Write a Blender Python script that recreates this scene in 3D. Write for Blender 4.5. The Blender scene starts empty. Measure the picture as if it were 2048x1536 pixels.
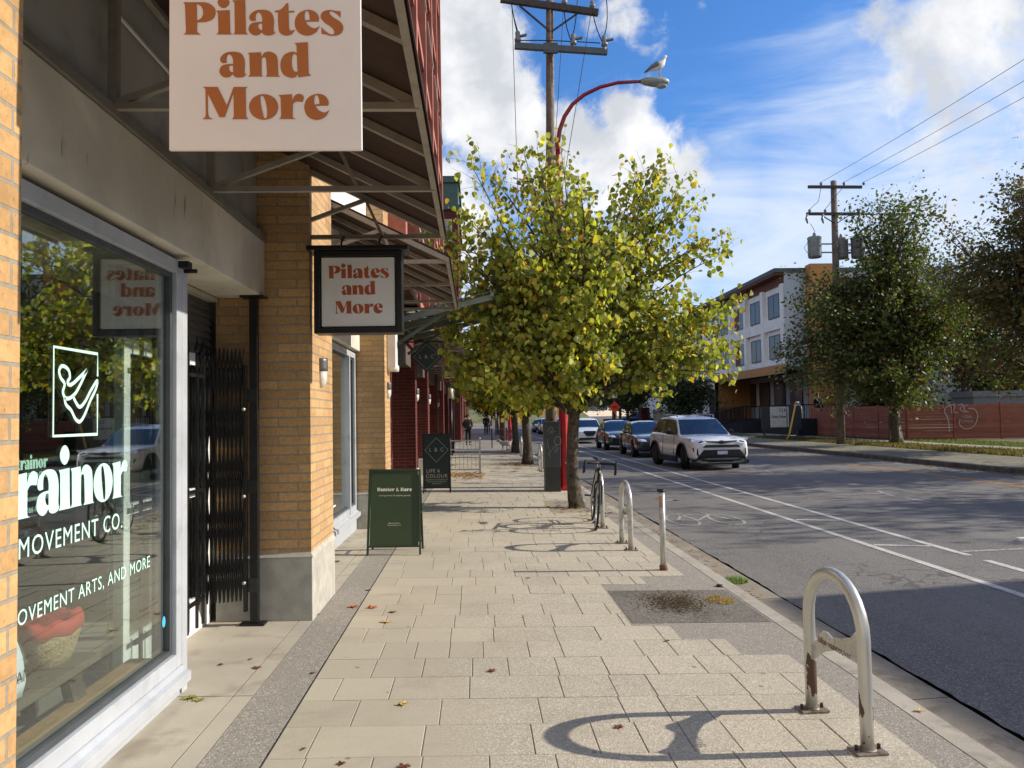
import bpy, bmesh, math, random
import numpy as np
from mathutils import Vector, Matrix, noise
from mathutils.geometry import tessellate_polygon
R = math.radians
random.seed(7); rng = np.random.default_rng(11)
scene = bpy.context.scene
col = scene.collection

# ------------------------------------------------------------------ camera
cam_d = bpy.data.cameras.new("camera"); cam = bpy.data.objects.new("camera", cam_d); col.objects.link(cam)
YAW, PITCH, ROLL = R(2.680), R(2.445), R(1.0)
f_ = Vector((math.sin(YAW)*math.cos(PITCH), math.cos(YAW)*math.cos(PITCH), math.sin(PITCH)))
r_ = Vector((math.cos(YAW), -math.sin(YAW), 0)); u_ = r_.cross(f_)
r2 = r_*math.cos(ROLL) - u_*math.sin(ROLL); u2 = u_*math.cos(ROLL) + r_*math.sin(ROLL)
cam.matrix_world = Matrix(((r2.x, u2.x, -f_.x, 0), (r2.y, u2.y, -f_.y, 0), (r2.z, u2.z, -f_.z, 1.53), (0, 0, 0, 1)))
cam_d.sensor_width = 36; cam_d.lens = 1540/2048*36; cam_d.clip_start = .05; cam_d.clip_end = 5000
scene.camera = cam

# ------------------------------------------------------------------ sun, sky, exposure
SUN_EL, SUN_AZ = R(27.7), R(1.5)          # azimuth measured from +X towards +Y
sd = Vector((math.cos(SUN_EL)*math.cos(SUN_AZ), math.cos(SUN_EL)*math.sin(SUN_AZ), math.sin(SUN_EL)))
sun_d = bpy.data.lights.new("sun", 'SUN'); sun = bpy.data.objects.new("sun", sun_d); col.objects.link(sun)
sun_d.energy = 4.9; sun_d.angle = R(.5); sun_d.color = (1, .92, .80)
sun.rotation_euler = sd.to_track_quat('Z', 'Y').to_euler()
vs = scene.view_settings; vs.view_transform = 'Standard'; vs.look = 'None'; vs.exposure = .27; vs.gamma = 1; vs.use_curve_mapping = False
scene.cycles.use_denoising = True
scene.cycles.transparent_max_bounces = 24; scene.cycles.max_bounces = 7

w = bpy.data.worlds.new("World"); scene.world = w; w.use_nodes = True
nt = w.node_tree; N = nt.nodes; L = nt.links; N.clear()
def wn(t, **k):
    n = N.new(t)
    for a, b in k.items(): setattr(n, a, b)
    return n
def wm(op, a, b=None, c=None, clamp=False):
    n = wn('ShaderNodeMath', operation=op); n.use_clamp = clamp
    for i, s in enumerate((a, b, c)):
        if s is None: continue
        if isinstance(s, (int, float)): n.inputs[i].default_value = s
        else: L.new(s, n.inputs[i])
    return n.outputs[0]
def wmix(fac, a, b):
    n = wn('ShaderNodeMix', data_type='RGBA')
    for i, s in ((0, fac), (6, a), (7, b)):
        if isinstance(s, (int, float)): n.inputs[i].default_value = s
        elif isinstance(s, tuple): n.inputs[i].default_value = (*s, 1)
        else: L.new(s, n.inputs[i])
    return n.outputs[2]
sky = wn('ShaderNodeTexSky', sky_type='NISHITA'); sky.sun_disc = False; sky.sun_elevation = SUN_EL
sky.sun_rotation = R(90)-SUN_AZ; sky.air_density = 1.0; sky.dust_density = .3; sky.ozone_density = 4.0
tc = wn('ShaderNodeTexCoord'); D = tc.outputs['Generated']
sep = wn('ShaderNodeSeparateXYZ'); L.new(D, sep.inputs[0]); Zc = sep.outputs[2]
def noise_w(scale, detail, vec, rough=.55, dist=0.):
    n = wn('ShaderNodeTexNoise'); n.inputs['Scale'].default_value = scale; n.inputs['Detail'].default_value = detail
    n.inputs['Roughness'].default_value = rough; n.inputs['Distortion'].default_value = dist; L.new(vec, n.inputs['Vector']); return n.outputs['Fac']
# deep blue overhead: the sky's own colour, pushed a little more saturated
hs = wn('ShaderNodeHueSaturation'); hs.inputs['Saturation'].default_value = 1.24; hs.inputs['Value'].default_value = 1.0; L.new(sky.outputs[0], hs.inputs['Color'])
skm = wn('ShaderNodeMix', data_type='RGBA', blend_type='MULTIPLY'); skm.inputs[0].default_value = 1; L.new(hs.outputs[0], skm.inputs[6]); skm.inputs[7].default_value = (1.2, 1.0, 1.08, 1); skyc = skm.outputs[2]
# cumulus banks: soft caps round fixed directions, broken up by fractal noise
def cap(d, r):
    vd = wn('ShaderNodeVectorMath', operation='DISTANCE'); L.new(D, vd.inputs[0]); vd.inputs[1].default_value = d
    mr = wn('ShaderNodeMapRange'); mr.interpolation_type = 'SMOOTHSTEP'
    mr.inputs['From Min'].default_value = r; mr.inputs['From Max'].default_value = 0; L.new(vd.outputs['Value'], mr.inputs['Value']); return mr.outputs[0]
def sumcaps(lst):
    o = None
    for d, r, wgt in lst:
        c = wm('MULTIPLY', cap(d, r), wgt); o = c if o is None else wm('MAXIMUM', o, c)
    return o
CUM = [((-0.001, 0.904, 0.427), 0.17, 0.8), ((0.034, 0.933, 0.359), 0.19, 0.85), ((0.109, 0.938, 0.33), 0.16, 0.8), ((0.193, 0.924, 0.331), 0.15, 0.78), ((0.236, 0.923, 0.305), 0.1, 0.7), ((0.174, 0.868, 0.464), 0.13, 0.5), ((-0.029, 0.965, 0.262), 0.18, 0.8), ((0.524, 0.763, 0.378), 0.24, 0.55), ((0.446, 0.793, 0.415), 0.14, 0.42), ((0.4, 0.824, 0.402), 0.13, 0.36), ((0.574, 0.771, 0.276), 0.13, 0.5), ((0.527, 0.821, 0.22), 0.1, 0.5), ((0.316, 0.881, 0.351), 0.06, 0.3), ((-0.149, 0.933, 0.328), 0.2, 0.8), ((-0.3, -0.9, 0.4), 1.0, 0.9), ((0.6, -0.65, 0.45), 0.8, 0.9), ((0, -0.2, 1.0), 0.7, 0.65), ((-0.9, 0.1, 0.4), 0.7, 0.8), ((-0.5, 0.5, 0.7), 0.45, 0.7)]  # last caps are unseen clouds, added behind, overhead and left as fill light
VEIL = [((0.523, 0.81, 0.267), 0.33, 1.0), ((0.414, 0.879, 0.237), 0.22, 0.95), ((0.307, 0.919, 0.248), 0.2, 0.8), ((0.393, 0.909, 0.135), 0.3, 0.9), ((0.222, 0.955, 0.195), 0.25, 0.8), ((0.629, 0.734, 0.257), 0.35, 0.9), ((0.032, 0.996, 0.087), 0.35, 0.7)]
big = sumcaps(CUM)
n1 = noise_w(7.0, 9, D, .58, .3); n2 = noise_w(26, 7, D, .6, .5)
den = wm('ADD', wm('MULTIPLY', big, 1.0), wm('MULTIPLY', wm('SUBTRACT', wm('ADD', wm('MULTIPLY', n1, .75), wm('MULTIPLY', n2, .25)), .5), 2.1))
cum = wn('ShaderNodeMapRange'); cum.interpolation_type = 'SMOOTHSTEP'; cum.inputs['From Min'].default_value = .34; cum.inputs['From Max'].default_value = .64; L.new(den, cum.inputs['Value'])
# thin streaks that spread over the right and low part
mp = wn('ShaderNodeMapping'); mp.inputs['Rotation'].default_value = (0, R(-24), R(8)); mp.inputs['Scale'].default_value = (3.2, 3.2, 13); L.new(D, mp.inputs[0])
n3 = noise_w(1.1, 8, mp.outputs[0], .62, .7)
veil = sumcaps(VEIL)
vd_ = wm('ADD', wm('MULTIPLY', veil, .9), wm('MULTIPLY', wm('SUBTRACT', n3, .5), 1.6))
vr = wn('ShaderNodeMapRange'); vr.interpolation_type = 'SMOOTHSTEP'; vr.inputs['From Min'].default_value = .1; vr.inputs['From Max'].default_value = 1.0; vr.inputs['To Max'].default_value = .9; L.new(vd_, vr.inputs['Value'])
shade = wn('ShaderNodeMapRange'); shade.inputs['From Min'].default_value = .38; shade.inputs['From Max'].default_value = .62
L.new(noise_w(11, 6, D, .55, .2), shade.inputs['Value'])
ccol = wmix(shade.outputs[0], (3.7, 3.85, 4.15), (5.6, 5.65, 5.75))
c1 = wmix(vr.outputs[0], skyc, (4.4, 4.9, 5.6))
c2 = wmix(cum.outputs[0], c1, ccol)
bg = wn('ShaderNodeBackground'); bg.inputs[1].default_value = .15; L.new(c2, bg.inputs[0])
wo = wn('ShaderNodeOutputWorld'); L.new(bg.outputs[0], wo.inputs[0])

# ------------------------------------------------------------------ materials
def lin(h):
    h = h.lstrip('#'); c = [int(h[i:i+2], 16)/255 for i in (0, 2, 4)]
    return tuple(x/12.92 if x <= .04045 else ((x+.055)/1.055)**2.4 for x in c)
MATS = {}
class NT:
    def __init__(s, m): m.use_nodes = True; s.t = m.node_tree; s.n = s.t.nodes; s.l = s.t.links; s.n.clear(); s.geo = None
    def new(s, t, **k):
        n = s.n.new(t)
        for a, b in k.items(): setattr(n, a, b)
        return n
    def put(s, sock, v):
        if v is None: return
        if isinstance(v, (int, float)): sock.default_value = v
        elif isinstance(v, tuple): sock.default_value = (*v, 1) if len(v) == 3 and len(sock.default_value) == 4 else v
        else: s.l.new(v, sock)
    def math(s, op, a, b=None, clamp=False):
        n = s.new('ShaderNodeMath', operation=op); n.use_clamp = clamp; s.put(n.inputs[0], a); s.put(n.inputs[1], b); return n.outputs[0]
    def mix(s, f, a, b, blend='MIX'):
        n = s.new('ShaderNodeMix', data_type='RGBA', blend_type=blend); s.put(n.inputs[0], f); s.put(n.inputs[6], a); s.put(n.inputs[7], b); return n.outputs[2]
    def pos(s):
        if not s.geo: s.geo = s.new('ShaderNodeNewGeometry')
        return s.geo.outputs['Position']
    def obj(s):
        return s.new('ShaderNodeTexCoord').outputs['Object']
    def noise(s, scale, detail=4, vec=None, rough=.55, dist=0.):
        n = s.new('ShaderNodeTexNoise'); n.inputs['Scale'].default_value = scale; n.inputs['Detail'].default_value = detail
        n.inputs['Roughness'].default_value = rough; n.inputs['Distortion'].default_value = dist
        s.put(n.inputs['Vector'], vec if vec is not None else s.pos()); return n.outputs['Fac']
    def ramp(s, v, a, b, lo=0., hi=1.):
        n = s.new('ShaderNodeMapRange'); n.interpolation_type = 'SMOOTHSTEP'; s.put(n.inputs[0], v)
        for i, x in enumerate((a, b, lo, hi)): n.inputs[i+1].default_value = x
        return n.outputs[0]
    def vecscale(s, sc, vec=None):
        n = s.new('ShaderNodeMapping'); n.inputs['Scale'].default_value = sc; s.put(n.inputs[0], vec if vec is not None else s.pos()); return n.outputs[0]
    def bump(s, h, strength=.3, dist=.01):
        n = s.new('ShaderNodeBump'); s.put(n.inputs['Strength'], strength); n.inputs['Distance'].default_value = dist; s.put(n.inputs['Height'], h); return n.outputs[0]
    def prin(s, c, rough=.7, metal=0., bump=None, spec=None, coat=None, emit=None, es=1.):
        p = s.new('ShaderNodeBsdfPrincipled'); s.put(p.inputs['Base Color'], c); s.put(p.inputs['Roughness'], rough); s.put(p.inputs['Metallic'], metal)
        if bump is not None: s.put(p.inputs['Normal'], bump)
        if spec is not None: s.put(p.inputs['Specular IOR Level'], spec)
        if coat: p.inputs['Coat Weight'].default_value = coat; p.inputs['Coat Roughness'].default_value = .04
        if emit: s.put(p.inputs['Emission Color'], emit); p.inputs['Emission Strength'].default_value = es
        return p.outputs[0]
    def out(s, sh): o = s.new('ShaderNodeOutputMaterial'); s.l.new(sh, o.inputs[0])
def M(name, c, rough=.6, metal=0., var=.12, vs=6., fine=.0, fs=120., bump=0., bs=60., spec=None, coat=None, dirt=None, dirtamt=.5, ds=3., objc=False):
    if name in MATS: return MATS[name]
    m = bpy.data.materials.new(name); t = NT(m); c = lin(c) if isinstance(c, str) else c
    v = t.obj() if objc else t.pos()
    a = t.noise(vs, 5, v); k = t.ramp(a, .3, .7, 1-var, 1+var)
    if fine: k = t.math('MULTIPLY', k, t.ramp(t.noise(fs, 2, v), .3, .7, 1-fine, 1+fine))
    n = t.new('ShaderNodeVectorMath', operation='SCALE'); n.inputs[0].default_value = c; t.put(n.inputs['Scale'], k)
    cc = n.outputs[0]
    if dirt: cc = t.mix(t.math('MULTIPLY', t.ramp(t.noise(ds, 6, v, .65, .4), .5, .68), dirtamt), cc, lin(dirt))
    b = t.bump(t.noise(bs, 4, v), bump, .01) if bump else None
    rr = t.ramp(t.noise(vs*1.7, 3, v), .3, .7, max(0, rough-.08), min(1, rough+.08))
    t.out(t.prin(cc, rr, metal, b, spec, coat)); MATS[name] = m; return m
def brick_mat(name, c1, c2, mortar, W=.295, H=.0707, ms=.006, speck=.5):
    m = bpy.data.materials.new(name); t = NT(m)
    s = t.new('ShaderNodeSeparateXYZ'); t.put(s.inputs[0], t.pos())
    cx = t.new('ShaderNodeCombineXYZ'); t.put(cx.inputs[0], t.math('ADD', s.outputs[0], s.outputs[1])); t.put(cx.inputs[1], s.outputs[2])
    b = t.new('ShaderNodeTexBrick'); t.put(b.inputs['Vector'], cx.outputs[0]); b.offset = .5; b.squash = 1
    for k, v in (('Scale', 1.), ('Mortar Size', ms), ('Mortar Smooth', .15), ('Bias', 0.), ('Brick Width', W), ('Row Height', H)): b.inputs[k].default_value = v
    t.put(b.inputs['Color1'], lin(c1)); t.put(b.inputs['Color2'], lin(c2)); t.put(b.inputs['Mortar'], lin(mortar))
    cc = t.mix(t.ramp(t.noise(3, 5), .35, .7, 0, .25), b.outputs['Color'], (.9, .9, .9), 'MULTIPLY')
    # small iron spots in the brick
    sp = t.math('MULTIPLY', t.ramp(t.noise(95, 2, t.vecscale((1, 1, .6)), .5), .66, .74), t.math('MULTIPLY', t.math('SUBTRACT', 1., b.outputs['Fac']), speck))
    cc = t.mix(sp, cc, lin('#5a2e18'))
    cc = t.mix(t.math('MULTIPLY', t.ramp(t.noise(1.6, 6, t.vecscale((1, 1, .5)), .65, .5), .5, .75), .35), cc, lin('#8a7048'), 'MULTIPLY'); cc = t.mix(t.ramp(t.noise(40, 4), .3, .75, 0, .25), cc, lin('#6b5a45'), 'MULTIPLY')
    h = t.math('ADD', t.math('MULTIPLY', t.math('SUBTRACT', 1., b.outputs['Fac']), 1.), t.math('MULTIPLY', t.noise(60, 4), .25))
    t.out(t.prin(cc, .85, 0., t.bump(h, .8, .008), .3)); MATS[name] = m; return m
def speckle(name, base, stones, scale, base2=None, bump=.5, dark=None):
    m = bpy.data.materials.new(name); t = NT(m)
    v = t.new('ShaderNodeTexVoronoi'); v.inputs['Scale'].default_value = scale; t.put(v.inputs['Vector'], t.pos())
    cr = t.new('ShaderNodeValToRGB'); el = cr.color_ramp.elements
    el[0].position = 0; el[0].color = (*lin(stones[0]), 1); el[1].position = 1; el[1].color = (*lin(stones[-1]), 1)
    for i, s in enumerate(stones[1:-1]): e = el.new((i+1)/(len(stones)-1)); e.color = (*lin(s), 1)
    sp = t.new('ShaderNodeSeparateColor'); t.put(sp.inputs[0], v.outputs['Color']); t.put(cr.inputs[0], sp.outputs[0])
    k = t.ramp(v.outputs['Distance'], .35, .6)
    cc = t.mix(k, cr.outputs[0], lin(base))
    cc = t.mix(t.ramp(t.noise(1.3, 6, None, .6, .5), .42, .7, 0, .5), cc, lin(dark or base), 'MULTIPLY' if dark else 'MIX')
    t.out(t.prin(cc, .9, 0., t.bump(t.math('SUBTRACT', 1., v.outputs['Distance']), bump, .004), .3)); MATS[name] = m; return m

BRICK_Y = brick_mat('yellow_brick', '#d1a772', '#b99363', '#9a9282')
BRICK_R = brick_mat('red_brick', '#6e2b22', '#5c221c', '#6d5a52', speck=.1)
CONC = M('concrete_grey', '#9c978c', .85, var=.1, vs=2.5, fine=.05, bump=.15, dirt='#5e5a50', dirtamt=.45, ds=2.2)
BASE = M('plinth_concrete', '#aca89c', .9, var=.12, vs=9, bump=.4, bs=30, dirt='#8a877e', dirtamt=.4, ds=5)
BEAMC = None
AGG = speckle('exposed_aggregate', '#8b857a', ['#5d564c', '#a69e90', '#8c8375', '#c9c2b4', '#746c60'], 110)
AGG2 = speckle('aggregate_patch', '#6d685f', ['#3c3833', '#8a8377', '#5f5950', '#a39c8f'], 80, dark='#9a948a')
ASPH = None
PAINTW = M('white_paint', '#e6e6e2', .5, var=.04)
ALU = M('aluminium', '#aeb1b2', .38, metal=.7, var=.05, vs=3)
ALUW = M('painted_aluminium', '#b9bdc1', .45, metal=.2, var=.05, vs=4, dirt='#8d9095', dirtamt=.35, ds=6)
BLACK = M('black_paint', '#0b0b0c', .45, var=.2)
DARKF = M('dark_frame', '#1b1815', .5, var=.15)
RUBBER = M('rubber', '#141414', .85)
GALV = None
WOODP = M('weathered_pole_wood', '#73675a', .9, var=.25, vs=4, fine=.2, fs=60, bump=.6, bs=30, dirt='#3d352c', dirtamt=.6, ds=5)
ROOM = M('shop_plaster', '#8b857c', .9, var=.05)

def special():
    global ASPH, GALV, BEAMC
    # asphalt with fine stone, oil darkening and polished wheel tracks
    m = bpy.data.materials.new('asphalt'); t = NT(m)
    v = t.new('ShaderNodeTexVoronoi'); v.inputs['Scale'].default_value = 130; t.put(v.inputs['Vector'], t.pos())
    sp = t.new('ShaderNodeSeparateColor'); t.put(sp.inputs[0], v.outputs['Color'])
    c = t.mix(t.ramp(sp.outputs[0], .55, 1.), lin('#605d59'), lin('#938e86'))
    c = t.mix(t.ramp(t.noise(.35, 6, t.vecscale((2.2, .35, 1)), .6, .3), .35, .7, 0, .45), c, lin('#88847d'))
    c = t.mix(t.ramp(t.noise(1.7, 6, None, .65, .6), .55, .75, 0, .4), c, lin('#45423f'))
    vc = t.new('ShaderNodeTexVoronoi', feature='DISTANCE_TO_EDGE'); vc.inputs['Scale'].default_value = .45; nz = t.new('ShaderNodeTexNoise'); nz.inputs['Scale'].default_value = 2.2; t.put(nz.inputs['Vector'], t.pos()); va = t.new('ShaderNodeVectorMath', operation='ADD'); t.put(va.inputs[0], t.pos()); t.put(va.inputs[1], nz.outputs['Color']); t.put(vc.inputs['Vector'], va.outputs[0])
    ck = t.math('MULTIPLY', t.ramp(vc.outputs['Distance'], .012, .004), t.ramp(t.noise(.3, 2), .5, .6)); c = t.mix(t.math('MULTIPLY', ck, .5), c, lin('#2d2a28'))
    t.out(t.prin(c, .88, 0., t.bump(t.math('ADD', v.outputs['Distance'], t.noise(70, 3)), .6, .004), .35)); MATS['asphalt'] = ASPH = m
    # galvanised steel, paint worn off in brown patches near the foot
    m = bpy.data.materials.new('worn_galvanised_steel'); t = NT(m)
    s = t.new('ShaderNodeSeparateXYZ'); t.put(s.inputs[0], t.pos())
    n = t.noise(9, 5, t.vecscale((1, 1, .45)), .6, .3)
    low = t.math('SUBTRACT', t.ramp(s.outputs[2], .20, .44, .13, -.18), t.ramp(s.outputs[2], .0, .1, .16, .0))
    chip = t.ramp(t.math('ADD', n, low), .605, .62)
    n2 = t.noise(45, 3, None, .5); chip2 = t.ramp(t.math('ADD', n2, t.ramp(s.outputs[2], 0, .55, .02, -.06)), .715, .73)
    ch = t.math('MAXIMUM', chip, chip2)
    c = t.mix(ch, t.mix(t.noise(5, 4), lin('#b4b4ad'), lin('#d2d2cb')), lin('#54402f'))
    t.out(t.prin(c, t.math('ADD', t.math('MULTIPLY', ch, .4), .34), t.math('MULTIPLY', t.math('SUBTRACT', 1., ch), .55), t.bump(ch, -.4, .003))); MATS['galv'] = GALV = m
    global GALVC; GALVC = M('clean_galvanised_steel', '#bdbdb6', .36, metal=.5, var=.08, vs=12, dirt='#6a6258', dirtamt=.5, ds=22)
    # cast concrete beam with a few rust runs
    m = bpy.data.materials.new('cast_beam_concrete'); t = NT(m)
    c = t.mix(t.ramp(t.noise(1.6, 6, None, .6, .4), .35, .7), lin('#e0dac9'), lin('#c4beae'))
    st = t.ramp(t.noise(6, 5, t.vecscale((1, 2.4, .35)), .6, .2), .63, .68, 0, .6)
    c = t.mix(st, c, lin('#4d493f'))
    t.out(t.prin(c, .85, 0., t.bump(t.noise(50, 4), .15, .004), .3)); MATS['beam'] = BEAMC = m
special()
def glass_mat(name, tint, refl=1., rough=0., body=None, opacity=.0):
    """window pane: mirror share by Fresnel, the rest see-through (or a dark body)"""
    m = bpy.data.materials.new(name); t = NT(m)
    g = t.new('ShaderNodeBsdfGlossy'); g.inputs['Roughness'].default_value = rough; g.inputs['Color'].default_value = (.92, .96, .95, 1)
    if body: b = t.prin(lin(body), .4)
    else:
        tr = t.new('ShaderNodeBsdfTransparent'); tr.inputs[0].default_value = (*tint, 1); b = tr.outputs[0]
    lw0 = t.new('ShaderNodeLayerWeight'); lw0.inputs[0].default_value = .5
    k = t.math('MINIMUM', t.math('MULTIPLY', t.math('ADD', t.math('MULTIPLY', t.math('POWER', lw0.outputs['Facing'], 3.5), 1.4), .07), refl), 1.)
    mx = t.new('ShaderNodeMixShader'); t.put(mx.inputs[0], k); t.l.new(b, mx.inputs[1]); t.l.new(g.outputs[0], mx.inputs[2]); t.out(mx.outputs[0])
    MATS[name] = m; return m
GLASS = glass_mat('shop_glass', (.9, .95, .93), .92)
GLASSD = glass_mat('dark_glass', (0, 0, 0), 1.4, body='#0a0e12')
CARGLASS = glass_mat('car_glass', (0, 0, 0), .65, body='#06090c')
def leaf_mat(name, transl=.45):
    m = bpy.data.materials.new(name); t = NT(m)
    a = t.new('ShaderNodeAttribute'); a.attribute_name = 'lc'
    p = t.prin(a.outputs['Color'], .5, 0., None, .35)
    tr = t.new('ShaderNodeBsdfTranslucent'); t.put(tr.inputs[0], t.mix(1., a.outputs['Color'], (1.7, 1.7, .6), 'MULTIPLY'))
    mx = t.new('ShaderNodeMixShader'); mx.inputs[0].default_value = transl; t.l.new(p, mx.inputs[1]); t.l.new(tr.outputs[0], mx.inputs[2]); t.out(mx.outputs[0]); MATS[name] = m; return m
LEAF = leaf_mat('leaf', .45); LEAFD = leaf_mat('leaf_dark', .3)
BARK = M('bark', '#544a3d', .95, var=.45, vs=16, bump=1., bs=26, dirt='#221c17', dirtamt=.9, ds=14)

# ------------------------------------------------------------------ object helpers
ORG = {}
def tag(o, label=None, cat=None, group=None, kind=None):
    if label: o['label'] = label
    if cat: o['category'] = cat
    if group: o['group'] = group
    if kind: o['kind'] = kind
    return o
def thing(name, label, cat, loc=(0, 0, 0), group=None):
    o = bpy.data.objects.new(name, None); o.empty_display_size = .2; col.objects.link(o); o.location = loc
    ORG[o.name] = Vector(loc); return tag(o, label, cat, group)
class MB:
    def __init__(s): s.v = []; s.f = []; s.mi = []; s.sm = []
    def add(s, vs, fs, mi=0, smooth=False):
        o = len(s.v); s.v += [tuple(v) for v in vs]
        for f in fs: s.f.append([i+o for i in f]); s.mi.append(mi); s.sm.append(smooth)
        return s
    def box(s, x0, x1, y0, y1, z0, z1, mi=0):
        if x0 > x1: x0, x1 = x1, x0
        if y0 > y1: y0, y1 = y1, y0
        if z0 > z1: z0, z1 = z1, z0
        return s.add([(x0, y0, z0), (x1, y0, z0), (x1, y1, z0), (x0, y1, z0), (x0, y0, z1), (x1, y0, z1), (x1, y1, z1), (x0, y1, z1)],
              [(0, 3, 2, 1), (4, 5, 6, 7), (0, 1, 5, 4), (1, 2, 6, 5), (2, 3, 7, 6), (3, 0, 4, 7)], mi)
    def bar(s, p0, p1, a, b=None, mi=0, up=(0, 0, 1)):
        b = b or a; p0 = Vector(p0); p1 = Vector(p1); d = (p1-p0).normalized(); u = Vector(up)
        if abs(d.dot(u)) > .99: u = Vector((1, 0, 0))
        x = d.cross(u).normalized()*a/2; y = x.cross(d).normalized()*b/2
        vs = [p+sx*x+sy*y for p in (p0, p1) for sx, sy in ((-1, -1), (1, -1), (1, 1), (-1, 1))]
        return s.add(vs, [(0, 1, 2, 3), (7, 6, 5, 4), (0, 4, 5, 1), (1, 5, 6, 2), (2, 6, 7, 3), (3, 7, 4, 0)], mi)
    def tube(s, pts, r, n=8, mi=0, caps=True, smooth=True, jit=0., flat=None):
        pts = [Vector(p) for p in pts]; rs = r if isinstance(r, (list, tuple)) else [r]*len(pts)
        vs = []; ref = None
        for i, p in enumerate(pts):
            d = (pts[min(i+1, len(pts)-1)]-pts[max(i-1, 0)]).normalized()
            if ref is None: ref = Vector((0, 0, 1)) if abs(d.z) < .9 else Vector((1, 0, 0))
            x = ref-d*ref.dot(d)
            x = x.normalized() if x.length > 1e-5 else d.orthogonal().normalized(); ref = x; y = d.cross(x)
            for k in range(n):
                a = 2*math.pi*k/n; rr = rs[i]*(1+random.uniform(-jit, jit)) if jit else rs[i]
                fx = flat if flat else 1.
                vs.append(p+x*math.cos(a)*rr*fx+y*math.sin(a)*rr)
        fs = [(i*n+k, i*n+(k+1) % n, (i+1)*n+(k+1) % n, (i+1)*n+k) for i in range(len(pts)-1) for k in range(n)]
        if caps: fs += [tuple(reversed(range(n))), tuple(range((len(pts)-1)*n, len(pts)*n))]
        return s.add(vs, fs, mi, smooth)
    def cyl(s, p0, p1, r, n=16, mi=0, smooth=True): return s.tube([p0, p1], r, n, mi, True, smooth)
    def loft(s, rings, mi=0, caps=True, smooth=True, closed=True):
        n = len(rings[0]); vs = [p for r in rings for p in r]; m = n if closed else n-1
        fs = [(i*n+k, i*n+(k+1) % n, (i+1)*n+(k+1) % n, (i+1)*n+k) for i in range(len(rings)-1) for k in range(m)]
        if caps: fs += [tuple(reversed(range(n))), tuple(range((len(rings)-1)*n, len(rings)*n))]
        return s.add(vs, fs, mi, smooth)
    def prism(s, poly, fn, t0, t1, mi=0, holes=()):
        """poly in 2-D extruded; fn(u,v,t)->3-D"""
        loops = [poly]+list(holes); flat = [p for l in loops for p in l]; n = len(flat)
        tris = tessellate_polygon([[Vector((p[0], p[1], 0)) for p in l] for l in loops])
        vs = [fn(p[0], p[1], t0) for p in flat]+[fn(p[0], p[1], t1) for p in flat]
        fs = [tuple(t) for t in tris]+[tuple(i+n for i in reversed(t)) for t in tris]; o = 0
        for l in loops:
            k = len(l); fs += [(o+i, o+(i+1) % k, n+o+(i+1) % k, n+o+i) for i in range(k)]; o += k
        return s.add(vs, fs, mi)
    def quad(s, a, b, c, d, mi=0): return s.add([a, b, c, d], [(0, 1, 2, 3)], mi)
    def ellipsoid(s, c, r, n=12, m=8, mi=0):
        c = Vector(c); rings = []
        for i in range(1, m):
            ph = math.pi*i/m; rings.append([c+Vector((r[0]*math.sin(ph)*math.cos(2*math.pi*k/n), r[1]*math.sin(ph)*math.sin(2*math.pi*k/n), -r[2]*math.cos(ph))) for k in range(n)])
        return s.loft(rings, mi)
    def build(s, name, mats, parent=None, loc=None, bevel=0, seg=2, subsurf=0, normals=True):
        if not isinstance(mats, (list, tuple)): mats = [mats]
        o3 = ORG[parent.name] if parent is not None else Vector(loc or (0, 0, 0))
        me = bpy.data.meshes.new(name); me.from_pydata([(v[0]-o3.x, v[1]-o3.y, v[2]-o3.z) for v in s.v], [], s.f)
        me.polygons.foreach_set('material_index', s.mi); me.polygons.foreach_set('use_smooth', s.sm)
        for m in mats: me.materials.append(m)
        if normals:
            bm = bmesh.new(); bm.from_mesh(me); bmesh.ops.recalc_face_normals(bm, faces=bm.faces); bm.to_mesh(me); bm.free()
        me.update(); o = bpy.data.objects.new(name, me); col.objects.link(o)
        if parent is not None: o.parent = parent
        else: o.location = o3
        ORG[o.name] = o3
        if bevel: b = o.modifiers.new('bevel', 'BEVEL'); b.width = bevel; b.segments = seg; b.limit_method = 'ANGLE'; b.angle_limit = R(40)
        if subsurf: b = o.modifiers.new('sub', 'SUBSURF'); b.levels = b.render_levels = subsurf
        return o
def structure(mb, name, mats, **k):
    o = mb.build(name, mats, loc=(0, 0, 0), **k); o['kind'] = 'structure'; return o
def copy_tree(src, loc, rz=None, label=None, group=None, scale=None):
    def cp(o, par):
        c = o.copy(); col.objects.link(c)
        if par is not None: c.parent = par
        for ch in o.children: cp(ch, c)
        return c
    c = cp(src, None); c.location = loc
    if rz is not None: c.rotation_euler = (0, 0, rz)
    if scale: c.scale = (scale,)*3
    if label: c['label'] = label
    if group: c['group'] = group
    return c
S = .02
def gz(x): return -S*x           # pavement falls towards the kerb
def circ(cx, cy, r, n=24, ry=None, a0=0): return [(cx+r*math.cos(a0+2*math.pi*i/n), cy+(ry or r)*math.sin(a0+2*math.pi*i/n)) for i in range(n)]

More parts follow.
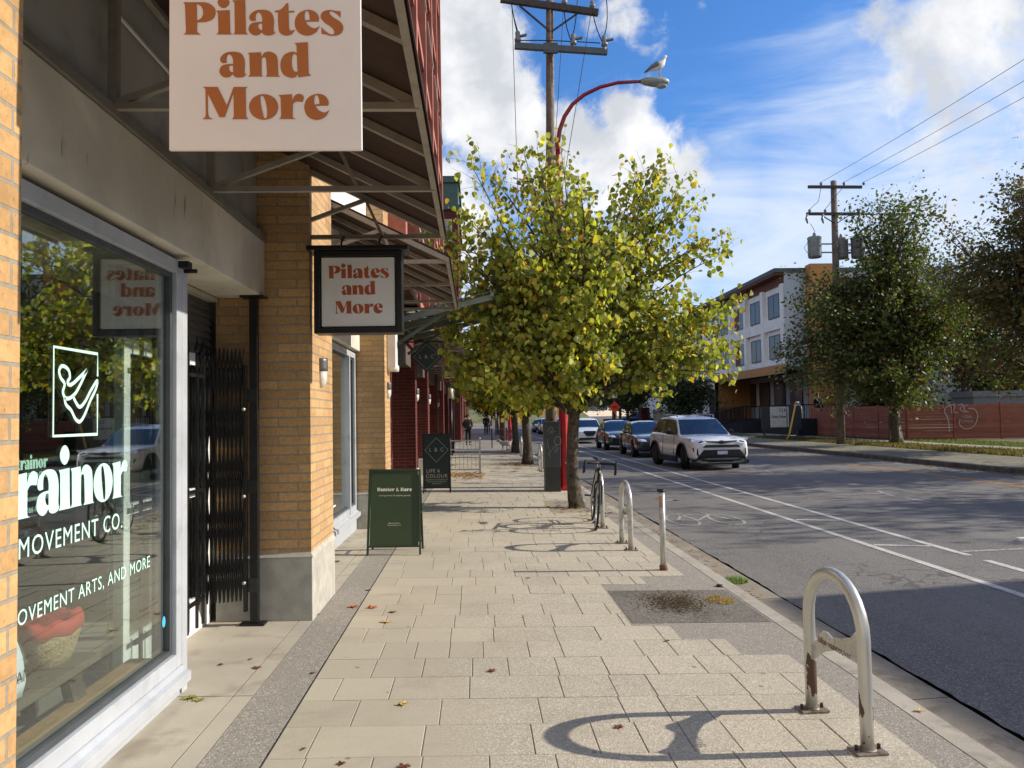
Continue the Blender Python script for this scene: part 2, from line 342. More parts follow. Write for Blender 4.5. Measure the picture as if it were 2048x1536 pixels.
# ------------------------------------------------------------------ lettering
def smooth_path(pts, closed=True, k=6):
    """pts: (x,y) corner or (x,y,1) smooth"""
    n = len(pts); out = []
    for i in range(n if closed else n-1):
        p0, p1, p2, p3 = pts[i-1], pts[i], pts[(i+1) % n], pts[(i+2) % n]
        if not closed:
            p0 = pts[max(i-1, 0)]; p3 = pts[min(i+2, n-1)]
        s1, s2 = len(p1) > 2, len(p2) > 2
        if not s1 and not s2: out.append(p1[:2]); continue
        d = (p2[0]-p1[0], p2[1]-p1[1]); dl = math.hypot(*d)
        def tan(a, b, smo):
            if not smo: return d
            v = (b[0]-a[0], b[1]-a[1]); l = math.hypot(*v) or 1; return (v[0]/l*dl, v[1]/l*dl)
        t1 = tan(p0, p2, s1); t2 = tan(p1, p3, s2)
        for j in range(k):
            t = j/k; h1 = 2*t**3-3*t*t+1; h2 = t**3-2*t*t+t; h3 = -2*t**3+3*t*t; h4 = t**3-t*t
            out.append((h1*p1[0]+h2*t1[0]+h3*p2[0]+h4*t2[0], h1*p1[1]+h2*t1[1]+h3*p2[1]+h4*t2[1]))
    if not closed: out.append(pts[-1][:2])
    return out
def P_(s):
    o = []
    for tk in s.split():
        sm = tk.endswith('~'); x, y = tk.rstrip('~').split(','); o.append((float(x), float(y), 1) if sm else (float(x), float(y)))
    return o
# glyphs: baseline y, left x, advance, outlines (first = outer, then holes; '|' separates, '+' = extra outer)
G = {
'P': (338, 138, 318, "138,12 270,10 370,15~ 440,60~ 455,115~ 430,175~ 360,208~ 275,213 272,300 285,322~ 310,338 140,338 158,325~ 165,300 155,45 148,25~ | 270,25 310,50~ 333,110~ 315,170~ 273,197"),
'i': (335, 460, 160, "460,95 592,88 598,300 603,322~ 615,335 462,335 478,322~ 482,300 478,125 472,108~ + 533,-52~ 590,8~ 533,66~ 474,8~"),
'l': (333, 618, 158, "618,-12 745,-20 752,300 760,322~ 775,333 625,333 640,322~ 643,300 640,18 632,2~"),
'a': (335, 778, 262, "905,82~ 990,100~ 1025,165~ 1025,285 1033,312~ 1048,303 1020,332~ 975,343~ 930,335~ 908,310 880,335~ 840,343~ 795,320~ 778,280~ 800,228~ 850,210~ 912,205 912,170~ 900,130~ 875,108~ 855,125~ 848,160~ 850,193 800,193~ 787,150~ 830,100~ | 912,222 880,225~ 873,255~ 890,285~ 913,290"),
't': (335, 1037, 196, "1037,92 1100,75~ 1155,14~ 1170,12 1172,92 1228,90 1228,105 1173,106 1177,270 1190,293~ 1215,290~ 1235,283 1200,330~ 1145,343~ 1090,320~ 1072,270~ 1068,106 1037,106"),
'e': (335, 1233, 252, "1470,197 1472,150~ 1430,95~ 1355,80~ 1270,120~ 1233,210~ 1265,305~ 1355,343~ 1440,310~ 1480,245 1430,268~ 1370,240~ 1342,200 | 1352,90~ 1332,130~ 1335,188 1382,183 1378,130~"),
's': (335, 1490, 228, "1497,255 1530,290~ 1595,330~ 1625,315~ 1600,260~ 1520,200~ 1490,145~ 1520,95~ 1590,80~ 1650,90~ 1688,92 1688,160 1650,120~ 1590,90~ 1578,108~ 1610,150~ 1690,205~ 1715,265~ 1680,325~ 1600,343~ 1540,330~ 1498,322"),
'n': (763, 770, 320, "770,522 898,515 905,560 935,520~ 990,510~ 1050,545~ 1065,610 1068,735 1073,752~ 1087,762 942,762 955,750~ 958,735 950,600 940,570~ 915,568~ 905,585 905,735 908,750~ 917,760 772,762 785,750~ 790,735 785,550 780,535~"),
'd': (765, 1090, 302, "1230,420 1362,410 1368,735 1390,742 1388,750 1265,768 1262,735 1235,765~ 1190,772~ 1115,735~ 1090,640~ 1120,550~ 1190,510~ 1235,513~ 1252,520 1250,445 1240,430~ | 1252,545 1225,528~ 1205,570~ 1205,650~ 1225,705~ 1258,715"),
'M': (1192, 325, 455, "330,868 475,868 563,1055 630,868 765,868 748,885 752,1165 772,1192 615,1192 632,1165 628,930 543,1172 490,1172 377,935 380,1140 395,1175~ 428,1192 325,1192 350,1175~ 358,1140 355,890"),
'o': (1190, 780, 292, "925,940~ 1027,978~ 1067,1070~ 1027,1160~ 925,1198~ 822,1160~ 780,1070~ 822,978~ | 905,955~ 893,1000~ 915,1130~ 940,1185~ 957,1130~ 940,1010~"),
'r': (1190, 1070, 250, "1070,950 1202,940 1205,1000 1235,950~ 1280,937~ 1318,965~ 1305,1018 1240,1015~ 1210,1040 1208,1160 1215,1180~ 1240,1190 1075,1190 1090,1175~ 1095,1150 1090,980 1082,962~"),
'H': (338, 0, 330, "0,12 150,12 132,30 132,165 205,165 205,30 190,12 310,12 290,30 290,320 310,338 190,338 205,320 205,185 132,185 132,320 150,338 0,338 20,320 20,30"),
'&': (335, 0, 330, "120,20~ 190,40~ 195,110~ 150,155~ 230,240~ 262,170 300,170 262,268~ 320,338 230,338 205,305~ 130,343~ 30,310~ 15,240~ 75,165~ 50,80~ | 125,45~ 105,85~ 130,125~ 155,85~ | 105,195~ 85,250~ 120,300~ 170,285"),
'u': (335, 0, 310, "0,92 130,88 135,270 150,300~ 175,290~ 185,270 180,92 300,88 305,300 320,335 190,335 185,300 160,335~ 110,343~ 50,325~ 22,270 20,110"),
}
def glyph_polys(ch):
    base, left, adv, s = G[ch]; out = []
    for part in s.split('+'):
        loops = [[(x-left, base-y) for x, y in smooth_path(P_(l))] for l in part.split('|')]; out.append(loops)
    return out, adv
def serif(mb, txt, org, u, v, sc, xs=1., track=0., depth=.003, mi=0, pos=None, align='l'):
    """fat-face lettering; org = baseline start, u/v unit vectors, sc metres per glyph unit"""
    org = Vector(org); u = Vector(u); v = Vector(v); n = u.cross(v)
    tot = sum((G[c][2]+track if c != ' ' else 120) for c in txt)*sc*xs
    x = -tot/2 if align == 'c' else 0.
    for c in txt:
        if c == ' ': x += 120*sc*xs; continue
        polys, adv = glyph_polys(c)
        for loops in polys:
            mb.prism(loops[0], lambda a, b, t, x=x: org+u*(x+a*sc*xs)+v*(b*sc)+n*t, 0, depth, mi, loops[1:])
        x += (adv+track)*sc*xs
def btext(mb, txt, org, u, v, h, depth=.002, xs=1., align='CENTER', mi=0, weight=0., space=1.):
    cu = bpy.data.curves.new('txt', 'FONT'); cu.body = txt; cu.size = 1; cu.align_x = align; cu.offset = weight; cu.space_character = space; cu.resolution_u = 3
    o = bpy.data.objects.new('txt', cu); col.objects.link(o)
    dg = bpy.context.evaluated_depsgraph_get(); me = bpy.data.meshes.new_from_object(o.evaluated_get(dg))
    org = Vector(org); u = Vector(u); v = Vector(v); n = u.cross(v)*depth; sc = h/.72
    vs = [org+u*(q.co.x*sc*xs)+v*(q.co.y*sc)+n for q in me.vertices]
    mb.add(vs, [tuple(p.vertices) for p in me.polygons], mi)
    bpy.data.objects.remove(o); bpy.data.curves.remove(cu); bpy.data.meshes.remove(me)
def stroke(mb, pts, wdt, org, u, v, closed=False, depth=.002, mi=0):
    org = Vector(org); u = Vector(u); v = Vector(v); n = u.cross(v)*depth
    q = smooth_path(pts, closed); 
    if closed: q.append(q[0])
    q = [Vector((a, b)) for a, b in q]; L_, R_ = [], []
    for i, p in enumerate(q):
        a = q[max(i-1, 0)] if not closed else q[i-1 if i else -2]; b = q[min(i+1, len(q)-1)] if not closed else q[(i+1) if i < len(q)-1 else 1]
        d = (b-a); d = d.normalized() if d.length else Vector((1, 0)); nn = Vector((-d.y, d.x))*wdt/2
        L_.append(p+nn); R_.append(p-nn)
    vs = [org+u*p.x+v*p.y+n for p in L_]+[org+u*p.x+v*p.y+n for p in R_]; k = len(q)
    mb.add(vs, [(i, i+1, k+i+1, k+i) for i in range(k-1)], mi)
# ------------------------------------------------------------------ ground, pavement, kerb, road
RZ = -.17; KI, KO, AE = 2.22, 2.37, 2.76
MB_ = MB
g = MB(); g.quad((-600, -200, -.30), (600, -200, -.30), (600, 1500, -.30), (-600, 1500, -.30))
structure(g, 'ground', M('ground_soil', '#5d5a49', .95, var=.2, vs=.2))
def strip(x0, x1, y0, y1, dz, ny=1): 
    m = MB()
    for i in range(ny):
        a = y0+(y1-y0)*i/ny; b = y0+(y1-y0)*(i+1)/ny
        m.quad((x0, a, gz(x0)+dz), (x1, a, gz(x1)+dz), (x1, b, gz(x1)+dz), (x0, b, gz(x0)+dz))
    return m
structure(strip(-.97, KI, -3, 34, -.0052), 'pavement_aggregate_bed', AGG)
structure(strip(-1.245, -.972, -3, 34, 0), 'aggregate_strip', AGG)
# cast slab along the shopfronts with score lines
m = MB()
ys = [-3, 1.1, 2.75, 4.36, 5.98, 7.6, 9.2, 10.8]+[10.8+1.6*k for k in range(1, 16)]
for a, b in zip(ys, ys[1:]):
    for x0, x1 in ((-2.6, -1.36), (-1.352, -1.25)):
        m.add([(x0, a+.004, gz(x0)), (x1, a+.004, gz(x1)), (x1, b-.004, gz(x1)), (x0, b-.004, gz(x0)), (x0, a+.004, gz(x0)-.03), (x1, a+.004, gz(x1)-.03), (x1, b-.004, gz(x1)-.03), (x0, b-.004, gz(x0)-.03)],
          [(0, 1, 2, 3), (0, 4, 5, 1), (1, 5, 6, 2), (2, 6, 7, 3), (3, 7, 4, 0)])
SLAB = M('slab_concrete', '#aaa18f', .9, var=.1, vs=1.6, fine=.05, fs=200, bump=.15, bs=120, dirt='#7d725f', dirtamt=.45, ds=3.5)
structure(m, 'shopfront_slab', SLAB, normals=False)
structure(strip(-2.6, -.9, -3, 34, -.035), 'slab_joint_bed', M('joint_dirt', '#2c2924', .95))
# paving units, each a low block
tiles = MB(); rnd = random.Random(3); tval = []
def xr(y):
    if y < 5.0: return 2.0
    if y < 5.25: return 1.70
    if y < 5.62: return 1.40
    if y < 7.2: return 1.12
    if y < 7.5: return 1.55
    if 12.35 < y < 14.3: return 1.20
    if 24.6 < y < 26.6: return 1.2
    return 2.0
y = 4.63-.355*14; k = 0
while y < 33.5:
    W = .352; x = -.968; first = True
    while x < 2.0-.02:
        wd = rnd.choice([.22, .22, .3, .30, .44, .52]); 
        if first: wd *= rnd.uniform(.6, 1); first = False
        x1 = min(x+wd, 2.0)
        if 2.0-x1 < .12: x1 = 2.0
        lim = xr(y+W/2)
        if x < lim-.02:
            xe = min(x1, lim); gp = .0027 if y < 12 else .004
            gy = .0009
            if abs(y-4.63) < .01: gy0 = .006
            else: gy0 = .0022
            h = -.001+rnd.uniform(-.0012, .0012); a, b, c, d = x+gp, xe-gp, y+gy0, y+W+.003-gy
            bv = .002
            o = len(tiles.v)
            tiles.add([(a+bv, c+bv, gz(a)+h), (b-bv, c+bv, gz(b)+h), (b-bv, d-bv, gz(b)+h), (a+bv, d-bv, gz(a)+h),
                       (a, c, gz(a)+h-bv), (b, c, gz(b)+h-bv), (b, d, gz(b)+h-bv), (a, d, gz(a)+h-bv),
                       (a, c, gz(a)-.02), (b, c, gz(b)-.02), (b, d, gz(b)-.02), (a, d, gz(a)-.02)],
                      [(0, 1, 2, 3), (0, 4, 5, 1), (1, 5, 6, 2), (2, 6, 7, 3), (3, 7, 4, 0), (4, 8, 9, 5), (5, 9, 10, 6), (6, 10, 11, 7), (7, 11, 8, 4)])
            tval += [rnd.gauss(0, 1)]*12
        x = x1
    y += .355; k += 1
mt = bpy.data.materials.new('paving_concrete'); t = NT(mt)
a = t.new('ShaderNodeAttribute'); a.attribute_name = 'tv'
sepp = t.new('ShaderNodeSeparateXYZ'); t.put(sepp.inputs[0], t.pos())
worn = t.ramp(t.math('ADD', sepp.outputs[0], t.math('MULTIPLY', t.noise(.8, 4), 1.6)), .35, 1.15)   # left side smoother, kerb side with washed stone
vo = t.new('ShaderNodeTexVoronoi'); vo.inputs['Scale'].default_value = 150; t.put(vo.inputs['Vector'], t.pos())
sc_ = t.new('ShaderNodeSeparateColor'); t.put(sc_.inputs[0], vo.outputs['Color'])
base = t.mix(t.ramp(a.outputs['Fac'], -2, 2), lin('#aaa18d'), lin('#b6ac96'))
c = t.mix(t.math('MULTIPLY', t.ramp(sc_.outputs[0], .45, 1.), t.math('ADD', t.math('MULTIPLY', worn, .55), .10)), base, lin('#dcd3c2'))
c = t.mix(t.math('MULTIPLY', t.ramp(sc_.outputs[1], .6, 1.), t.math('ADD', t.math('MULTIPLY', worn, .4), .06)), c, lin('#7c7263'))
c = t.mix(t.ramp(t.noise(1.5, 7, None, .65, .6), .45, .75, 0, .35), c, lin('#8a7f6c'))
c = t.mix(t.ramp(t.noise(7, 5, t.vecscale((.4, 1.8, 1)), .6, .4), .6, .8, 0, .3), c, lin('#85765d'))
c = t.mix(t.ramp(t.noise(22, 3, None, .5), .72, .76, 0, .5), c, lin('#5d5344'))
vg = t.new('ShaderNodeTexVoronoi'); vg.inputs['Scale'].default_value = 2.6; t.put(vg.inputs['Vector'], t.pos()); c = t.mix(t.math('MULTIPLY', t.ramp(vg.outputs['Distance'], .045, .035), .55), c, lin('#4c453b'))
t.out(t.prin(c, .88, 0., t.bump(t.math('ADD', vo.outputs['Distance'], t.noise(200, 2)), t.math('ADD', t.math('MULTIPLY', worn, .35), .08), .003), .3))
so = structure(tiles, 'sidewalk', mt, normals=False)
at = so.data.attributes.new('tv', 'FLOAT', 'POINT'); at.data.foreach_set('value', tval)
structure(strip(-1.3, KI, 33.4, 190, .004, 8), 'far_sidewalk', M('far_pavement', '#8b8479', .9, var=.12, vs=.8, fine=.06, dirt='#6d655a', dirtamt=.4, ds=1))
# dark tar-bound patch set in the aggregate, with bare soil in it
m = MB(); m.quad((1.14, 5.78, gz(1.14)-.003), (KI-.02, 5.78, gz(2.2)-.003), (KI-.02, 6.86, gz(2.2)-.003), (1.14, 6.86, gz(1.14)-.003))
structure(m, 'tar_patch', AGG2)
# kerb with arris, gutter
m = MB(); y0 = -3
while y0 < 190:
    y1 = y0+(1.9 if y0 < 30 else 20); zt = -.047
    p = [(KI, zt-.2), (KI, zt), (KO-.02, zt-.002), (KO, zt-.02), (KO+.02, RZ-.03), (KO+.02, RZ-.2)]
    m.loft([[(x, yy, z) for x, z in p] for yy in (y0+.003, y1-.003)], smooth=False); y0 = y1
KERB = M('kerb_concrete', '#a59d8e', .9, var=.12, vs=3, fine=.06, fs=150, bump=.3, bs=90, dirt='#6c6556', dirtamt=.5, ds=4)
structure(m, 'kerb', KERB)
m = MB(); y0 = -3
while y0 < 190:
    y1 = y0+(2.5 if y0 < 40 else 25); m.quad((KO+.01, y0+.004, RZ-.012), (AE, y0+.004, RZ+.002), (AE, y1-.004, RZ+.002), (KO+.01, y1-.004, RZ-.012)); y0 = y1
structure(m, 'gutter', M('gutter_concrete', '#8d8474', .92, var=.15, vs=2.5, fine=.06, bump=.3, bs=80, dirt='#5a503f', dirtamt=.6, ds=2.5))
m = MB(); m.quad((KO-.05, -3, RZ-.05), (14.1, -3, RZ-.05), (14.1, 900, RZ-.05), (KO-.05, 900, RZ-.05))
structure(m, 'road_bed', M('road_bed', '#2b2723', .95))
m = MB(); e = []; r3 = random.Random(5); n = 400      # asphalt edge is a little ragged
ysr = [-3+i*.12 for i in range(n)]+[45+i*12 for i in range(70)]
for yy in ysr: e.append(AE+.018+r3.uniform(0, .022)+.012*math.sin(yy*1.7))
m.v = [(x, yy, RZ) for x, yy in zip(e, ysr)]+[(14.0, yy, RZ) for yy in ysr]; k = len(ysr)
m.f = [[i, k+i, k+i+1, i+1] for i in range(k-1)]; m.mi = [0]*(k-1); m.sm = [False]*(k-1)
structure(m, 'road', ASPH)
def paint(name, colr, wear=.5):
    mm = bpy.data.materials.new(name); t = NT(mm); c = t.mix(t.ramp(t.noise(28, 5, None, .7), wear, wear+.12), lin(colr), lin('#6c6964'))
    c = t.mix(t.ramp(t.noise(3, 4), .4, .7, 0, .35), c, lin('#77746e')); t.out(t.prin(c, .8)); return mm
WP = paint('road_paint_white', '#c4c1b8', .545); YP = paint('road_paint_yellow', '#c98f35', .5); WPF = paint('road_paint_faded', '#aaa8a0', .47)
PZ = RZ+.004
def rline(mb, a, b, wd):
    a = Vector((*a, PZ)); b = Vector((*b, PZ)); d = (b-a).normalized(); n = Vector((-d.y, d.x, 0))*wd/2; mb.quad(a-n, b-n, b+n, a+n)
m = MB()
rline(m, (4.92, -2), (4.98, 160), .10); rline(m, (5.68, 8.75), (5.74, 60), .10); rline(m, (5.63, -2), (5.68, 8.45), .10)
for yy in (3.4, 5.6, 9.6, 12.0, 16.2, 19.5): rline(m, (5.0, yy), (5.62, yy-.18), .09)
structure(m, 'lane_markings', WP, normals=False)
m = MB()
for yy in (9.0, 15.2, 21.5): rline(m, (5.75, yy), (8.3, yy+.25), .09); rline(m, (8.2, yy-.3), (8.42, yy+.75), .09)
for yy in (13.7, 22.6, 31): rline(m, (8.25, yy), (8.3, yy+1.0), .09)
structure(m, 'parking_markings', WPF, normals=False)
m = MB()
for x in (11.72, 11.95): rline(m, (x, -2), (x+.1, 160), .10)
structure(m, 'centre_line', YP, normals=False)
# painted bicycle on the lane, seen along the street
bm_ = MB(); o = Vector((4.0, 9.9, PZ)); U = Vector((1, 0, 0)); V = Vector((0, 1, 0))
def lane_bike(mb, cx, cy):
    for dx in (-.36, .34): stroke(mb, [(cx+dx+.22*math.cos(a), cy-.05+.62*math.sin(a), 1) for a in [i*math.pi/8 for i in range(16)]], .05, (0, 0, RZ), U, V, True, .0045)
    for a, b in (((-.43, -.05), (-.12, -.1)), ((-.43, -.05), (-.2, .62)), ((-.12, -.1), (-.24, .72)), ((-.2, .55), (.22, .6)), ((-.12, -.1), (.25, .55)), ((.4, -.05), (.2, .9)), ((.1, .92), (.3, .9)), ((-.32, .75), (-.14, .78))):
        a = Vector((cx+a[0], cy+a[1], PZ)); b = Vector((cx+b[0], cy+b[1], PZ)); rline(mb, a[:2], b[:2], .05)
lane_bike(bm_, 3.62, 12.3)
rline(bm_, (3.62, 15.1), (3.95, 15.1), .16); rline(bm_, (3.72, 15.6), (3.92, 15.0), .1)
structure(bm_, 'lane_bicycle_marking', WPF, normals=False)
# far side: kerb, worn verge, dry grass, path
FK = 13.9
m = MB(); m.loft([[(x, yy, z) for x, z in ((FK, RZ-.1), (FK, RZ+.12), (FK+.03, RZ+.15), (FK+.17, RZ+.15), (FK+.17, RZ-.1))] for yy in (-3, 160)], smooth=False)
structure(m, 'far_kerb', M('old_kerb', '#5f5a50', .95, var=.3, vs=4, dirt='#37332b', dirtamt=.6))
m = MB(); m.quad((FK+.165, -3, -.028), (17.1, -3, .0), (17.1, 160, .0), (FK+.165, 160, -.028)); structure(m, 'verge', M('worn_verge', '#77725f', .95, var=.2, vs=1.2, fine=.15, fs=60, dirt='#5a5d3a', dirtamt=.6, ds=1.5))
m = MB(); m.quad((17.08, -3, .006), (40, -3, .006), (40, 49, .006), (17.08, 49, .006)); structure(m, 'lawn', M('dry_lawn', '#5d5a38', .95, var=.35, vs=2, fine=.2, fs=60, dirt='#7d7046', dirtamt=.7, ds=1.2))
m = MB(); m.quad((17.08, 49, .006), (60, 49, .006), (60, 160, .006), (17.08, 160, .006)); structure(m, 'far_lawn', M('dull_green_lawn', '#4a5330', .95, var=.35, vs=1, fine=.2, fs=40))  # far lawn in a duller, darker green than the near one
m = MB(); m.quad((19.3, -3, .016), (20.9, -3, .016), (20.9, 160, .016), (19.3, 160, .016)); structure(m, 'path', M('path_concrete', '#a7a295', .9, var=.12, vs=1, dirt='#75705f', dirtamt=.4))

# ------------------------------------------------------------------ grass blades and litter (uncountable)
def blades(name, n, area, h, cols, label, cat, zf=lambda x, y: 0, seedn=1, wid=.012):
    r = np.random.default_rng(seedn); pts = area(r, n); vs = np.zeros((n, 3, 3)); 
    a = r.uniform(0, 2*math.pi, n); hh = h*r.uniform(.4, 1.2, n); ln = r.uniform(.1, .7, n)*hh; la = r.uniform(0, 2*math.pi, n)
    z = np.array([zf(x, y) for x, y in pts])
    vs[:, 0] = np.c_[pts[:, 0]-wid*np.cos(a), pts[:, 1]-wid*np.sin(a), z]; vs[:, 1] = np.c_[pts[:, 0]+wid*np.cos(a), pts[:, 1]+wid*np.sin(a), z]
    vs[:, 2] = np.c_[pts[:, 0]+ln*np.cos(la), pts[:, 1]+ln*np.sin(la), z+hh]
    me = bpy.data.meshes.new(name); me.from_pydata(vs.reshape(-1, 3).tolist(), [], [(3*i, 3*i+1, 3*i+2) for i in range(n)])
    C = np.array([lin(c) for c in cols]); ci = C[r.integers(0, len(cols), n)]*r.uniform(.7, 1.2, (n, 1)); cc = np.c_[np.repeat(ci, 3, 0), np.ones(3*n)]
    at = me.attributes.new('lc', 'FLOAT_COLOR', 'POINT'); at.data.foreach_set('color', cc.ravel()); me.materials.append(LEAF); me.update()
    o = bpy.data.objects.new(name, me); col.objects.link(o); return tag(o, label, cat, kind='stuff')
blades('dry_grass', 26000, lambda r, n: np.c_[17.1+2.2*r.uniform(0, 1, n)**1.1, 14+34*r.uniform(0, 1, n)**2.4], .13, ['#55542f', '#665b38', '#736642', '#454b28', '#5f4b2e'], 'yellowing long grass on the verge across the road', 'grass', lambda x, y: .006, 2, .02)
blades('lawn_grass', 16000, lambda r, n: np.c_[20.9+3*r.uniform(0, 1, n), 16+32*r.uniform(0, 1, n)], .07, ['#566334', '#6b7440', '#454f2a'], 'short green grass between the path and the red fence', 'grass', lambda x, y: .006, 3, .02)
def tuft(r, n):
    a = r.uniform(0, 6.28, n); q = .09*np.sqrt(r.uniform(0, 1, n)); return np.c_[2.60+q*np.cos(a)*1.2, 7.75+q*np.sin(a)*1.6]
blades('grass_tuft', 260, tuft, .05, ['#577a30', '#6a883c', '#41591f'], 'small green weed tuft growing in the gutter joint', 'weed', lambda x, y: RZ, 4, .004)
def tuft2(r, n):
    a = r.uniform(0, 6.28, n); q = .11*np.sqrt(r.uniform(0, 1, n)); return np.c_[2.02+q*np.cos(a), 6.45+q*np.sin(a)*1.3]
blades('dead_grass_tuft', 420, tuft2, .022, ['#9a8352', '#8a6f42', '#ab9766'], 'flattened straw coloured weed by the kerb in the dark patch', 'weed', lambda x, y: gz(x), 5, .004)
LEAFCOL = ['#8a5a2c', '#a8722f', '#6d4226', '#c79a3a', '#7b6a35']
def leaf_litter(name, n, area, cols, label, size=.05, z=None, sd=1, kind='stuff'):
    r = np.random.default_rng(sd); pts = area(r, n); vs = []; fs = []; cc = []
    for i, (x, y) in enumerate(pts):
        a = r.uniform(0, 6.28); s = size*r.uniform(.6, 1.2); zz = (gz(x) if z is None else z)+.004+r.uniform(0, .012)
        c_ = lin(cols[r.integers(0, len(cols))]); k = r.uniform(.7, 1.2)
        for j in range(6):
            b = a+j*math.pi/3; q = s*(1 if j % 2 else .62); vs.append((x+q*math.cos(b), y+q*math.sin(b), zz+r.uniform(0, .012))); cc += [c_[0]*k, c_[1]*k, c_[2]*k, 1]
        fs.append(tuple(range(6*i, 6*i+6)))
    me = bpy.data.meshes.new(name); me.from_pydata(vs, [], fs); at = me.attributes.new('lc', 'FLOAT_COLOR', 'POINT'); at.data.foreach_set('color', cc); me.materials.append(LEAF); me.update()
    o = bpy.data.objects.new(name, me); col.objects.link(o); return tag(o, label, 'leaf litter', kind=kind)
def around(cx, cy, rx, ry): return lambda r, n: np.c_[r.normal(cx, rx, n), r.normal(cy, ry, n)]
leaf_litter('leaf_litter', 220, around(1.3, 25.3, .45, .9), LEAFCOL, 'brown leaf litter drifted round the second street tree', sd=1)
leaf_litter('leaf_litter', 160, around(1.3, 33.5, .4, .9), LEAFCOL, 'brown leaf litter drifted round the third street tree', sd=2)
leaf_litter('leaf_litter', 380, lambda r, n: np.c_[r.uniform(-1.3, .2, n), r.normal(20.3, .7, n)], LEAFCOL, 'brown leaves blown together against the steel cafe railing', sd=3)
leaf_litter('leaf_litter', 260, lambda r, n: np.c_[2.42+.25*r.uniform(0, 1, n)**1.5, 7+26*r.uniform(0, 1, n)], LEAFCOL, 'small leaves and dirt lying along the near gutter', size=.022, z=RZ, sd=4)
leaf_litter('leaf_litter', 900, lambda r, n: np.c_[13.8-.4*r.uniform(0, 1, n)**2, 14+50*r.uniform(0, 1, n)], LEAFCOL, 'leaves lying along the far kerb across the road', size=.05, z=RZ, sd=5)
leaf_litter('leaf_litter', 600, lambda r, n: np.c_[14.2+5*r.uniform(0, 1, n), 14+40*r.uniform(0, 1, n)], ['#8a7236', '#75563a', '#98824c'], 'yellow leaves scattered over the far verge', size=.05, z=.0, sd=6)
leaf_litter('leaf_litter', 70, lambda r, n: np.c_[r.uniform(1.2, 2.2, n), r.normal(13.1, .6, n)], ['#c8b040', '#a58a3c', '#8b5a30'], 'few yellow leaves on the gravel round the nearest tree', sd=7)
def soilpts(r, n): return np.c_[np.clip(r.normal(1.62, .13, n), 1.2, 2.1), r.normal(6.35, .17, n)]
leaf_litter('soil_crumbs', 900, soilpts, ['#665645', '#71604e', '#5a4a3b'], 'dark crumbs of soil lying in the tar patch by the kerb', size=.010, sd=9)
# single fallen leaves on the near pavement
LF = {'r': ('#6e3a28', 'curled red brown fallen leaf on the pavement'), 'o': ('#b5622c', 'orange maple leaf lying on the aggregate strip by the brick pillar'), 'y': ('#c9a65a', 'pale yellow fallen leaf lying flat on the near paving'), 'g': ('#8d8b38', 'olive yellow leaf lying at the foot of the shop window plinth')}
def fallen(x, y, kk, s, lb, z=None):
    s *= .72; r = random.Random(int(x*1000+y*77)); vs = [(0, 0, .006)]; n = 15
    for i in range(n):
        a = 2*math.pi*i/n; q = s*(1, .68, .85)[i % 3]*r.uniform(.85, 1.1); vs.append((q*math.cos(a), q*math.sin(a)*.8, .003+abs(r.gauss(0, .3))*s*.5))
    m = MB(); m.add([(x+a, y+b, (gz(x) if z is None else z)+c) for a, b, c in vs], [(0, i+1, (i+1) % n+1) for i in range(n)])
    m.tube([(x, y, gz(x)+.006), (x+s*.5, y-s*1.1, gz(x)+.008)], .0015, 4)
    o = m.build('fallen_leaf', M('fallen_leaf_'+kk, LF[kk][0], .75, var=.3, vs=40), loc=(x, y, gz(x) if z is None else z)); tag(o, lb, 'leaf', 'single fallen leaves on the pavement')
for x, y, kk, s, lb in (
    (-1.02, 6.33, 'o', .07, 'orange maple leaf on the aggregate strip, left of the pair by the brick pillar'),
    (-.86, 6.30, 'o', .065, 'orange maple leaf on the joint, right of the pair by the brick pillar'),
    (-.68, 6.15, 'r', .05, 'small brown leaf just right of the orange maple leaves'),
    (-1.27, 6.1, 'r', .06, 'shrivelled red leaf at the foot of the white plinth corner'),
    (-.98, 6.93, 'r', .04, 'red leaf on the joint just beyond the orange maple leaves'),
    (-1.36, 4.83, 'r', .045, 'red brown leaf on the narrow slab edge beside the aggregate strip'),
    (-1.0, 4.72, 'r', .03, 'tiny brown leaf on the dark joint right of the aggregate strip'),
    (.07, 4.72, 'r', .045, 'red brown leaf in the middle of the paving nearest to the camera side'),
    (.68, 3.85, 'r', .04, 'red leaf lying inside the hoop shaped shadow of the near rack'),
    (-.42, 4.2, 'y', .05, 'pale yellow maple leaf lying in the near left paving'),
    (-.34, 3.46, 'r', .045, 'dark curled leaf at the bottom edge of the picture'),
    (-.62, 3.5, 'r', .03, 'small rust leaf left of the dark curled one at the bottom edge'),
    (-1.58, 4.33, 'g', .06, 'wide olive leaf against the foot of the window plinth'),
    (-1.52, 4.30, 'g', .05, 'smaller olive leaf beside the wide one at the window plinth'),
    (.47, 7.4, 'r', .035, 'small red leaf on the paving left of the slim steel post'),
    (-1.5, 8.3, 'r', .06, 'russet leaf on the slab behind the dark green sandwich board'),
    (-.82, 3.66, 'r', .02, 'tiny rust speck of leaf near the dark joint at lower left'),
    (-1.6, 4.9, 'r', .03, 'small red leaf on the doorway slab near the window jamb'),
    (-1.45, 5.0, 'r', .025, 'tiny leaf on the doorway slab toward the aggregate strip'),
    (1.28, 5.3, 'r', .03, 'small red leaf by the stepped paving edge at right'),
    (2.29, 4.0, 'y', .035, 'yellow leaf lying on the kerb stone at lower right'),
    (-.7, 5.86, 'y', .06, 'yellowish green leaf on the paving below the orange pair')):
    fallen(x, y, kk, s, lb)
m = MB(); m.box(6.9, 7.05, 9.6, 9.68, RZ, RZ+.04); 
o = m.build('paper_scrap', PAINTW, loc=(6.9, 9.6, RZ), bevel=.01); tag(o, 'small crumpled white paper scrap lying in the traffic lane', 'litter')
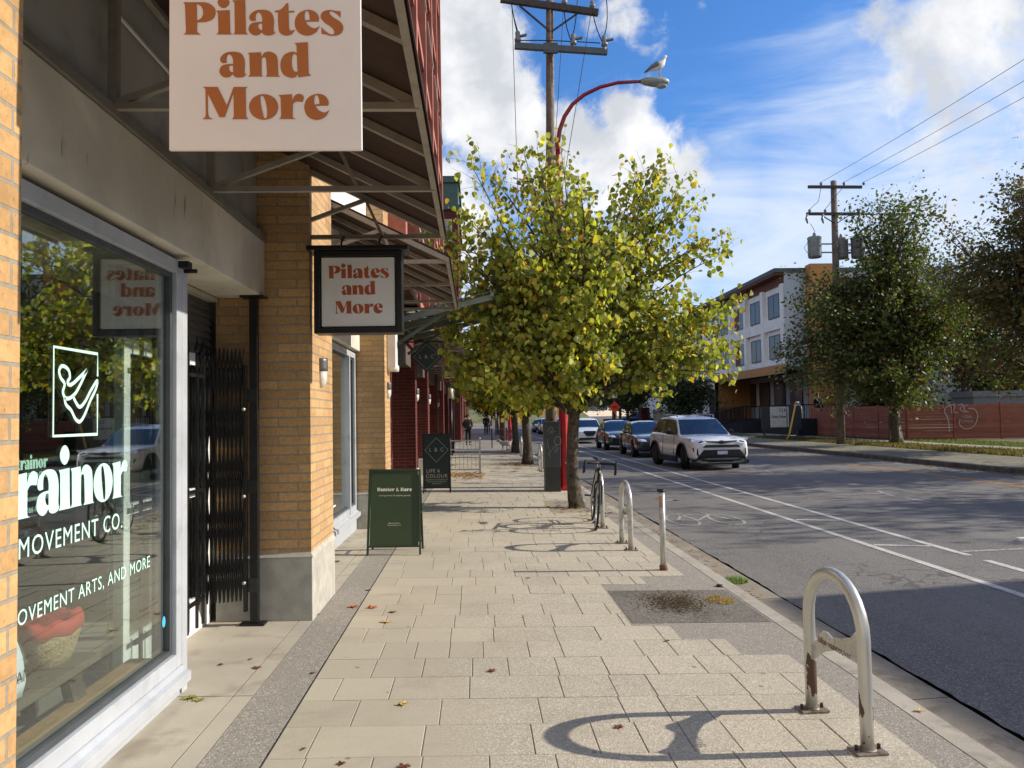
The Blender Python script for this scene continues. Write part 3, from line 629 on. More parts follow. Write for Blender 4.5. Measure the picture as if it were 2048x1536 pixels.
# valve cover on the kerb
o = MB().cyl((2.19, 7.0, gz(2.19)-.01), (2.19, 7.0, gz(2.19)+.012), .03).build('valve_cap', BLACK, loc=(2.19, 7, 0)); tag(o, 'small black valve cap set at the kerb edge', 'cap')

# ------------------------------------------------------------------ yellow brick shop building
shop = thing('shop_building', 'yellow brick shop building with concrete beam and large display windows at left', 'building', (-1.6, 5, 0))
def pier(y0, y1, x0=-1.97, x1=-1.262, zt=7.0, mat=BRICK_Y, par=shop, pl=.53, z0=None):
    m = MB(); m.box(x0, x1, y0, y1, pl, zt); m.build('brick_pillar', mat, par)
    b = MB(); p = .022
    b.box(x0-.0, x1+p-.012, y0-p+.012, y1+p-.012, -.1, pl-.03)
    b.add([(x0, y0-p, pl-.03), (x1+p, y0-p, pl-.03), (x1+p, y1+p, pl-.03), (x0, y1+p, pl-.03), (x0, y0+.002, pl+.012), (x1-.002, y0+.002, pl+.012), (x1-.002, y1-.002, pl+.012), (x0, y1-.002, pl+.012)],
          [(0, 3, 2, 1), (4, 5, 6, 7), (0, 1, 5, 4), (1, 2, 6, 5), (2, 3, 7, 6), (3, 0, 4, 7)])
    b.build('plinth', BASE, par, bevel=.006)
pier(-1.0, 2.19); pier(5.93, 6.83); pier(10.72, 11.36)
WX = -1.70   # glass plane
def window(y0, y1, zb, zt, par, x=WX, frame=ALUW, fw=.075, depth=.12, panes=1, glass=GLASS, name='display_window'):
    m = MB(); xf = x+.045
    m.box(x-depth+.05, xf, y0, y0+fw, zb, zt); m.box(x-depth+.05, xf, y1-fw, y1, zb, zt)
    m.box(x-depth+.05, xf, y0+fw, y1-fw, zb, zb+fw); m.box(x-depth+.05, xf, y0+fw, y1-fw, zt-fw, zt)
    for i in range(1, panes): c = y0+(y1-y0)*i/panes; m.box(x-depth+.05, xf, c-.03, c+.03, zb+fw, zt-fw)
    w_ = m.build(name, frame, par, bevel=.004)
    gk = MB(); a, b, c, d = y0+fw, y1-fw, zb+fw, zt-fw; s = .028
    gk.box(x-.02, x+.018, a, a+s, c, d); gk.box(x-.02, x+.018, b-s, b, c, d); gk.box(x-.02, x+.018, a+s, b-s, c, c+s); gk.box(x-.02, x+.018, a+s, b-s, d-s, d)
    gk.build('gasket', M('dark_gasket', '#4d5153', .5, metal=.3), w_)
    p = MB(); p.box(x-.006, x, y0+fw+.002, y1-fw-.002, zb+fw+.002, zt-fw-.002); p.build('pane', glass, w_)
    return w_
w1 = window(2.0, 4.42, .19, 2.44, shop)
w2 = window(6.86, 10.68, .30, 2.44, shop, panes=1)
m = MB(); m.box(WX-.01, WX+.055, 10.1, 10.17, .3, 2.36); m.build('mullion', ALUW, w2)
def sillset(y0, y1, par, x0=-1.9, xo=-1.60, zt=.19, endret=True):
    m = MB(); m.box(x0, xo-.06, y0, y1, -.05, zt-.10); m.build('window_plinth', M('plinth_paint', '#a9adb2', .6, var=.06, vs=3, dirt='#8f9297', dirtamt=.4), par)
    m = MB(); prof = [(x0, zt-.10), (xo-.02, zt-.10), (xo-.02, zt-.085), (xo, zt-.08), (xo, zt-.03), (xo-.03, zt-.02), (xo-.05, zt), (x0, zt+.004)]
    m.loft([[(x, yy, z) for x, z in prof] for yy in (y0, y1+.01)], smooth=False); m.build('window_sill', ALUW, par, bevel=.003)
sillset(2.0, 4.40, shop); sillset(6.86, 10.69, shop, zt=.30)
# upright frame post closing the window return
m = MB(); m.box(-1.79, -1.655, 4.423, 4.50, .0, 2.44); m.build('window_jamb', ALUW, shop, bevel=.003)
# beam and wall over it
m = MB(); m.box(-1.95, -1.60, -1, 5.925, 2.47, 2.90); m.build('concrete_beam', BEAMC, shop, bevel=.008)
m = MB(); m.box(-1.95, -1.585, -1, 5.922, 2.903, 2.952); m.build('beam_flashing', M('flashing', '#8a867b', .6, metal=.3), shop)
m = MB(); m.box(-1.95, -1.60, 6.835, 10.715, 2.47, 2.95); m.build('concrete_beam', BEAMC, shop, bevel=.008)
WALLP = M('grey_panel', '#b0aea6', .8, var=.08, vs=1.4, dirt='#66645c', dirtamt=.4)
m = MB(); m.box(-1.95, -1.66, -1, 5.922, 2.955, 6.9); m.build('wall_panel', WALLP, shop)
m = MB(); m.box(-1.95, -1.50, 6.835, 10.715, 2.955, 6.9); m.build('wall_panel', M('white_stucco', '#d8d8d4', .85, var=.05), shop)
# soffit above the doorway, slatted
m = MB(); m.box(-2.6, -1.952, -1, 5.92, 2.44, 2.469); m.build('doorway_ceiling', M('ceiling_paint', '#bdb7a4', .8), shop)
# entrance: door wall set back
DX = -2.02
m = MB(); SL = M('grey_slats', '#5c5b57', .7, var=.08)
for i in range(7): z = 2.04+i*.055; m.add([(DX, 4.5, z), (DX, 5.925, z), (DX+.022, 5.925, z+.006), (DX+.022, 4.5, z+.006), (DX, 4.5, z+.05), (DX, 5.925, z+.05)], [(0, 1, 2, 3), (3, 2, 5, 4), (0, 3, 4), (1, 5, 2)])
m.box(DX-.04, DX-.001, 4.5, 5.925, 2.03, 2.44); m.build('slatted_transom', SL, shop)
m = MB()
for a, b in ((4.5, 4.58), (5.16, 5.24), (5.84, 5.924)): m.box(DX-.05, DX+.01, a, b, .04, 2.028)
for z0, z1 in ((.04, .28), (1.94, 2.028), (1.0, 1.06)): m.box(DX-.04, DX+.004, 4.582, 5.158, z0, z1); m.box(DX-.04, DX+.004, 5.242, 5.838, z0, z1)
dr = m.build('entrance_door', PAINTW, shop, bevel=.003)
m = MB(); m.box(DX-.03, DX-.022, 4.59, 5.83, .29, 1.93); m.build('pane', GLASS, dr)
# shop interior seen through the window
m = MB()
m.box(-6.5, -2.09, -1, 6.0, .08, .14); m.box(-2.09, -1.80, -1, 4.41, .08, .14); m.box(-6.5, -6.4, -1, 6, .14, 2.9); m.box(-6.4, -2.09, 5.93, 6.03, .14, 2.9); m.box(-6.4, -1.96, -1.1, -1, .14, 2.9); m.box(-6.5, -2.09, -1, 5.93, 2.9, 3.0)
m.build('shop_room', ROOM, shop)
m = MB(); m.box(-2.06, -1.83, 4.41, 4.44, .14, 2.43); m.build('glass_return', GLASS, shop)
m = MB(); m.box(-1.93, -1.77, -1, 4.40, .14, .235); m.build('window_ledge', M('plywood_ledge', '#b08a5c', .6, var=.12, vs=9), shop)
m = MB(); m.box(-6.39, -3.0, 5.9, 5.925, .14, 2.2); m.build('mirror_wall', M('dark_board', '#26241f', .5), shop)
# interior glazed door frame standing behind the window
m = MB(); m.box(-2.62, -2.56, 3.86, 4.0, .14, 2.2); m.box(-2.62, -2.56, 2.2, 3.86, 1.08, 1.16); m.build('inner_frame', ALUW, shop)
for yy in (3.5, 3.8): m = MB(); m.tube([(-2.54, yy, .85), (-2.48, yy, .87), (-2.48, yy, 1.33), (-2.54, yy, 1.35)], .014, 8); m.build('pull_handle', M('polished_steel', '#c8c8c8', .2, metal=1.), shop)
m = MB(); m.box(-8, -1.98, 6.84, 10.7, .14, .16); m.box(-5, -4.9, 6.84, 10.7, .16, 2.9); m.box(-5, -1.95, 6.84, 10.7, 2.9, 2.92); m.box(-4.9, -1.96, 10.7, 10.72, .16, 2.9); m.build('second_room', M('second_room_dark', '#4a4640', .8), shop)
m = MB(); m.box(-2.3, -2.0, -1, 11.36, 6.9, 7.0); m.box(-9, -1.97, -1, 11.36, 3.0, 3.01); m.build('roof', BASE, shop)
# lettering on the first window (mint vinyl on the glass)
MINT = M('mint_vinyl', '#bfe6d6', .55, var=.02)
GY = 1.02
U1, V1 = Vector((0, 1, 0)), Vector((0, 0, 1)); gx = WX+.0015
m = MB(); y0 = 2.80; sc = .00068
serif(m, 'trainor', (gx, y0-.0, 1.182), U1, V1, sc, .92, -12, .001)
m.build('window_lettering', MINT, w1)
m = MB(); btext(m, 'MOVEMENT CO.', (gx, 3.79, 1.035), U1, V1, .078, .001, .97, 'RIGHT', space=1.12); m.build('window_lettering', MINT, w1); m = MB()
btext(m, 'CIRCUS, MOVEMENT ARTS, AND MORE', (gx, 4.10, .79), U1, V1, .06, .001, .98, 'RIGHT', space=1.12)
m.build('window_lettering', MINT, w1)
m = MB(); oy, oz = 3.175, 1.485; lw, lh = .36, .36     # logo frame, open at the right where the leg passes
stroke(m, [(lw, .72*lh), (lw, lh), (0, lh), (0, 0), (lw, 0), (lw, .50*lh)], .014, (gx, oy, oz), U1, V1)
def LP(s): return [(lw*(float(a.split(',')[0])-385)/305, lh*(655-float(a.split(',')[1].rstrip('~')))/600, 1) for a in s.split()]
stroke(m, LP('610,185 560,240 500,300 475,290 490,250 480,200 440,178 420,210 430,260 455,300 445,360 470,400 520,370 560,300 610,185'), .016, (gx, oy, oz), U1, V1)
stroke(m, LP('455,395 465,440 500,480 530,540 560,560 590,520 630,420 690,265 640,330 600,410 560,455 530,420 515,385'), .016, (gx, oy, oz), U1, V1)
m.build('window_logo', MINT, w1)
m = MB(); btext(m, 'MOVEMENT CO.', (-2.30, 4.29, 1.255), U1, V1, .032, .001, .95, 'RIGHT'); m.build('door_lettering', MINT, shop); m = MB(); serif(m, 'trainor', (-2.30, 3.97, 1.305), U1, V1, .00019, .88, -8, .001); m.build('door_lettering', MINT, shop); m = MB()
btext(m, '604-566-9001', (-2.30, 4.10, 1.08), U1, V1, .03, .001); m.build('door_lettering', MINT, shop); m = MB(); btext(m, 'trainormovement.com', (-2.30, 4.12, 1.14), U1, V1, .028, .001)
m.build('door_lettering', MINT, shop)
m = MB(); m.add([(gx, 4.28+a, .46+b) for a, b in circ(0, 0, .022, 16, .03)], [tuple(range(16))]); m.build('round_sticker', M('blue_sticker', '#4fb3d0', .5), w1, normals=False)
m = MB(); serif(m, 'Hunter & Hare', (gx, 7.75, .88), U1, V1, .00046, .75, 0, .001); m.box(gx, gx+.001, 9.0, 9.35, .50, .52); m.build('window_lettering', PAINTW, w2)
m = MB(); m.box(-1.66, -1.60, 4.36, 4.42, 2.40, 2.435); m.cyl((-1.63, 4.38, 2.38), (-1.56, 4.38, 2.38), .012, 8); m.build('door_closer', BLACK, shop)
# things inside the shop window
t_ = thing('bench', 'wooden bench standing inside the shop window', 'bench', (-2.0, 3.2, .14))
m = MB(); m.box(-2.16, -1.88, 2.3, 3.98, .36, .40); m.build('seat', M('bench_wood', '#4b4238', .6), t_, bevel=.006)
for yy in (2.5, 3.75):
    m = MB(); m.bar((-2.12, yy, .36), (-2.14, yy+.08, .14), .05, .09); m.bar((-1.92, yy, .36), (-1.91, yy+.08, .14), .05, .09); m.build('leg', MATS['bench_wood'], t_)
t_ = thing('wicker_basket', 'tan wicker basket with red lining on the bench inside the window', 'basket', (-2.03, 3.82, .402))
m = MB(); prof = [(.11, .403), (.145, .46), (.17, .52), (.185, .57)]; BX, BY = -2.03, 3.80
m.loft([[(BX+.6*r*math.cos(a), BY+r*math.sin(a), z+.002*math.sin(12*a+z*90)) for a in [2*math.pi*i/32 for i in range(32)]] for r, z in prof]); m.build('basket_body', M('wicker', '#a08a66', .8, var=.3, vs=60, bump=1., bs=90), t_)
m = MB(); m.loft([[(BX+.6*r*math.cos(a), BY+r*math.sin(a), z+.01*math.sin(7*a)) for a in [2*math.pi*i/32 for i in range(32)]] for r, z in [(.187, .55), (.195, .60), (.18, .62), (.12, .61)]]); m.build('lining', M('red_cloth', '#b5382c', .8, var=.15), t_)
t_ = thing('tote_bag', 'white canvas bag with handwritten letters lying beside the basket', 'bag', (-1.97, 3.2, .402))
m = MB(); m.loft([[(-1.98+.09*(1+.1*math.sin(3*a))*k*math.cos(a), 3.18+.27*k*math.sin(a)-.08*(z-.4), z+.012*math.sin(5*a)) for a in [2*math.pi*i/24 for i in range(24)]] for k, z in [(.95, .405), (1.05, .46), (1., .56), (.85, .66), (.5, .74), (.12, .77)]])
m.build('bag_body', M('white_canvas', '#d5dee4', .8, var=.06), t_); m = MB(); btext(m, 'ARTS, AN', (-1.875, 3.2, .48), (0, 1, 0), (0, 0, 1), .05, .001); m.build('lettering', BLACK, t_)
m = MB(); m.box(-2.95, -2.45, 3.55, 4.2, .141, .155); o = m.build('floor_mat', PAINTW, loc=(-2.7, 3.9, .141)); tag(o, 'white mat lying on the shop floor behind the bench', 'mat')
# wall lamps (half round, frosted lower part)
def wall_lamp(x, y, z, label, s=1.):
    o = thing('wall_lamp', label, 'wall lamp', (x, y, z), 'half round lamps on the brick pillars')
    def half(z0, z1, r0, r1, k=10): 
        m = MB(); a = [math.pi*i/k-math.pi/2 for i in range(k+1)]
        zs = [z0+(z1-z0)*j/5 for j in range(6)]
        m.loft([[(x+math.cos(b)*(r0+(r1-r0)*j/5)*.9, y+math.sin(b)*(r0+(r1-r0)*j/5), zz) for b in a] for j, zz in enumerate(zs)]); return m
    half(z, z+.12*s, .075*s, .075*s).build('cap', M('lamp_metal', '#6e6e6c', .4, metal=.5), o)
    m = MB(); a = [math.pi*i/10-math.pi/2 for i in range(11)]
    m.loft([[(x+math.cos(b)*r*.9, y+math.sin(b)*r, z-.001-h) for b in a] for h, r in ((0, .068*s), (.08*s, .066*s), (.12*s, .055*s), (.15*s, .03*s), (.16*s, .006*s))]); m.build('shade', M('frosted_glass', '#cfcdc0', .35), o)
    return o
wall_lamp(-1.262, 6.33, 1.93, 'half round lamp on the nearest yellow brick pillar', .85); wall_lamp(-1.262, 11.05, 1.95, 'half round lamp on the second yellow brick pillar', .85)

# ------------------------------------------------------------------ awnings
TUBE = M('awning_tube', '#a0978b', .5, metal=.2, var=.1, dirt='#5d5348', dirtamt=.4)
am = bpy.data.materials.new('awning_fabric'); t = NT(am)
c = t.mix(t.ramp(t.noise(3, 5, t.vecscale((1, 5, 1))), .3, .7), lin('#3f2d26'), lin('#4a352c'))
tr = t.new('ShaderNodeBsdfTranslucent'); t.put(tr.inputs[0], lin('#6a4530')); mx = t.new('ShaderNodeMixShader'); mx.inputs[0].default_value = .12
t.l.new(t.prin(c, .85), mx.inputs[1]); t.l.new(tr.outputs[0], mx.inputs[2]); t.out(mx.outputs[0])
AX0, AX1, AZ0, AZ1 = -1.60, -.24, 2.95, 3.66
def awning(y0, y1, trusses, label, step=.61, mat=am, x0=AX0, x1=AX1, z0=AZ0, z1=AZ1, r=.022):
    o = thing('awning', label, 'awning', (x0, (y0+y1)/2, z0), 'sloping brown shop awnings')
    f = MB(); sl = lambda x: z0+(z1-z0)*(x-x1)/(x0-x1)
    for ty in trusses:
        f.bar((x0, ty, z0), (x1, ty, z0), .032, .032); f.bar((x0, ty, z0), (x0, ty, z1), .04, .04)
        xm = x0+(x1-x0)*.56; f.bar((x0, ty, z0+.01), (xm, ty, sl(xm)-.02), .03, .03); f.bar((xm, ty, sl(xm)-.02), (xm+.13, ty, z0), .022, .022)
    n = max(1, round((y1-y0)/step))
    for i in range(n+1): yy = y0+.02+(y1-y0-.04)*i/n; f.bar((x0, yy, z1-.03), (x1, yy, z0+.008), .042, .042)
    f.bar((x1, y0, z0+.006), (x1, y1, z0+.006), .034, .034); f.bar((x0, y0, z1-.02), (x0, y1, z1-.02), .034, .034)
    f.build('frame', TUBE, o)
    m = MB(); m.loft([[(x0-.055, yy, z1+.03), (x1+.02, yy, z0+.028), (x1+.03, yy, z0-.035), (x1+.036, yy, z0-.035), (x1+.028, yy, z0+.036), (x0-.055, yy, z1+.038)] for yy in [y0-.01+(y1-y0+.02)*i/8 for i in range(9)]], smooth=False); m.build('fabric', mat, o)
    return o
awning(2.2, 6.02, [2.23, 3.47, 4.73, 5.99], 'brown sloping awning with steel trusses over the nearest shop')
awning(6.9, 10.0, [6.95, 8.15, 9.35, 9.98], 'brown awning over the second shop beyond the hanging box sign')
m = MB(); m.bar((-1.62, 3.5, 3.41), (-1.62, 4.66, 3.41), .012, .012); o = m.build('sun_sliver', M('sun_sliver_paint', '#f2efe4', .4), loc=(-1.62, 3.8, 3.33)); tag(o, 'thin bright bar standing in for a sliver of sunlight on the wall under the nearest awning', 'painted sunlight')  # pale bar painted in place of a sunlight sliver on the wall

# ------------------------------------------------------------------ signs
ORANGE = M('orange_letters', '#a8642c', .6, var=.05); WS = M('sign_white', '#e2e1de', .55, var=.05, vs=2)
s1 = thing('hanging_sign', 'large square white Pilates and More sign board under the awning', 'sign', (-.6, 2.2, 2.32))
SGX, SGZ, k = -.862, 2.305, .000443*2.2/3.38
m = MB(); m.box(SGX, SGX+.545, 2.202, 2.214, SGZ, SGZ+.56); m.build('board', WS, s1, bevel=.002)
for x in (SGX+.1, SGX+.44): m = MB(); m.tube([(x, 2.208, SGZ+.54), (x, 2.215, SGZ+.60), (x, 2.235, SGZ+.655), (x+.01, 2.25, SGZ+.62)], .006, 6); m.build('hook', DARKF, s1)
m = MB()
def absglyph(ch, dx=0, dy=0):
    for part in G[ch][3].split('+'):
        loops = [[(x+dx, y+dy) for x, y in smooth_path(P_(l))] for l in part.split('|')]
        m.prism(loops[0], lambda a, b, t: Vector((SGX+a*k, 2.2015-t, SGZ+(1503-b)*k)), 0, .001, 0, loops[1:])
for ch in 'Pilates': absglyph(ch)
absglyph('a', -287, 429); absglyph('n'); absglyph('d')
for ch in 'Mor': absglyph(ch)
absglyph('e', 90, 857)
m.build('lettering', ORANGE, s1)
s2 = thing('box_sign', 'small Pilates and More box sign in a black frame hanging from the truss', 'sign', (-.88, 5.9, 2.18))
x0, x1, z0, z1, yf, yb = -1.215, -.551, 2.185, 2.835, 5.85, 6.02
m = MB(); fw = .045
m.box(x0, x0+fw, yf, yb, z0, z1-.02); m.box(x1-fw, x1, yf, yb, z0, z1-.02); m.box(x0+fw, x1-fw, yf, yb, z0, z0+fw); m.box(x0+fw, x1-fw, yf, yb, z1-fw-.02, z1-.02); m.box(x0-.05, x1+.05, yf-.03, yb+.03, z1-.02, z1+.015)
m.build('frame', M('black_sign_frame', '#141211', .4, var=.1), s2, bevel=.004)
m = MB(); m.box(x0+fw+.012, x1-fw-.012, yf+.014, yb-.014, z0+fw+.008, z1-fw-.028); m.build('panel', M('sign_panel', '#e6e2da', .5, var=.03), s2)
m = MB(); c = (x0+x1)/2+.005; sc = .000292; yy = yf+.0135
serif(m, 'Pilates', (c, yy, 2.605), (1, 0, 0), (0, 0, 1), sc, 1.0, 0, .001, align='c'); serif(m, 'and', (c, yy, 2.478), (1, 0, 0), (0, 0, 1), sc, 1.0, 0, .001, align='c'); serif(m, 'More', (c, yy, 2.335), (1, 0, 0), (0, 0, 1), sc, 1.0, 0, .001, align='c')
m.build('lettering', M('rust_letters', '#b0522a', .6), s2)
m = MB()
for x in (-1.02, -.73): m.tube([(x, 5.93, 2.85), (x, 5.94, 2.9), (x+.015, 5.97, 2.95), (x, 6.0, 2.97), (x-.012, 5.99, 2.93)], .008, 6)
m.build('hook', DARKF, s2)
# green A-frame (Hunter & Hare)
DG = M('dark_green_panel', '#33421f', .5, var=.06, vs=2); DGF = M('green_frame', '#2c3f24', .5)
a1 = thing('sandwich_board', 'dark green Hunter & Hare sandwich board standing by the window', 'sandwich board', (-.94, 8.8, .02))
H_ = .93
def P3(u, h, side): # leaning panels: front leans back to the ridge
    y = 8.645+h/H_*.2 if side == 0 else 9.07-h/H_*.2
    return Vector((-1.225+u*.575+(1-2*u)*.012*h, y+u*.03, .03-.012*u+h))
for side in (0, 1):
    m = MB()
    m.bar(P3(0, 0, side), P3(0, H_, side), .024, .022); m.bar(P3(1, 0, side), P3(1, H_, side), .024, .022); m.bar(P3(0, H_-.01, side), P3(1, H_-.01, side), .022, .024); m.bar(P3(0, .09, side), P3(1, .09, side), .018, .02)
    fr = m.build('frame', DGF, a1)
    m = MB(); off = Vector((0, .008 if side == 0 else -.008, 0)); q = [P3(.03, .095, side), P3(.97, .095, side), P3(.97, H_-.02, side), P3(.03, H_-.02, side)]
    m.add([p for p in q]+[p+off for p in q], [(0, 1, 2, 3), (7, 6, 5, 4), (0, 4, 5, 1), (1, 5, 6, 2), (2, 6, 7, 3), (3, 7, 4, 0)]); m.build('panel', DG, a1)
u = (P3(1, .5, 0)-P3(0, .5, 0)).normalized(); v = (P3(.5, .9, 0)-P3(.5, .1, 0)).normalized(); n_ = u.cross(v)
def fp(uu, h): return P3(uu, h, 0)+n_*.001
m = MB(); serif(m, 'Hunter & Hare', fp(.5, .69), u, v, .000118, .95, 14, .001, align='c'); btext(m, 'consignment & quality goods', fp(.5, .635), u, v, .017, .001, 1.05, space=1.2)
btext(m, '@hunterandhare', fp(.5, .335), u, v, .013, .001, .95, space=1.1); btext(m, 'hunterandhare.com', fp(.5, .313), u, v, .013, .001, .95, space=1.1); m.build('lettering', M('cream_letters', '#e8e4cf', .6), a1)
m = MB(); m.bar(P3(1, .45, 0)+Vector((.012, 0, 0)), P3(1, .45, 1)+Vector((.012, 0, 0)), .006, .02); m.build('hinge_strap', BLACK, a1)
# L&C sign stand
a2 = thing('sandwich_board', 'tall dark teal sandwich board with a diamond outline and LIFE & COLOUR', 'sandwich board', (-.82, 15.65, .02))
xa, xb, ya = -1.082, -.555, 15.6; TE = M('teal_panel', '#1d2c2c', .45, var=.1); CR = M('cream_line', '#b9b8a0', .6)
m = MB()
for x in (xa, xb): m.bar((x, ya, .02), (x, ya+.05, 1.22), .02, .02); m.bar((x, ya+.45, .02), (x, ya+.07, 1.22), .02, .02)
m.bar((xa, ya+.05, 1.21), (xb, ya+.05, 1.21), .02, .02); m.bar((xa, ya+.006, .13), (xb, ya+.006, .13), .02, .02); m.build('frame', BLACK, a2)
m = MB(); q = [(xa+.01, ya+.006, .13), (xb-.01, ya+.006, .13), (xb-.01, ya+.05, 1.205), (xa+.01, ya+.05, 1.205)]; m.add(q+[(a, b+.008, c) for a, b, c in q], [(0, 1, 2, 3), (7, 6, 5, 4), (0, 4, 5, 1), (1, 5, 6, 2), (2, 6, 7, 3), (3, 7, 4, 0)]); m.build('panel', TE, a2)
vv = Vector((0, .044, 1.08)).normalized(); cx = (xa+xb)/2
def q2(z): return (cx, ya+.006+(z-.13)*.0407-.001, z)
m = MB(); stroke(m, [(0, .245), (-.235, 0), (0, -.245), (.235, 0)], .008, q2(.89), (1, 0, 0), vv, True, .001); btext(m, 'L & C', q2(.86), (1, 0, 0), vv, .08, .001, .9, space=1.3)
btext(m, 'LIFE &', (xa+.195, q2(.44)[1], .44), (1, 0, 0), vv, .07, .001, 1., space=1.1); btext(m, 'COLOUR', q2(.335), (1, 0, 0), vv, .072, .001, 1., space=1.1)
for z, s_ in ((.285, '@LIFEANDCOLOURSALON'), (.245, 'LIFEANDCOLOUR.COM'), (.205, '604 569 2513')): btext(m, s_, q2(z), (1, 0, 0), vv, .022, .001, 1.2)
m.build('lettering', CR, a2)
# diamond blade sign
d1 = thing('diamond_sign', 'dark diamond shaped L & C blade sign hanging over the pavement', 'sign', (-.85, 13.4, 2.6))
m = MB(); c0 = Vector((-.85, 13.4, 2.60)); r = .28
for s_ in (0,): m.add([c0+Vector((dx*r, dy, dz*r)) for dy in (0, .03) for dx, dz in ((0, -1), (1, 0), (0, 1), (-1, 0))], [(0, 1, 2, 3), (7, 6, 5, 4), (0, 4, 5, 1), (1, 5, 6, 2), (2, 6, 7, 3), (3, 7, 4, 0)])
m.build('board', TE, d1)
m = MB(); stroke(m, [(0, r*.8), (-r*.8, 0), (0, -r*.8), (r*.8, 0)], .006, c0, (1, 0, 0), (0, 0, 1), True, .002); btext(m, 'L & C', c0+Vector((0, -.0, -.03)), (1, 0, 0), (0, 0, 1), .07, .002, .9, space=1.3); m.build('lettering', CR, d1)
m = MB(); m.bar((-1.27, 13.41, 2.86), (-.55, 13.41, 2.86), .025); m.bar((-.85, 13.41, 2.86), (-.85, 13.41, 2.83), .015); m.build('bracket', BLACK, d1)
# white vertical sign with scalloped foot on the second yellow pillar
o = thing('vertical_sign', 'white vertical letter sign with rounded foot on the second yellow pillar', 'sign', (-1.2, 11.2, 2.2))
m = MB()
for i in range(3): y_ = 11.0+i*.11; m.box(-1.25, -1.14, y_, y_+.09, 2.26, 2.80); m.cyl((-1.25, y_+.045, 2.26), (-1.12, y_+.045, 2.26), .045, 12)
m.build('letters', PAINTW, o)
# ------------------------------------------------------------------ red brick row
SALM = M('salmon_concrete', '#a86a58', .8, var=.08, vs=2, dirt='#7d4136', dirtamt=.3); LTRIM = M('light_stone', '#c9c2b6', .85, var=.1, vs=4); WFR = M('green_grey_frame', '#5f6f6c', .5)
red = thing('brick_building', 'tall red brick apartment building with salmon frames and shops below', 'building', (-1.6, 18, 0))
cols = [16.25, 20.5, 25.4, 30.2, 35, 39.8]
BLIND = M('shop_dark', '#141312', .6)
for i, y in enumerate(cols):
    m = MB(); m.box(-1.9, -1.285, y, y+.72, .47, 3.0); m.build('brick_pillar', BRICK_R, red)
    m = MB(); m.box(-1.905, -1.25, y-.03, y+.75, -.1, .468); m.build('plinth', LTRIM, red, bevel=.01)
m = MB(); m.box(-1.98, -1.9, 11.36, 46, .0, .55); m.build('base_wall', BASE, red)
m = MB(); m.box(-2.02, -1.99, 11.36, 46, .55, 2.6); m.build('shop_glazing', GLASSD, red)
m = MB(); m.box(-2.1, -1.36, 11.37, 46, 2.6, 3.0); m.build('fascia', M('shop_fascia', '#54483f', .8), red)
m = MB(); m.box(-1.95, -1.3, 11.37, 12.0, 0, 3.0); m.build('brick_pillar', BRICK_R, red)
# upper storeys: near return wall, recessed wall, frames standing proud
TZ = 17.5
m = MB(); m.box(-9, -1.30, 11.37, 30, 3.0, TZ); m.build('brick_wall', BRICK_R, red)
m = MB(); m.box(-9.2, -.95, 11.3, 25.1, TZ, TZ+.45); m.build('cornice', M('green_copper', '#4a6258', .7), red)
bay = 2.75; y = 11.45
fr = MB(); lg = MB()
for i in range(6):
    yy = y+i*bay; fr.box(-1.298, -1.0, yy-.14, yy+.14, 3.6, TZ-.01)
for z in (3.6, 6.4, 9.2, 12.0, 14.8): fr.box(-1.298, -1.04, y+.142, 25.05, z, z+.22)
fr.build('concrete_frame', SALM, red)
for lv, z in enumerate((3.9, 6.7, 9.5, 12.3, 15.1)):
    for i in range(5):
        yy = y+i*bay+.55; wv = MB(); wv.box(-1.31, -1.27, yy, yy+1.6, z+.1, z+1.9); wv.box(-1.268, -1.255, yy+.78, yy+.82, z+.1, z+1.9)
        for a, b, c, d in ((yy, yy+.06, z+.1, z+1.9), (yy+1.54, yy+1.6, z+.1, z+1.9)): wv.box(-1.268, -1.25, a, b, c, d)
        w_ = wv.build('window', WFR, red)
        p = MB(); p.box(-1.269, -1.262, yy+.06, yy+.78, z+.16, z+1.84); p.box(-1.269, -1.262, yy+.82, yy+1.54, z+.16, z+1.84); p.build('pane', glass_mat('sky_glass', (0, 0, 0), 2.2, body='#2a3540') if 'sky_glass' not in MATS else MATS['sky_glass'], w_)
m = MB(); m.box(-1.9, -1.5, 11.30, 11.368, 3.9, 5.2); m.box(-1.46, -1.40, 11.33, 11.368, 3.9, 5.2); m.build('side_window', MATS['sky_glass'], red)
for z in (4.9, 7.7, 10.5):
    for i in range(5): r = MB(); r.bar((-.97, y+i*bay+.2, z), (-.97, y+(i+1)*bay-.2, z), .03); r.build('railing', LTRIM, red)
awning(16.3, 19.9, [16.35, 17.2, 18.1, 19.0, 19.85], 'brown awning beyond the diamond blade sign on the red brick row')
awning(20.9, 24.6, [20.95, 22.2, 23.4, 24.55], 'second brown awning on the red brick row'); awning(25.9, 29.6, [25.95, 27.8, 29.55], 'third brown awning on the red brick row')
wall_lamp(-1.285, 16.6, 2.05, 'half round lamp on the first red brick pillar'); wall_lamp(-1.285, 20.85, 2.05, 'half round lamp on the second red brick pillar'); wall_lamp(-1.285, 25.75, 2.05, 'half round lamp on the third red brick pillar')
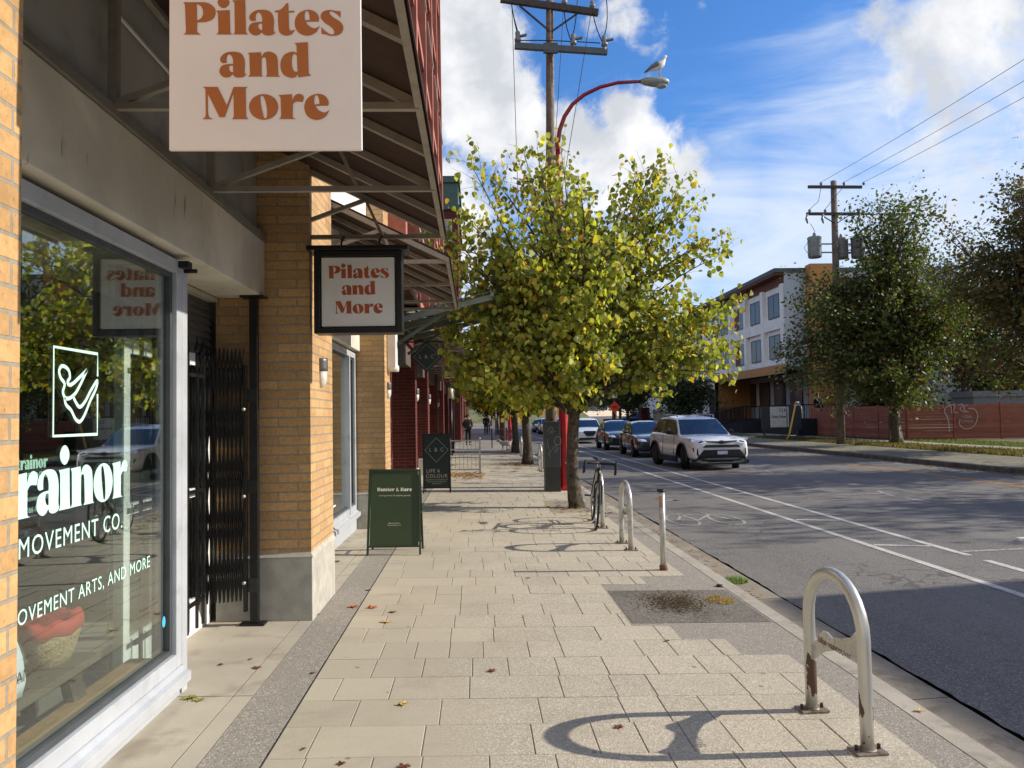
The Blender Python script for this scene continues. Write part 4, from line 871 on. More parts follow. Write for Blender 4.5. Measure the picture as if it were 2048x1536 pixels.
# glazed entrance canopy sloping up over the pavement
cn = thing('glass_canopy', 'green glass entrance canopy slanting up over the pavement before the red row', 'canopy', (-1.3, 13.6, 3.1))
GC = M('canopy_steel', '#6d746b', .5, metal=.3); m = MB()
def cz(x): return 3.08+(x+1.3)*.24
for yy in (12.3, 13.2, 14.1, 15.0): m.bar((-1.3, yy, cz(-1.3)), (.28, yy, cz(.28)), .05, .09)
for x in (-1.2, -.45, .28): m.bar((x, 12.2, cz(x)+.03), (x, 15.1, cz(x)+.03), .05, .07)
for yy in (12.6, 14.6): m.bar((-.42, yy, cz(-.42)), (-1.28, yy, 2.75), .05); m.bar((-1.28, yy, 4.2), (-.1, yy, cz(-.1)), .03)
m.build('frame', GC, cn)
m = MB(); m.add([(x, yy, cz(x)+.075+dz) for dz in (0, .012) for x, yy in ((-1.28, 12.2), (.32, 12.2), (.32, 15.1), (-1.28, 15.1))], [(0, 3, 2, 1), (4, 5, 6, 7), (0, 1, 5, 4), (1, 2, 6, 5), (2, 3, 7, 6), (3, 0, 4, 7)])
m.build('glass_roof', glass_mat('canopy_glass', (.45, .6, .5), 1.6), cn)
# lanterns on the posts further on
for i, y in enumerate((31.2, 33.4)):
    o = thing('lantern_post', ('near' if i == 0 else 'far')+' slim black post with glass lanterns beside the row of brick pillars', 'lamp post', (-1.02, y, 0), 'slim lantern posts by the brick pillars')
    m = MB(); m.cyl((-1.02, y, 0), (-1.02, y, 2.3), .05, 10); m.build('post', BLACK, o)
    m = MB(); m.cyl((-1.02, y, 2.32), (-1.02, y, 2.78), .10, 10); m.build('lantern', M('lantern_glass', '#c9c4b0', .3), o)
    m = MB(); m.tube([(-1.02, y, 2.78), (-1.02, y, 2.84), (-1.02, y, 2.93)], [.13, .09, .01], 10); m.build('cap', BLACK, o)
# further red building with green cornice
rb = thing('brick_building', 'distant red brick block with green cornice rising over the trees', 'building', (-1.5, 49, 0))
m = MB(); m.box(-3.4, -.99, 48, 58, 0, 14.6); m.box(-12, -3.4, 48.5, 58, 0, 14.6); m.build('brick_wall', BRICK_R, rb)
m = MB(); GCU = MATS['green_copper']; m.box(-3.6, -.86, 47.85, 58.2, 14.6, 14.9); m.box(-3.45, -.95, 47.95, 58.1, 14.9, 16.3); m.box(-3.65, -.82, 47.8, 58.3, 16.3, 16.7); m.build('cornice', GCU, rb)
for z in (4, 7, 10, 12.6):
    m = MB(); m.box(-2.7, -1.35, 47.97, 48.02, z, z+1.4); f = m.build('window', LTRIM, rb); m = MB(); m.box(-2.6, -1.45, 47.955, 47.968, z+.08, z+1.32); m.build('pane', MATS['sky_glass'], f)
m = MB(); m.box(-12, -3.0, 30, 48, 3.0, 5.5); m.build('link_block', BRICK_R, rb)
lw_ = thing('shop_row', 'low row of brick shopfronts running on to the far end of the street', 'building', (-2, 90, 0))
m = MB(); m.box(-10, -1.7, 58.3, 140, 0, 6.2); m.build('brick_wall', BRICK_R, lw_)
for i in range(14):
    m = MB(); y = 59+i*5.6; m.box(-1.698, -1.3, y, y+.9, 0, 3.4); m.build('brick_pillar', BRICK_R if i % 3 else BRICK_Y, lw_)
for i in range(4):
    m = MB(); y = 44.6+i*.001; 
m = MB(); m.box(-1.9, -1.3, 44.4, 45.1, 0, 3.0); m.build('brick_pillar', BRICK_R, red)

# ------------------------------------------------------------------ folding gate
gt = thing('folding_gate', 'black folding scissor gate pushed back beside the shop doorway', 'gate', (-1.85, 5.8, .04))
px_, py_ = -1.655, 5.83; ex, ey = -2.07, 5.66
m = MB(); m.box(px_-.028, px_+.028, py_-.028, py_+.028, .045, 2.468); m.box(px_-.10, px_+.08, py_-.05, py_+.05, .036, .05); m.box(px_-.09, px_+.09, py_-.06, py_+.06, 2.455, 2.467); m.build('post', BLACK, gt)
def gp(s, z): return Vector((px_-.05+(ex-px_+.05)*s, py_-.03+(ey-py_+.03)*s, z))
m = MB(); m.bar(gp(0.02, .14), gp(.02, 1.95), .045, .02); m.bar(gp(1, .10), gp(1, 1.93), .03, .05); m.build('channel', BLACK, gt)
m = MB(); n = 13
for i in range(n):
    a = .04+.94*i/n; b = a+.94/n
    m.bar(gp(a, .22), gp(a, 1.93), .016, .006)
for i in range(-1, n+1):
    for k in range(5):
        z0 = .22+k*.37; z1 = z0+.37
        for s0, s1 in ((i, i+1), (i+1, i)):
            a = .04+.94*s0/n; b = .04+.94*s1/n
            if 0 <= min(a, b) and max(a, b) <= 1.0: m.bar(gp(a, z0), gp(b, z1), .022, .006)
m.build('lattice', BLACK, gt)
m = MB()
for z in (.35, .98, 1.62):
    for s in (.03, 1.0): p = gp(s, z); m.cyl(p+Vector((0, -.035, 0)), p+Vector((0, -.02, 0)), .013, 10)
m.build('rivet', GALV, gt)
for z in (.33, 1.05, 1.72):
    m = MB(); m.box(px_-.055, px_+.03, py_-.034, py_-.029, z-.05, z+.05); m.build('hinge', M('hinge_steel', '#3a3a3a', .35, metal=.6), gt)
m = MB(); p = gp(1, .06); m.tube([p+Vector((0, .018, 0)), p-Vector((0, .018, 0))], .032, 14); m.build('caster', RUBBER, gt)
m = MB(); m.bar((-1.66, 5.80, .98), (-1.66, 5.80, .978), .001); 
pl = thing('padlock', 'small brass padlock hanging on the folding gate', 'padlock', (-2.10, 5.60, 1.1))
m = MB(); m.box(-2.125, -2.08, 5.6, 5.62, 1.08, 1.13); m.build('lock_body', M('brass', '#b08a3c', .35, metal=.9), pl, bevel=.004)
m = MB(); m.tube([(-2.115, 5.61, 1.13), (-2.115, 5.61, 1.155), (-2.1025, 5.61, 1.168), (-2.09, 5.61, 1.155), (-2.09, 5.61, 1.13)], .004, 6); m.build('shackle', ALU, pl)
sg = thing('spiked_gate', 'black spiked iron gate standing before the entrance door', 'gate', (-1.97, 5.2, .05))
m = MB()
for yy in (4.62, 4.8, 4.98, 5.16, 5.34, 5.52, 5.64):
    m.bar((-1.965, yy, .1), (-1.965, yy, 2.02), .018); m.tube([(-1.965, yy, 2.02), (-1.965, yy, 2.04), (-1.965, yy, 2.06), (-1.965, yy, 2.13)], [.012, .022, .014, .002], 6)
for z in (.28, 1.05, 1.86): m.bar((-1.965, 4.54, z), (-1.965, 5.66, z), .014, .025)
m.build('bars', BLACK, sg)

# ------------------------------------------------------------------ bike racks, bollard
def rack_at(label, group='steel hoop bike racks along the kerb'):
    o = thing('bike_rack', label, 'bike rack', (0, 0, 0), group)
    h, w_, r = .79, .51, .0305; m = MB(); pts = [(0, -w_/2, .01)]+[(0, -w_/2, z) for z in (.2, .4, h-w_/2-.03)]
    pts += [(0, -w_/2*math.cos(a), h-w_/2-.03+w_/2*math.sin(a)) for a in [math.pi*i/14 for i in range(1, 14)]]+[(0, w_/2, z) for z in (h-w_/2-.03, .4, .2, .01)]
    m.tube(pts, r, 18); m.build('hoop', GALV, o)
    for s_ in (-1, 1):
        m = MB(); y = s_*w_/2; m.box(-.075, .075, y-.05, y+.05, .0, .012); m.tube([(0, y, .012), (0, y, .02)], [.042, .036], 14)
        f = m.build('foot_plate', M('plate_steel', '#8a7f70', .6, metal=.4, dirt='#4a3a2c', dirtamt=.7, ds=20), o, bevel=.003)
        b = MB()
        for dx in (-.055, .055): b.cyl((dx, y, .012), (dx, y, .034), .009, 6, smooth=False)
        b.build('bolt', M('rusty_bolt', '#4a3326', .7, metal=.4), f)
    m = MB(); u0 = .205; prof = [(-.225, .42), (-.225, .50), (-.19, .525), (-.15, .49), (-.05, .455), (.02, .44), (.07, .455), (.11, .45), (.16, .40), (.225, .35), (.225, .27), (.1, .35), (0, .385), (-.1, .41)]
    m.prism([(a, b) for a, b in prof], lambda a, b, t: Vector((t, a, b)), -.004, .004)
    m.build('name_plate', M('plate_light', '#b9bab4', .45, metal=.5, dirt='#6a4a36', dirtamt=.5, ds=60), o)
    m = MB(); btext(m, 'bike vancouver', (-.0045, .0, .385), (0, -1, -.0), (0, .0, 1), .035, .0015, 1.05, weight=.01); 
    if 0: pass
    m.build('plate_lettering', M('plate_rust_text', '#6a4a38', .7), o); return o
rk = rack_at('nearest steel hoop bike rack with paint worn off its legs')
rk.location = (1.752, 3.78, gz(1.752)); rk.rotation_euler = (0, 0, R(4))
for x, y, rz, lb in ((1.756, 9.16, 1, 'steel hoop bike rack standing free between the bollard and the bicycle'), (1.73, 10.95, -1, 'steel hoop bike rack that the black bicycle leans on'),
                     (1.80, 22.0, 3, 'steel hoop rack beyond the utility pole, nearer of the pair'), (1.95, 23.1, 3, 'steel hoop rack beyond the utility pole, farther of the pair'), (1.75, 30.5, 0, 'steel hoop rack just before the third street tree')):
    c_ = copy_tree(rk, (x, y, gz(x)), R(rz), lb)
    for ch in c_.children:
        if ch.name.startswith('hoop'): ch.data = ch.data.copy(); ch.data.materials[0] = GALVC
bo = thing('bollard', 'slim galvanised steel post with black cap at the kerb', 'bollard', (1.857, 7.75, gz(1.857)))
m = MB(); x, y = 1.857, 7.75; m.tube([(x, y, -.04), (x, y, .3), (x+.002, y, .76)], .0305, 16); m.build('post', GALVC, bo)
m = MB(); m.cyl((x, y, .745), (x, y, .77), .034, 16); m.box(x-.045, x+.03, y-.012, y+.012, .752, .775); m.build('cap', BLACK, bo)
m = MB(); a = [R(200+12*i) for i in range(6)]; m.loft([[(x+.0315*math.cos(b), y+.0315*math.sin(b), z) for b in a] for z in (.60, .71)], caps=False, closed=False); m.build('sticker', M('orange_sticker', '#b9845a', .6, dirt='#3a332c', dirtamt=.9, ds=30), bo)
m = MB(); m.tube([(x, y, gz(x)-.01), (x, y, gz(x)+.05)], [.042, .038], 14, jit=.06); m.build('rust_collar', M('rust', '#6b4430', .9, var=.3, vs=40), bo)

# ------------------------------------------------------------------ bicycle
def bicycle():
    o = thing('bicycle', 'black drop bar bicycle leaning on the second hoop rack by the nearest tree', 'bicycle', (0, 0, 0))
    Wr = .335; FW = Vector((0, -.51, Wr)); RW = Vector((0, .51, Wr)); FR = M('bike_frame_black', '#1b1d20', .3, metal=.3)
    for c, nm in ((FW, 'front_wheel'), (RW, 'rear_wheel')):
        m = MB(); P = [c+Vector((0, math.cos(a)*Wr, math.sin(a)*Wr)) for a in [2*math.pi*i/36 for i in range(37)]]; m.tube(P, .014, 8, caps=False); wh = m.build(nm, RUBBER, o)
        m = MB(); P = [c+Vector((0, math.cos(a)*(Wr-.02), math.sin(a)*(Wr-.02))) for a in [2*math.pi*i/36 for i in range(37)]]; m.tube(P, .009, 6, caps=False)
        m.cyl(c-Vector((.03, 0, 0)), c+Vector((.03, 0, 0)), .018, 10)
        for i in range(24): a = 2*math.pi*i/24; s_ = .025*(-1)**i; m.bar(c+Vector((s_, 0, 0)), c+Vector((0, math.cos(a+.2)*(Wr-.03), math.sin(a+.2)*(Wr-.03))), .0022)
        m.build('rim', ALU, wh)
    BB = Vector((0, .08, .28)); HT = Vector((0, -.36, .80)); HB = Vector((0, -.40, .66)); ST = Vector((0, .24, .78))
    m = MB()
    for a, b, r in ((HB, BB, .017), (HT, ST, .015), (BB, ST, .015), (HT+Vector((0, -.004, .03)), HB, .019)): m.tube([a, b], r, 10)
    for s_ in (-1, 1): m.tube([BB+Vector((s_*.03, 0, 0)), RW+Vector((s_*.05, 0, 0))], .009, 8); m.tube([ST+Vector((s_*.012, 0, -.02)), RW+Vector((s_*.05, 0, 0))], .008, 8)
    m.build('frame', FR, o)
    m = MB()
    for s_ in (-1, 1): m.tube([HB+Vector((s_*.03, 0, -.01)), HB+Vector((s_*.05, -.01, -.08)), FW+Vector((s_*.05, 0, 0))], [.013, .012, .008], 8)
    m.bar(HB+Vector((-.045, 0, -.02)), HB+Vector((.045, 0, -.02)), .03); m.build('fork', FR, o)
    m = MB(); m.tube([HT, HT+Vector((0, -.01, .09)), HT+Vector((0, -.09, .10))], .013, 8); m.build('stem', ALU, o)
    m = MB(); hb = HT+Vector((0, -.09, .10)); pts = []
    for s_ in (-1, 1): m.tube([hb, hb+Vector((s_*.17, 0, 0)), hb+Vector((s_*.205, -.03, 0)), hb+Vector((s_*.21, -.09, -.01)), hb+Vector((s_*.212, -.11, -.06)), hb+Vector((s_*.215, -.075, -.12)), hb+Vector((s_*.215, 0, -.135))], .018, 8)
    m.build('handlebar', M('bar_tape', '#17120f', .8), o)
    m = MB()
    for s_ in (-1, 1): m.tube([hb+Vector((s_*.21, -.1, .0)), hb+Vector((s_*.21, -.14, .035)), hb+Vector((s_*.21, -.145, -.07))], [.015, .013, .006], 8)
    m.tube([hb+Vector((.02, -.02, 0)), hb+Vector((.03, -.12, .01)), HB+Vector((.02, -.04, .03))], .003, 5); m.tube([hb+Vector((-.02, -.02, 0)), hb+Vector((-.05, -.12, .0)), HB+Vector((-.02, -.04, -.03))], .003, 5); m.build('brake_lever', BLACK, o)
    m = MB(); m.tube([ST, ST+Vector((0, .03, .12))], .013, 8); m.build('seat_post', ALU, o)
    m = MB(); s0 = ST+Vector((0, .03, .14)); m.loft([[s0+Vector((w_*math.cos(a), yy, .018*math.sin(a)+zz)) for a in [2*math.pi*i/12 for i in range(12)]] for yy, w_, zz in ((-.15, .012, -.01), (-.08, .022, .0), (.0, .035, .0), (.08, .065, .008), (.125, .06, .012))]); m.build('saddle', BLACK, o)
    m = MB(); m.tube([BB+Vector((.045, 0, 0)), BB+Vector((.05, 0, 0))], .09, 28); m.cyl(BB-Vector((.06, 0, 0)), BB+Vector((.07, 0, 0)), .016, 10)
    m.bar(BB+Vector((.065, 0, 0)), BB+Vector((.07, .1, -.13)), .02, .012); m.bar(BB+Vector((-.06, 0, 0)), BB+Vector((-.07, -.1, .13)), .02, .012); m.build('crank', ALU, o)
    for p in (BB+Vector((.12, .1, -.13)), BB+Vector((-.12, -.1, .13))): m = MB(); m.box(p.x-.045, p.x+.045, p.y-.035, p.y+.035, p.z-.01, p.z+.01); m.build('pedal', BLACK, o, bevel=.003)
    m = MB(); 
    for dz in (.088, -.088): m.bar(BB+Vector((.047, 0, dz)), RW+Vector((.047, 0, dz*.4)), .006)
    m.build('chain', M('chain', '#3a352f', .5, metal=.7), o)
    m = MB(); m.tube([Vector((.03*math.sin(a), .12+.1*math.cos(a), .5+.14*math.sin(a))) for a in [2*math.pi*i/20 for i in range(21)]], .008, 6, caps=False); m.build('lock_cable', M('cable_grey', '#3b3f42', .6), o)
    return o
bk = bicycle(); bk.location = (1.66, 11.05, gz(1.66)+.005); bk.rotation_euler = (0, R(5), R(-6))

# ------------------------------------------------------------------ lamp column, cabinet, utility pole
RED = M('red_gloss_paint', '#b3141c', .35, var=.08, vs=3, dirt='#7a1518', dirtamt=.4, ds=4); DRED = M('dark_red_arm', '#8c1a26', .4)
def lamp_col(label, curved=True):
    o = thing('street_lamp', label, 'street lamp', (0, 0, 0), 'red street lamp columns along the kerb')
    m = MB(); oc = lambda r, z: [(r*math.cos(a), r*math.sin(a), z) for a in [math.pi/8+2*math.pi*i/8 for i in range(8)]]
    m.loft([oc(.105, .04), oc(.103, .5), oc(.10, 2.0), oc(.085, 4.0), oc(.07, 6.0), oc(.055, 7.25)], smooth=False); m.build('column', RED, o, bevel=.006)
    m = MB(); m.box(-.16, .16, -.16, .16, 0, .04); m.loft([oc(.15, .04), oc(.115, .09)], smooth=False); m.build('base_plate', RED, o, bevel=.006)
    m = MB(); m.tube([(0, 0, 7.2), (.0, 0, 7.45), (.05, 0, 7.75), (.16, 0, 8.05), (.34, 0, 8.32), (.60, 0, 8.53), (.95, 0, 8.70), (1.35, 0, 8.80), (1.88, 0, 8.83)], [.055, .052, .048, .046, .044, .042, .04, .038, .034], 12); m.build('arm', DRED, o)
    m = MB(); rings = []
    for x, wy, zu, zd in ((1.84, .045, 8.87, 8.79), (1.95, .10, 8.91, 8.745), (2.1, .13, 8.925, 8.72), (2.3, .135, 8.915, 8.71), (2.42, .11, 8.89, 8.735), (2.47, .04, 8.84, 8.79)):
        zc = (zu+zd)/2; rings.append([(x, wy*math.cos(a), zc+(zu-zd)/2*math.sin(a)) for a in [2*math.pi*i/14 for i in range(14)]])
    m.loft(rings); m.build('lamp_head', M('lamp_head_grey', '#8c9894', .5, metal=.2), o)
    m = MB(); m.ellipsoid((2.3, 0, 8.735), (.13, .10, .06)); m.build('lens', M('lamp_lens', '#9aa7a6', .2), o)
    m = MB(); m.box(-.104, -.10, -.02, .03, .55, .60); m.box(.02, .07, -.107, -.103, .56, .60); m.build('label_plate', PAINTW, o)
    return o
lc1 = lamp_col('red lamp column nearest the camera with a gull on its curved arm'); lc1.location = (1.845, 16.35, gz(1.845))
copy_tree(lc1, (1.9, 44.5, gz(1.9)), 0, 'red lamp column farther along the pavement beyond the third tree'); copy_tree(lc1, (1.9, 76, gz(1.9)), 0, 'most distant red lamp column at the end of the kerb')
def cab(loc): 
    o = thing('utility_cabinet', 'grey steel utility cabinet covered with scratched graffiti beside the red lamp column', 'cabinet', loc); x, y, z = loc
    m = MB(); m.box(x-.14, x+.19, y-.12, y+.3, z+.5, z+1.42); m.box(x-.15, x+.20, y-.13, y+.31, z+1.42, z+1.45); m.build('box', M('cabinet_grey', '#4e5252', .5, metal=.3, var=.1, dirt='#2f3231', dirtamt=.5, ds=6), o, bevel=.008)
    m = MB(); m.box(x-.13, x+.18, y-.11, y+.29, z, z+.498)
    for i in range(7): m.box(x-.12+i*.045, x-.10+i*.045, y-.118, y-.11, z+.02, z+.47)
    m.build('plinth', M('cabinet_plinth', '#3f4242', .6), o)
    m = MB(); CX_ = x+.02; yy = y-.121
    stroke(m, [(-.1, .3, 1), (-.02, .38, 1), (.02, .33, 1), (-.04, .27, 1), (.06, .3, 1)], .012, (CX_, yy, z+.95), (1, 0, 0), (0, 0, 1)); stroke(m, circ(.11, .1, .07, 12, .09), .014, (CX_, yy, z+.95), (1, 0, 0), (0, 0, 1), True); stroke(m, [(-.11, -.2, 1), (-.02, -.1, 1), (.08, .0, 1), (.05, -.14, 1), (.12, -.05, 1)], .01, (CX_, yy, z+.95), (1, 0, 0), (0, 0, 1)); stroke(m, [(-.12, -.05), (-.1, .15), (-.05, -.25)], .008, (CX_, yy, z+.95), (1, 0, 0), (0, 0, 1))
    m.build('graffiti', M('graffiti_grey', '#8d9290', .6), o)
cab((1.54, 16.05, gz(1.54)))
up = thing('utility_pole', 'tall wooden utility pole with two crossarms behind the nearest tree', 'utility pole', (1.62, 16.95, 0))
def px(z): return 1.62+(z)*.0165
m = MB(); m.tube([(px(z), 16.95, z) for z in (-.05, 2, 5, 8, 11.6)], [.135, .125, .11, .095, .085], 14); m.build('pole', WOODP, up)
ARM = M('crossarm_wood', '#4c4643', .85, var=.2, vs=12); INS = M('insulator_porcelain', '#7e8284', .3); WIRE = M('wire_black', '#20211f', .7)
m = MB(); m.bar((.68, 16.80, 10.86), (2.88, 16.88, 10.60), .10, .14); m.build('crossarm', ARM, up)
m = MB(); m.bar((.98, 16.80, 9.79), (3.06, 16.86, 9.69), .10, .13); m.box(px(9.7)-.16, px(9.7)+.16, 16.78, 16.86, 9.64, 9.86); m.build('crossarm', M('grey_crossarm', '#596064', .6), up)
m = MB()
for a, b in (((1.78, 16.85, 10.15), (1.1, 16.82, 10.72)), ((1.82, 16.85, 10.15), (2.45, 16.86, 10.6)), ((1.8, 16.85, 9.45), (1.75, 16.85, 9.75))): m.bar(a, b, .035)
m.build('brace', ARM, up)
for x in (1.05, 2.30, 3.0):
    zz = 9.82-(x-1)*.045; m = MB(); m.tube([(x, 16.83, zz-.04), (x, 16.83, zz+.08)], .04, 10); m.tube([(x, 16.83, zz+.08), (x, 16.83, zz+.14), (x, 16.83, zz+.18), (x, 16.83, zz+.30), (x, 16.83, zz+.33)], [.07, .075, .05, .055, .02], 12); m.bar((x+.02, 16.83, zz+.2), (x+.2, 16.83, zz+.24), .09, .03); m.build('cutout', INS, up)
for x, zz in ((1.15, 10.88), (2.12, 10.76), (2.75, 10.68)): m = MB(); m.tube([(x, 16.85, zz), (x, 16.85, zz+.06), (x, 16.85, zz+.1), (x, 16.85, zz+.15), (x, 16.85, zz+.19)], [.02, .075, .045, .055, .02], 12); m.build('insulator', INS, up)
def sag(a, b, s, n=14): 
    a, b = Vector(a), Vector(b); return [a.lerp(b, i/n)-Vector((0, 0, s*4*(i/n)*(1-i/n))) for i in range(n+1)]
m = MB()
for p in ([(1.05, 16.83, 10.15), (.95, 16.83, 10.5), (.93, 16.83, 10.72)], [(.92, 16.83, 10.8), (.98, 16.83, 10.3), (1.08, 16.83, 9.95)], [(2.3, 16.83, 10.1), (2.38, 16.83, 10.4), (2.42, 16.83, 11.0)], [(2.1, 16.83, 10.7), (2.12, 16.83, 10.2), (2.28, 16.83, 9.85)], [(3.0, 16.83, 10.05), (3.12, 16.83, 10.35), (3.06, 16.83, 11.0)], [(2.75, 16.83, 10.6), (2.8, 16.83, 10.2), (2.98, 16.83, 9.85)], [(1.1, 16.83, 9.93), (1.8, 16.83, 9.95), (2.9, 16.83, 9.88)]): m.tube([p[0]]+[tuple((Vector(p[0])*(1-k)+Vector(p[1])*k)*(1-k)+(Vector(p[1])*(1-k)+Vector(p[2])*k)*k) for k in (.25, .5, .75)]+[p[2]], .012, 5)
m.build('jumper_wire', WIRE, up)
def wire(pts, label, r=.012, g_='overhead service wires'):
    m = MB(); m.tube(pts, r, 5); o = m.build('overhead_wire', WIRE, loc=tuple(pts[0])); tag(o, label, 'wire', g_)
wire(sag((.93, 16.8, 10.75), (1.05, 17.2, 4.0), 0), 'thin wire dropping straight down left of the nearest utility pole', .007)
wire(sag((2.72, 16.9, 10.6), (1.75, 17.6, 5.2), .1), 'slanting wire dropping behind the curved lamp arm', .008); wire(sag((2.1, 16.9, 10.7), (1.72, 17.4, 5.6), .05), 'slanting wire close to the nearest utility pole', .007)
# small gear further along the kerb: meter post, sign posts
def slim_post(x, y, h, label, r=.03, mat=None, name='sign_post', cat='post'):
    m = MB(); m.cyl((x, y, gz(x)-.02), (x, y, h), r, 10); o = m.build(name, mat or ALU, loc=(x, y, gz(x))); tag(o, label, cat)
slim_post(1.75, 27.6, 2.6, 'grey steel sign post between the second and third street trees'); slim_post(1.55, 62, 3.2, 'pale steel sign post in the distance left of the kerb', .05); slim_post(1.2, 70, 3.4, 'far white sign post near the walking pair', .05, PAINTW)
up2 = MB(); up2.tube([(1.55, 46.5, 0), (1.5, 46.5, 11)], [.17, .12], 12); o = up2.build('utility_pole', M('brown_pole', '#5a3a2a', .9, var=.2), loc=(1.55, 46.5, 0)); tag(o, 'dark brown wooden pole beside the farther red lamp column', 'utility pole')
# seagull
gl = thing('seagull', 'grey and white gull standing on the lamp head', 'gull', (4.12, 16.35, 8.90))
gx0, gy0, gz0 = 4.10, 16.33, 8.86+.03
m = MB(); m.tube([(gx0-.27, gy0, gz0+.12), (gx0-.2, gy0, gz0+.15), (gx0-.1, gy0, gz0+.2), (gx0, gy0, gz0+.245), (gx0+.07, gy0, gz0+.30), (gx0+.10, gy0, gz0+.36), (gx0+.115, gy0, gz0+.41), (gx0+.135, gy0, gz0+.44), (gx0+.165, gy0, gz0+.44), (gx0+.18, gy0, gz0+.435)], [.012, .035, .075, .09, .072, .048, .04, .045, .032, .012], 12); m.build('body', M('gull_white', '#d8d8d6', .7), gl)
for s_ in (-1, 1):
    m = MB(); m.tube([(gx0+.03, gy0+s_*.07, gz0+.28), (gx0-.06, gy0+s_*.085, gz0+.25), (gx0-.18, gy0+s_*.06, gz0+.19), (gx0-.33, gy0+s_*.02, gz0+.09)], [.03, .055, .04, .006], 8, flat=None); m.build('wing', M('gull_grey', '#6d7379', .7), gl)
    m = MB(); m.tube([(gx0+.01, gy0+s_*.03, gz0+.17), (gx0+.01, gy0+s_*.03, gz0+.02), (gx0+.05, gy0+s_*.03, gz0+.01)], .008, 6); m.build('leg', M('gull_leg', '#b08a7c', .6), gl)
m = MB(); m.tube([(gx0+.175, gy0, gz0+.437), (gx0+.225, gy0, gz0+.425)], [.012, .003], 6); m.build('beak', M('gull_beak', '#b9902f', .5), gl)
# cafe railing
cr = thing('cafe_railing', 'galvanised steel railing standing out from the brick row across the pavement', 'railing', (-.6, 20.97, 0))
def railing(par, p0, p1, h, nb, hs, mat=ALU, pw=.05):
    p0, p1 = Vector(p0), Vector(p1); m = MB(); m.bar(p1, p1+Vector((0, 0, h+.04)), pw); m.tube([p1+Vector((0, 0, h+.04)), p1+Vector((0, 0, h+.06)), p1+Vector((0, 0, h+.09))], [.015, .03, .01], 8); m.build('post', mat, par)
    m = MB(); m.bar(p0, p0+Vector((0, 0, h+.03)), pw); m.build('post', mat, par)
    m = MB()
    for z in hs: m.bar(p0+Vector((0, 0, z)), p1+Vector((0, 0, z)), .02, .035)
    for i in range(1, nb): q = p0.lerp(p1, i/nb); m.bar(q+Vector((0, 0, hs[0])), q+Vector((0, 0, h)), .012)
    m.build('bars', mat, par)
railing(cr, (-1.25, 20.95, .02), (.075, 20.98, 0), .90, 12, (.12, .45, .66, .90), M('railing_steel', '#b5b5ae', .45, metal=.4))
# dark rail on the pavement farther on, red stool stack
dr_ = thing('street_railing', 'dark steel railing across the pavement by the farther lamp column', 'railing', (.9, 40, 0))
railing(dr_, (1.6, 41.5, -.03), (.75, 38.5, -.02), .95, 2, (.5, .93), BLACK)
st = thing('red_rack', 'red steel stand beside the white dog by the kerb', 'stand', (1.75, 34.5, 0))
m = MB()
for z in (.3, .85): m.bar((1.35, 36.2, z), (1.85, 36.0, z), .04)
for x in (1.4, 1.6, 1.8): m.bar((x, 36.1, -.02), (x, 36.1, 1.05), .04)
m.box(1.38, 1.82, 35.9, 36.3, .0, .03); m.build('frame', M('faded_red', '#a8483f', .6), st)
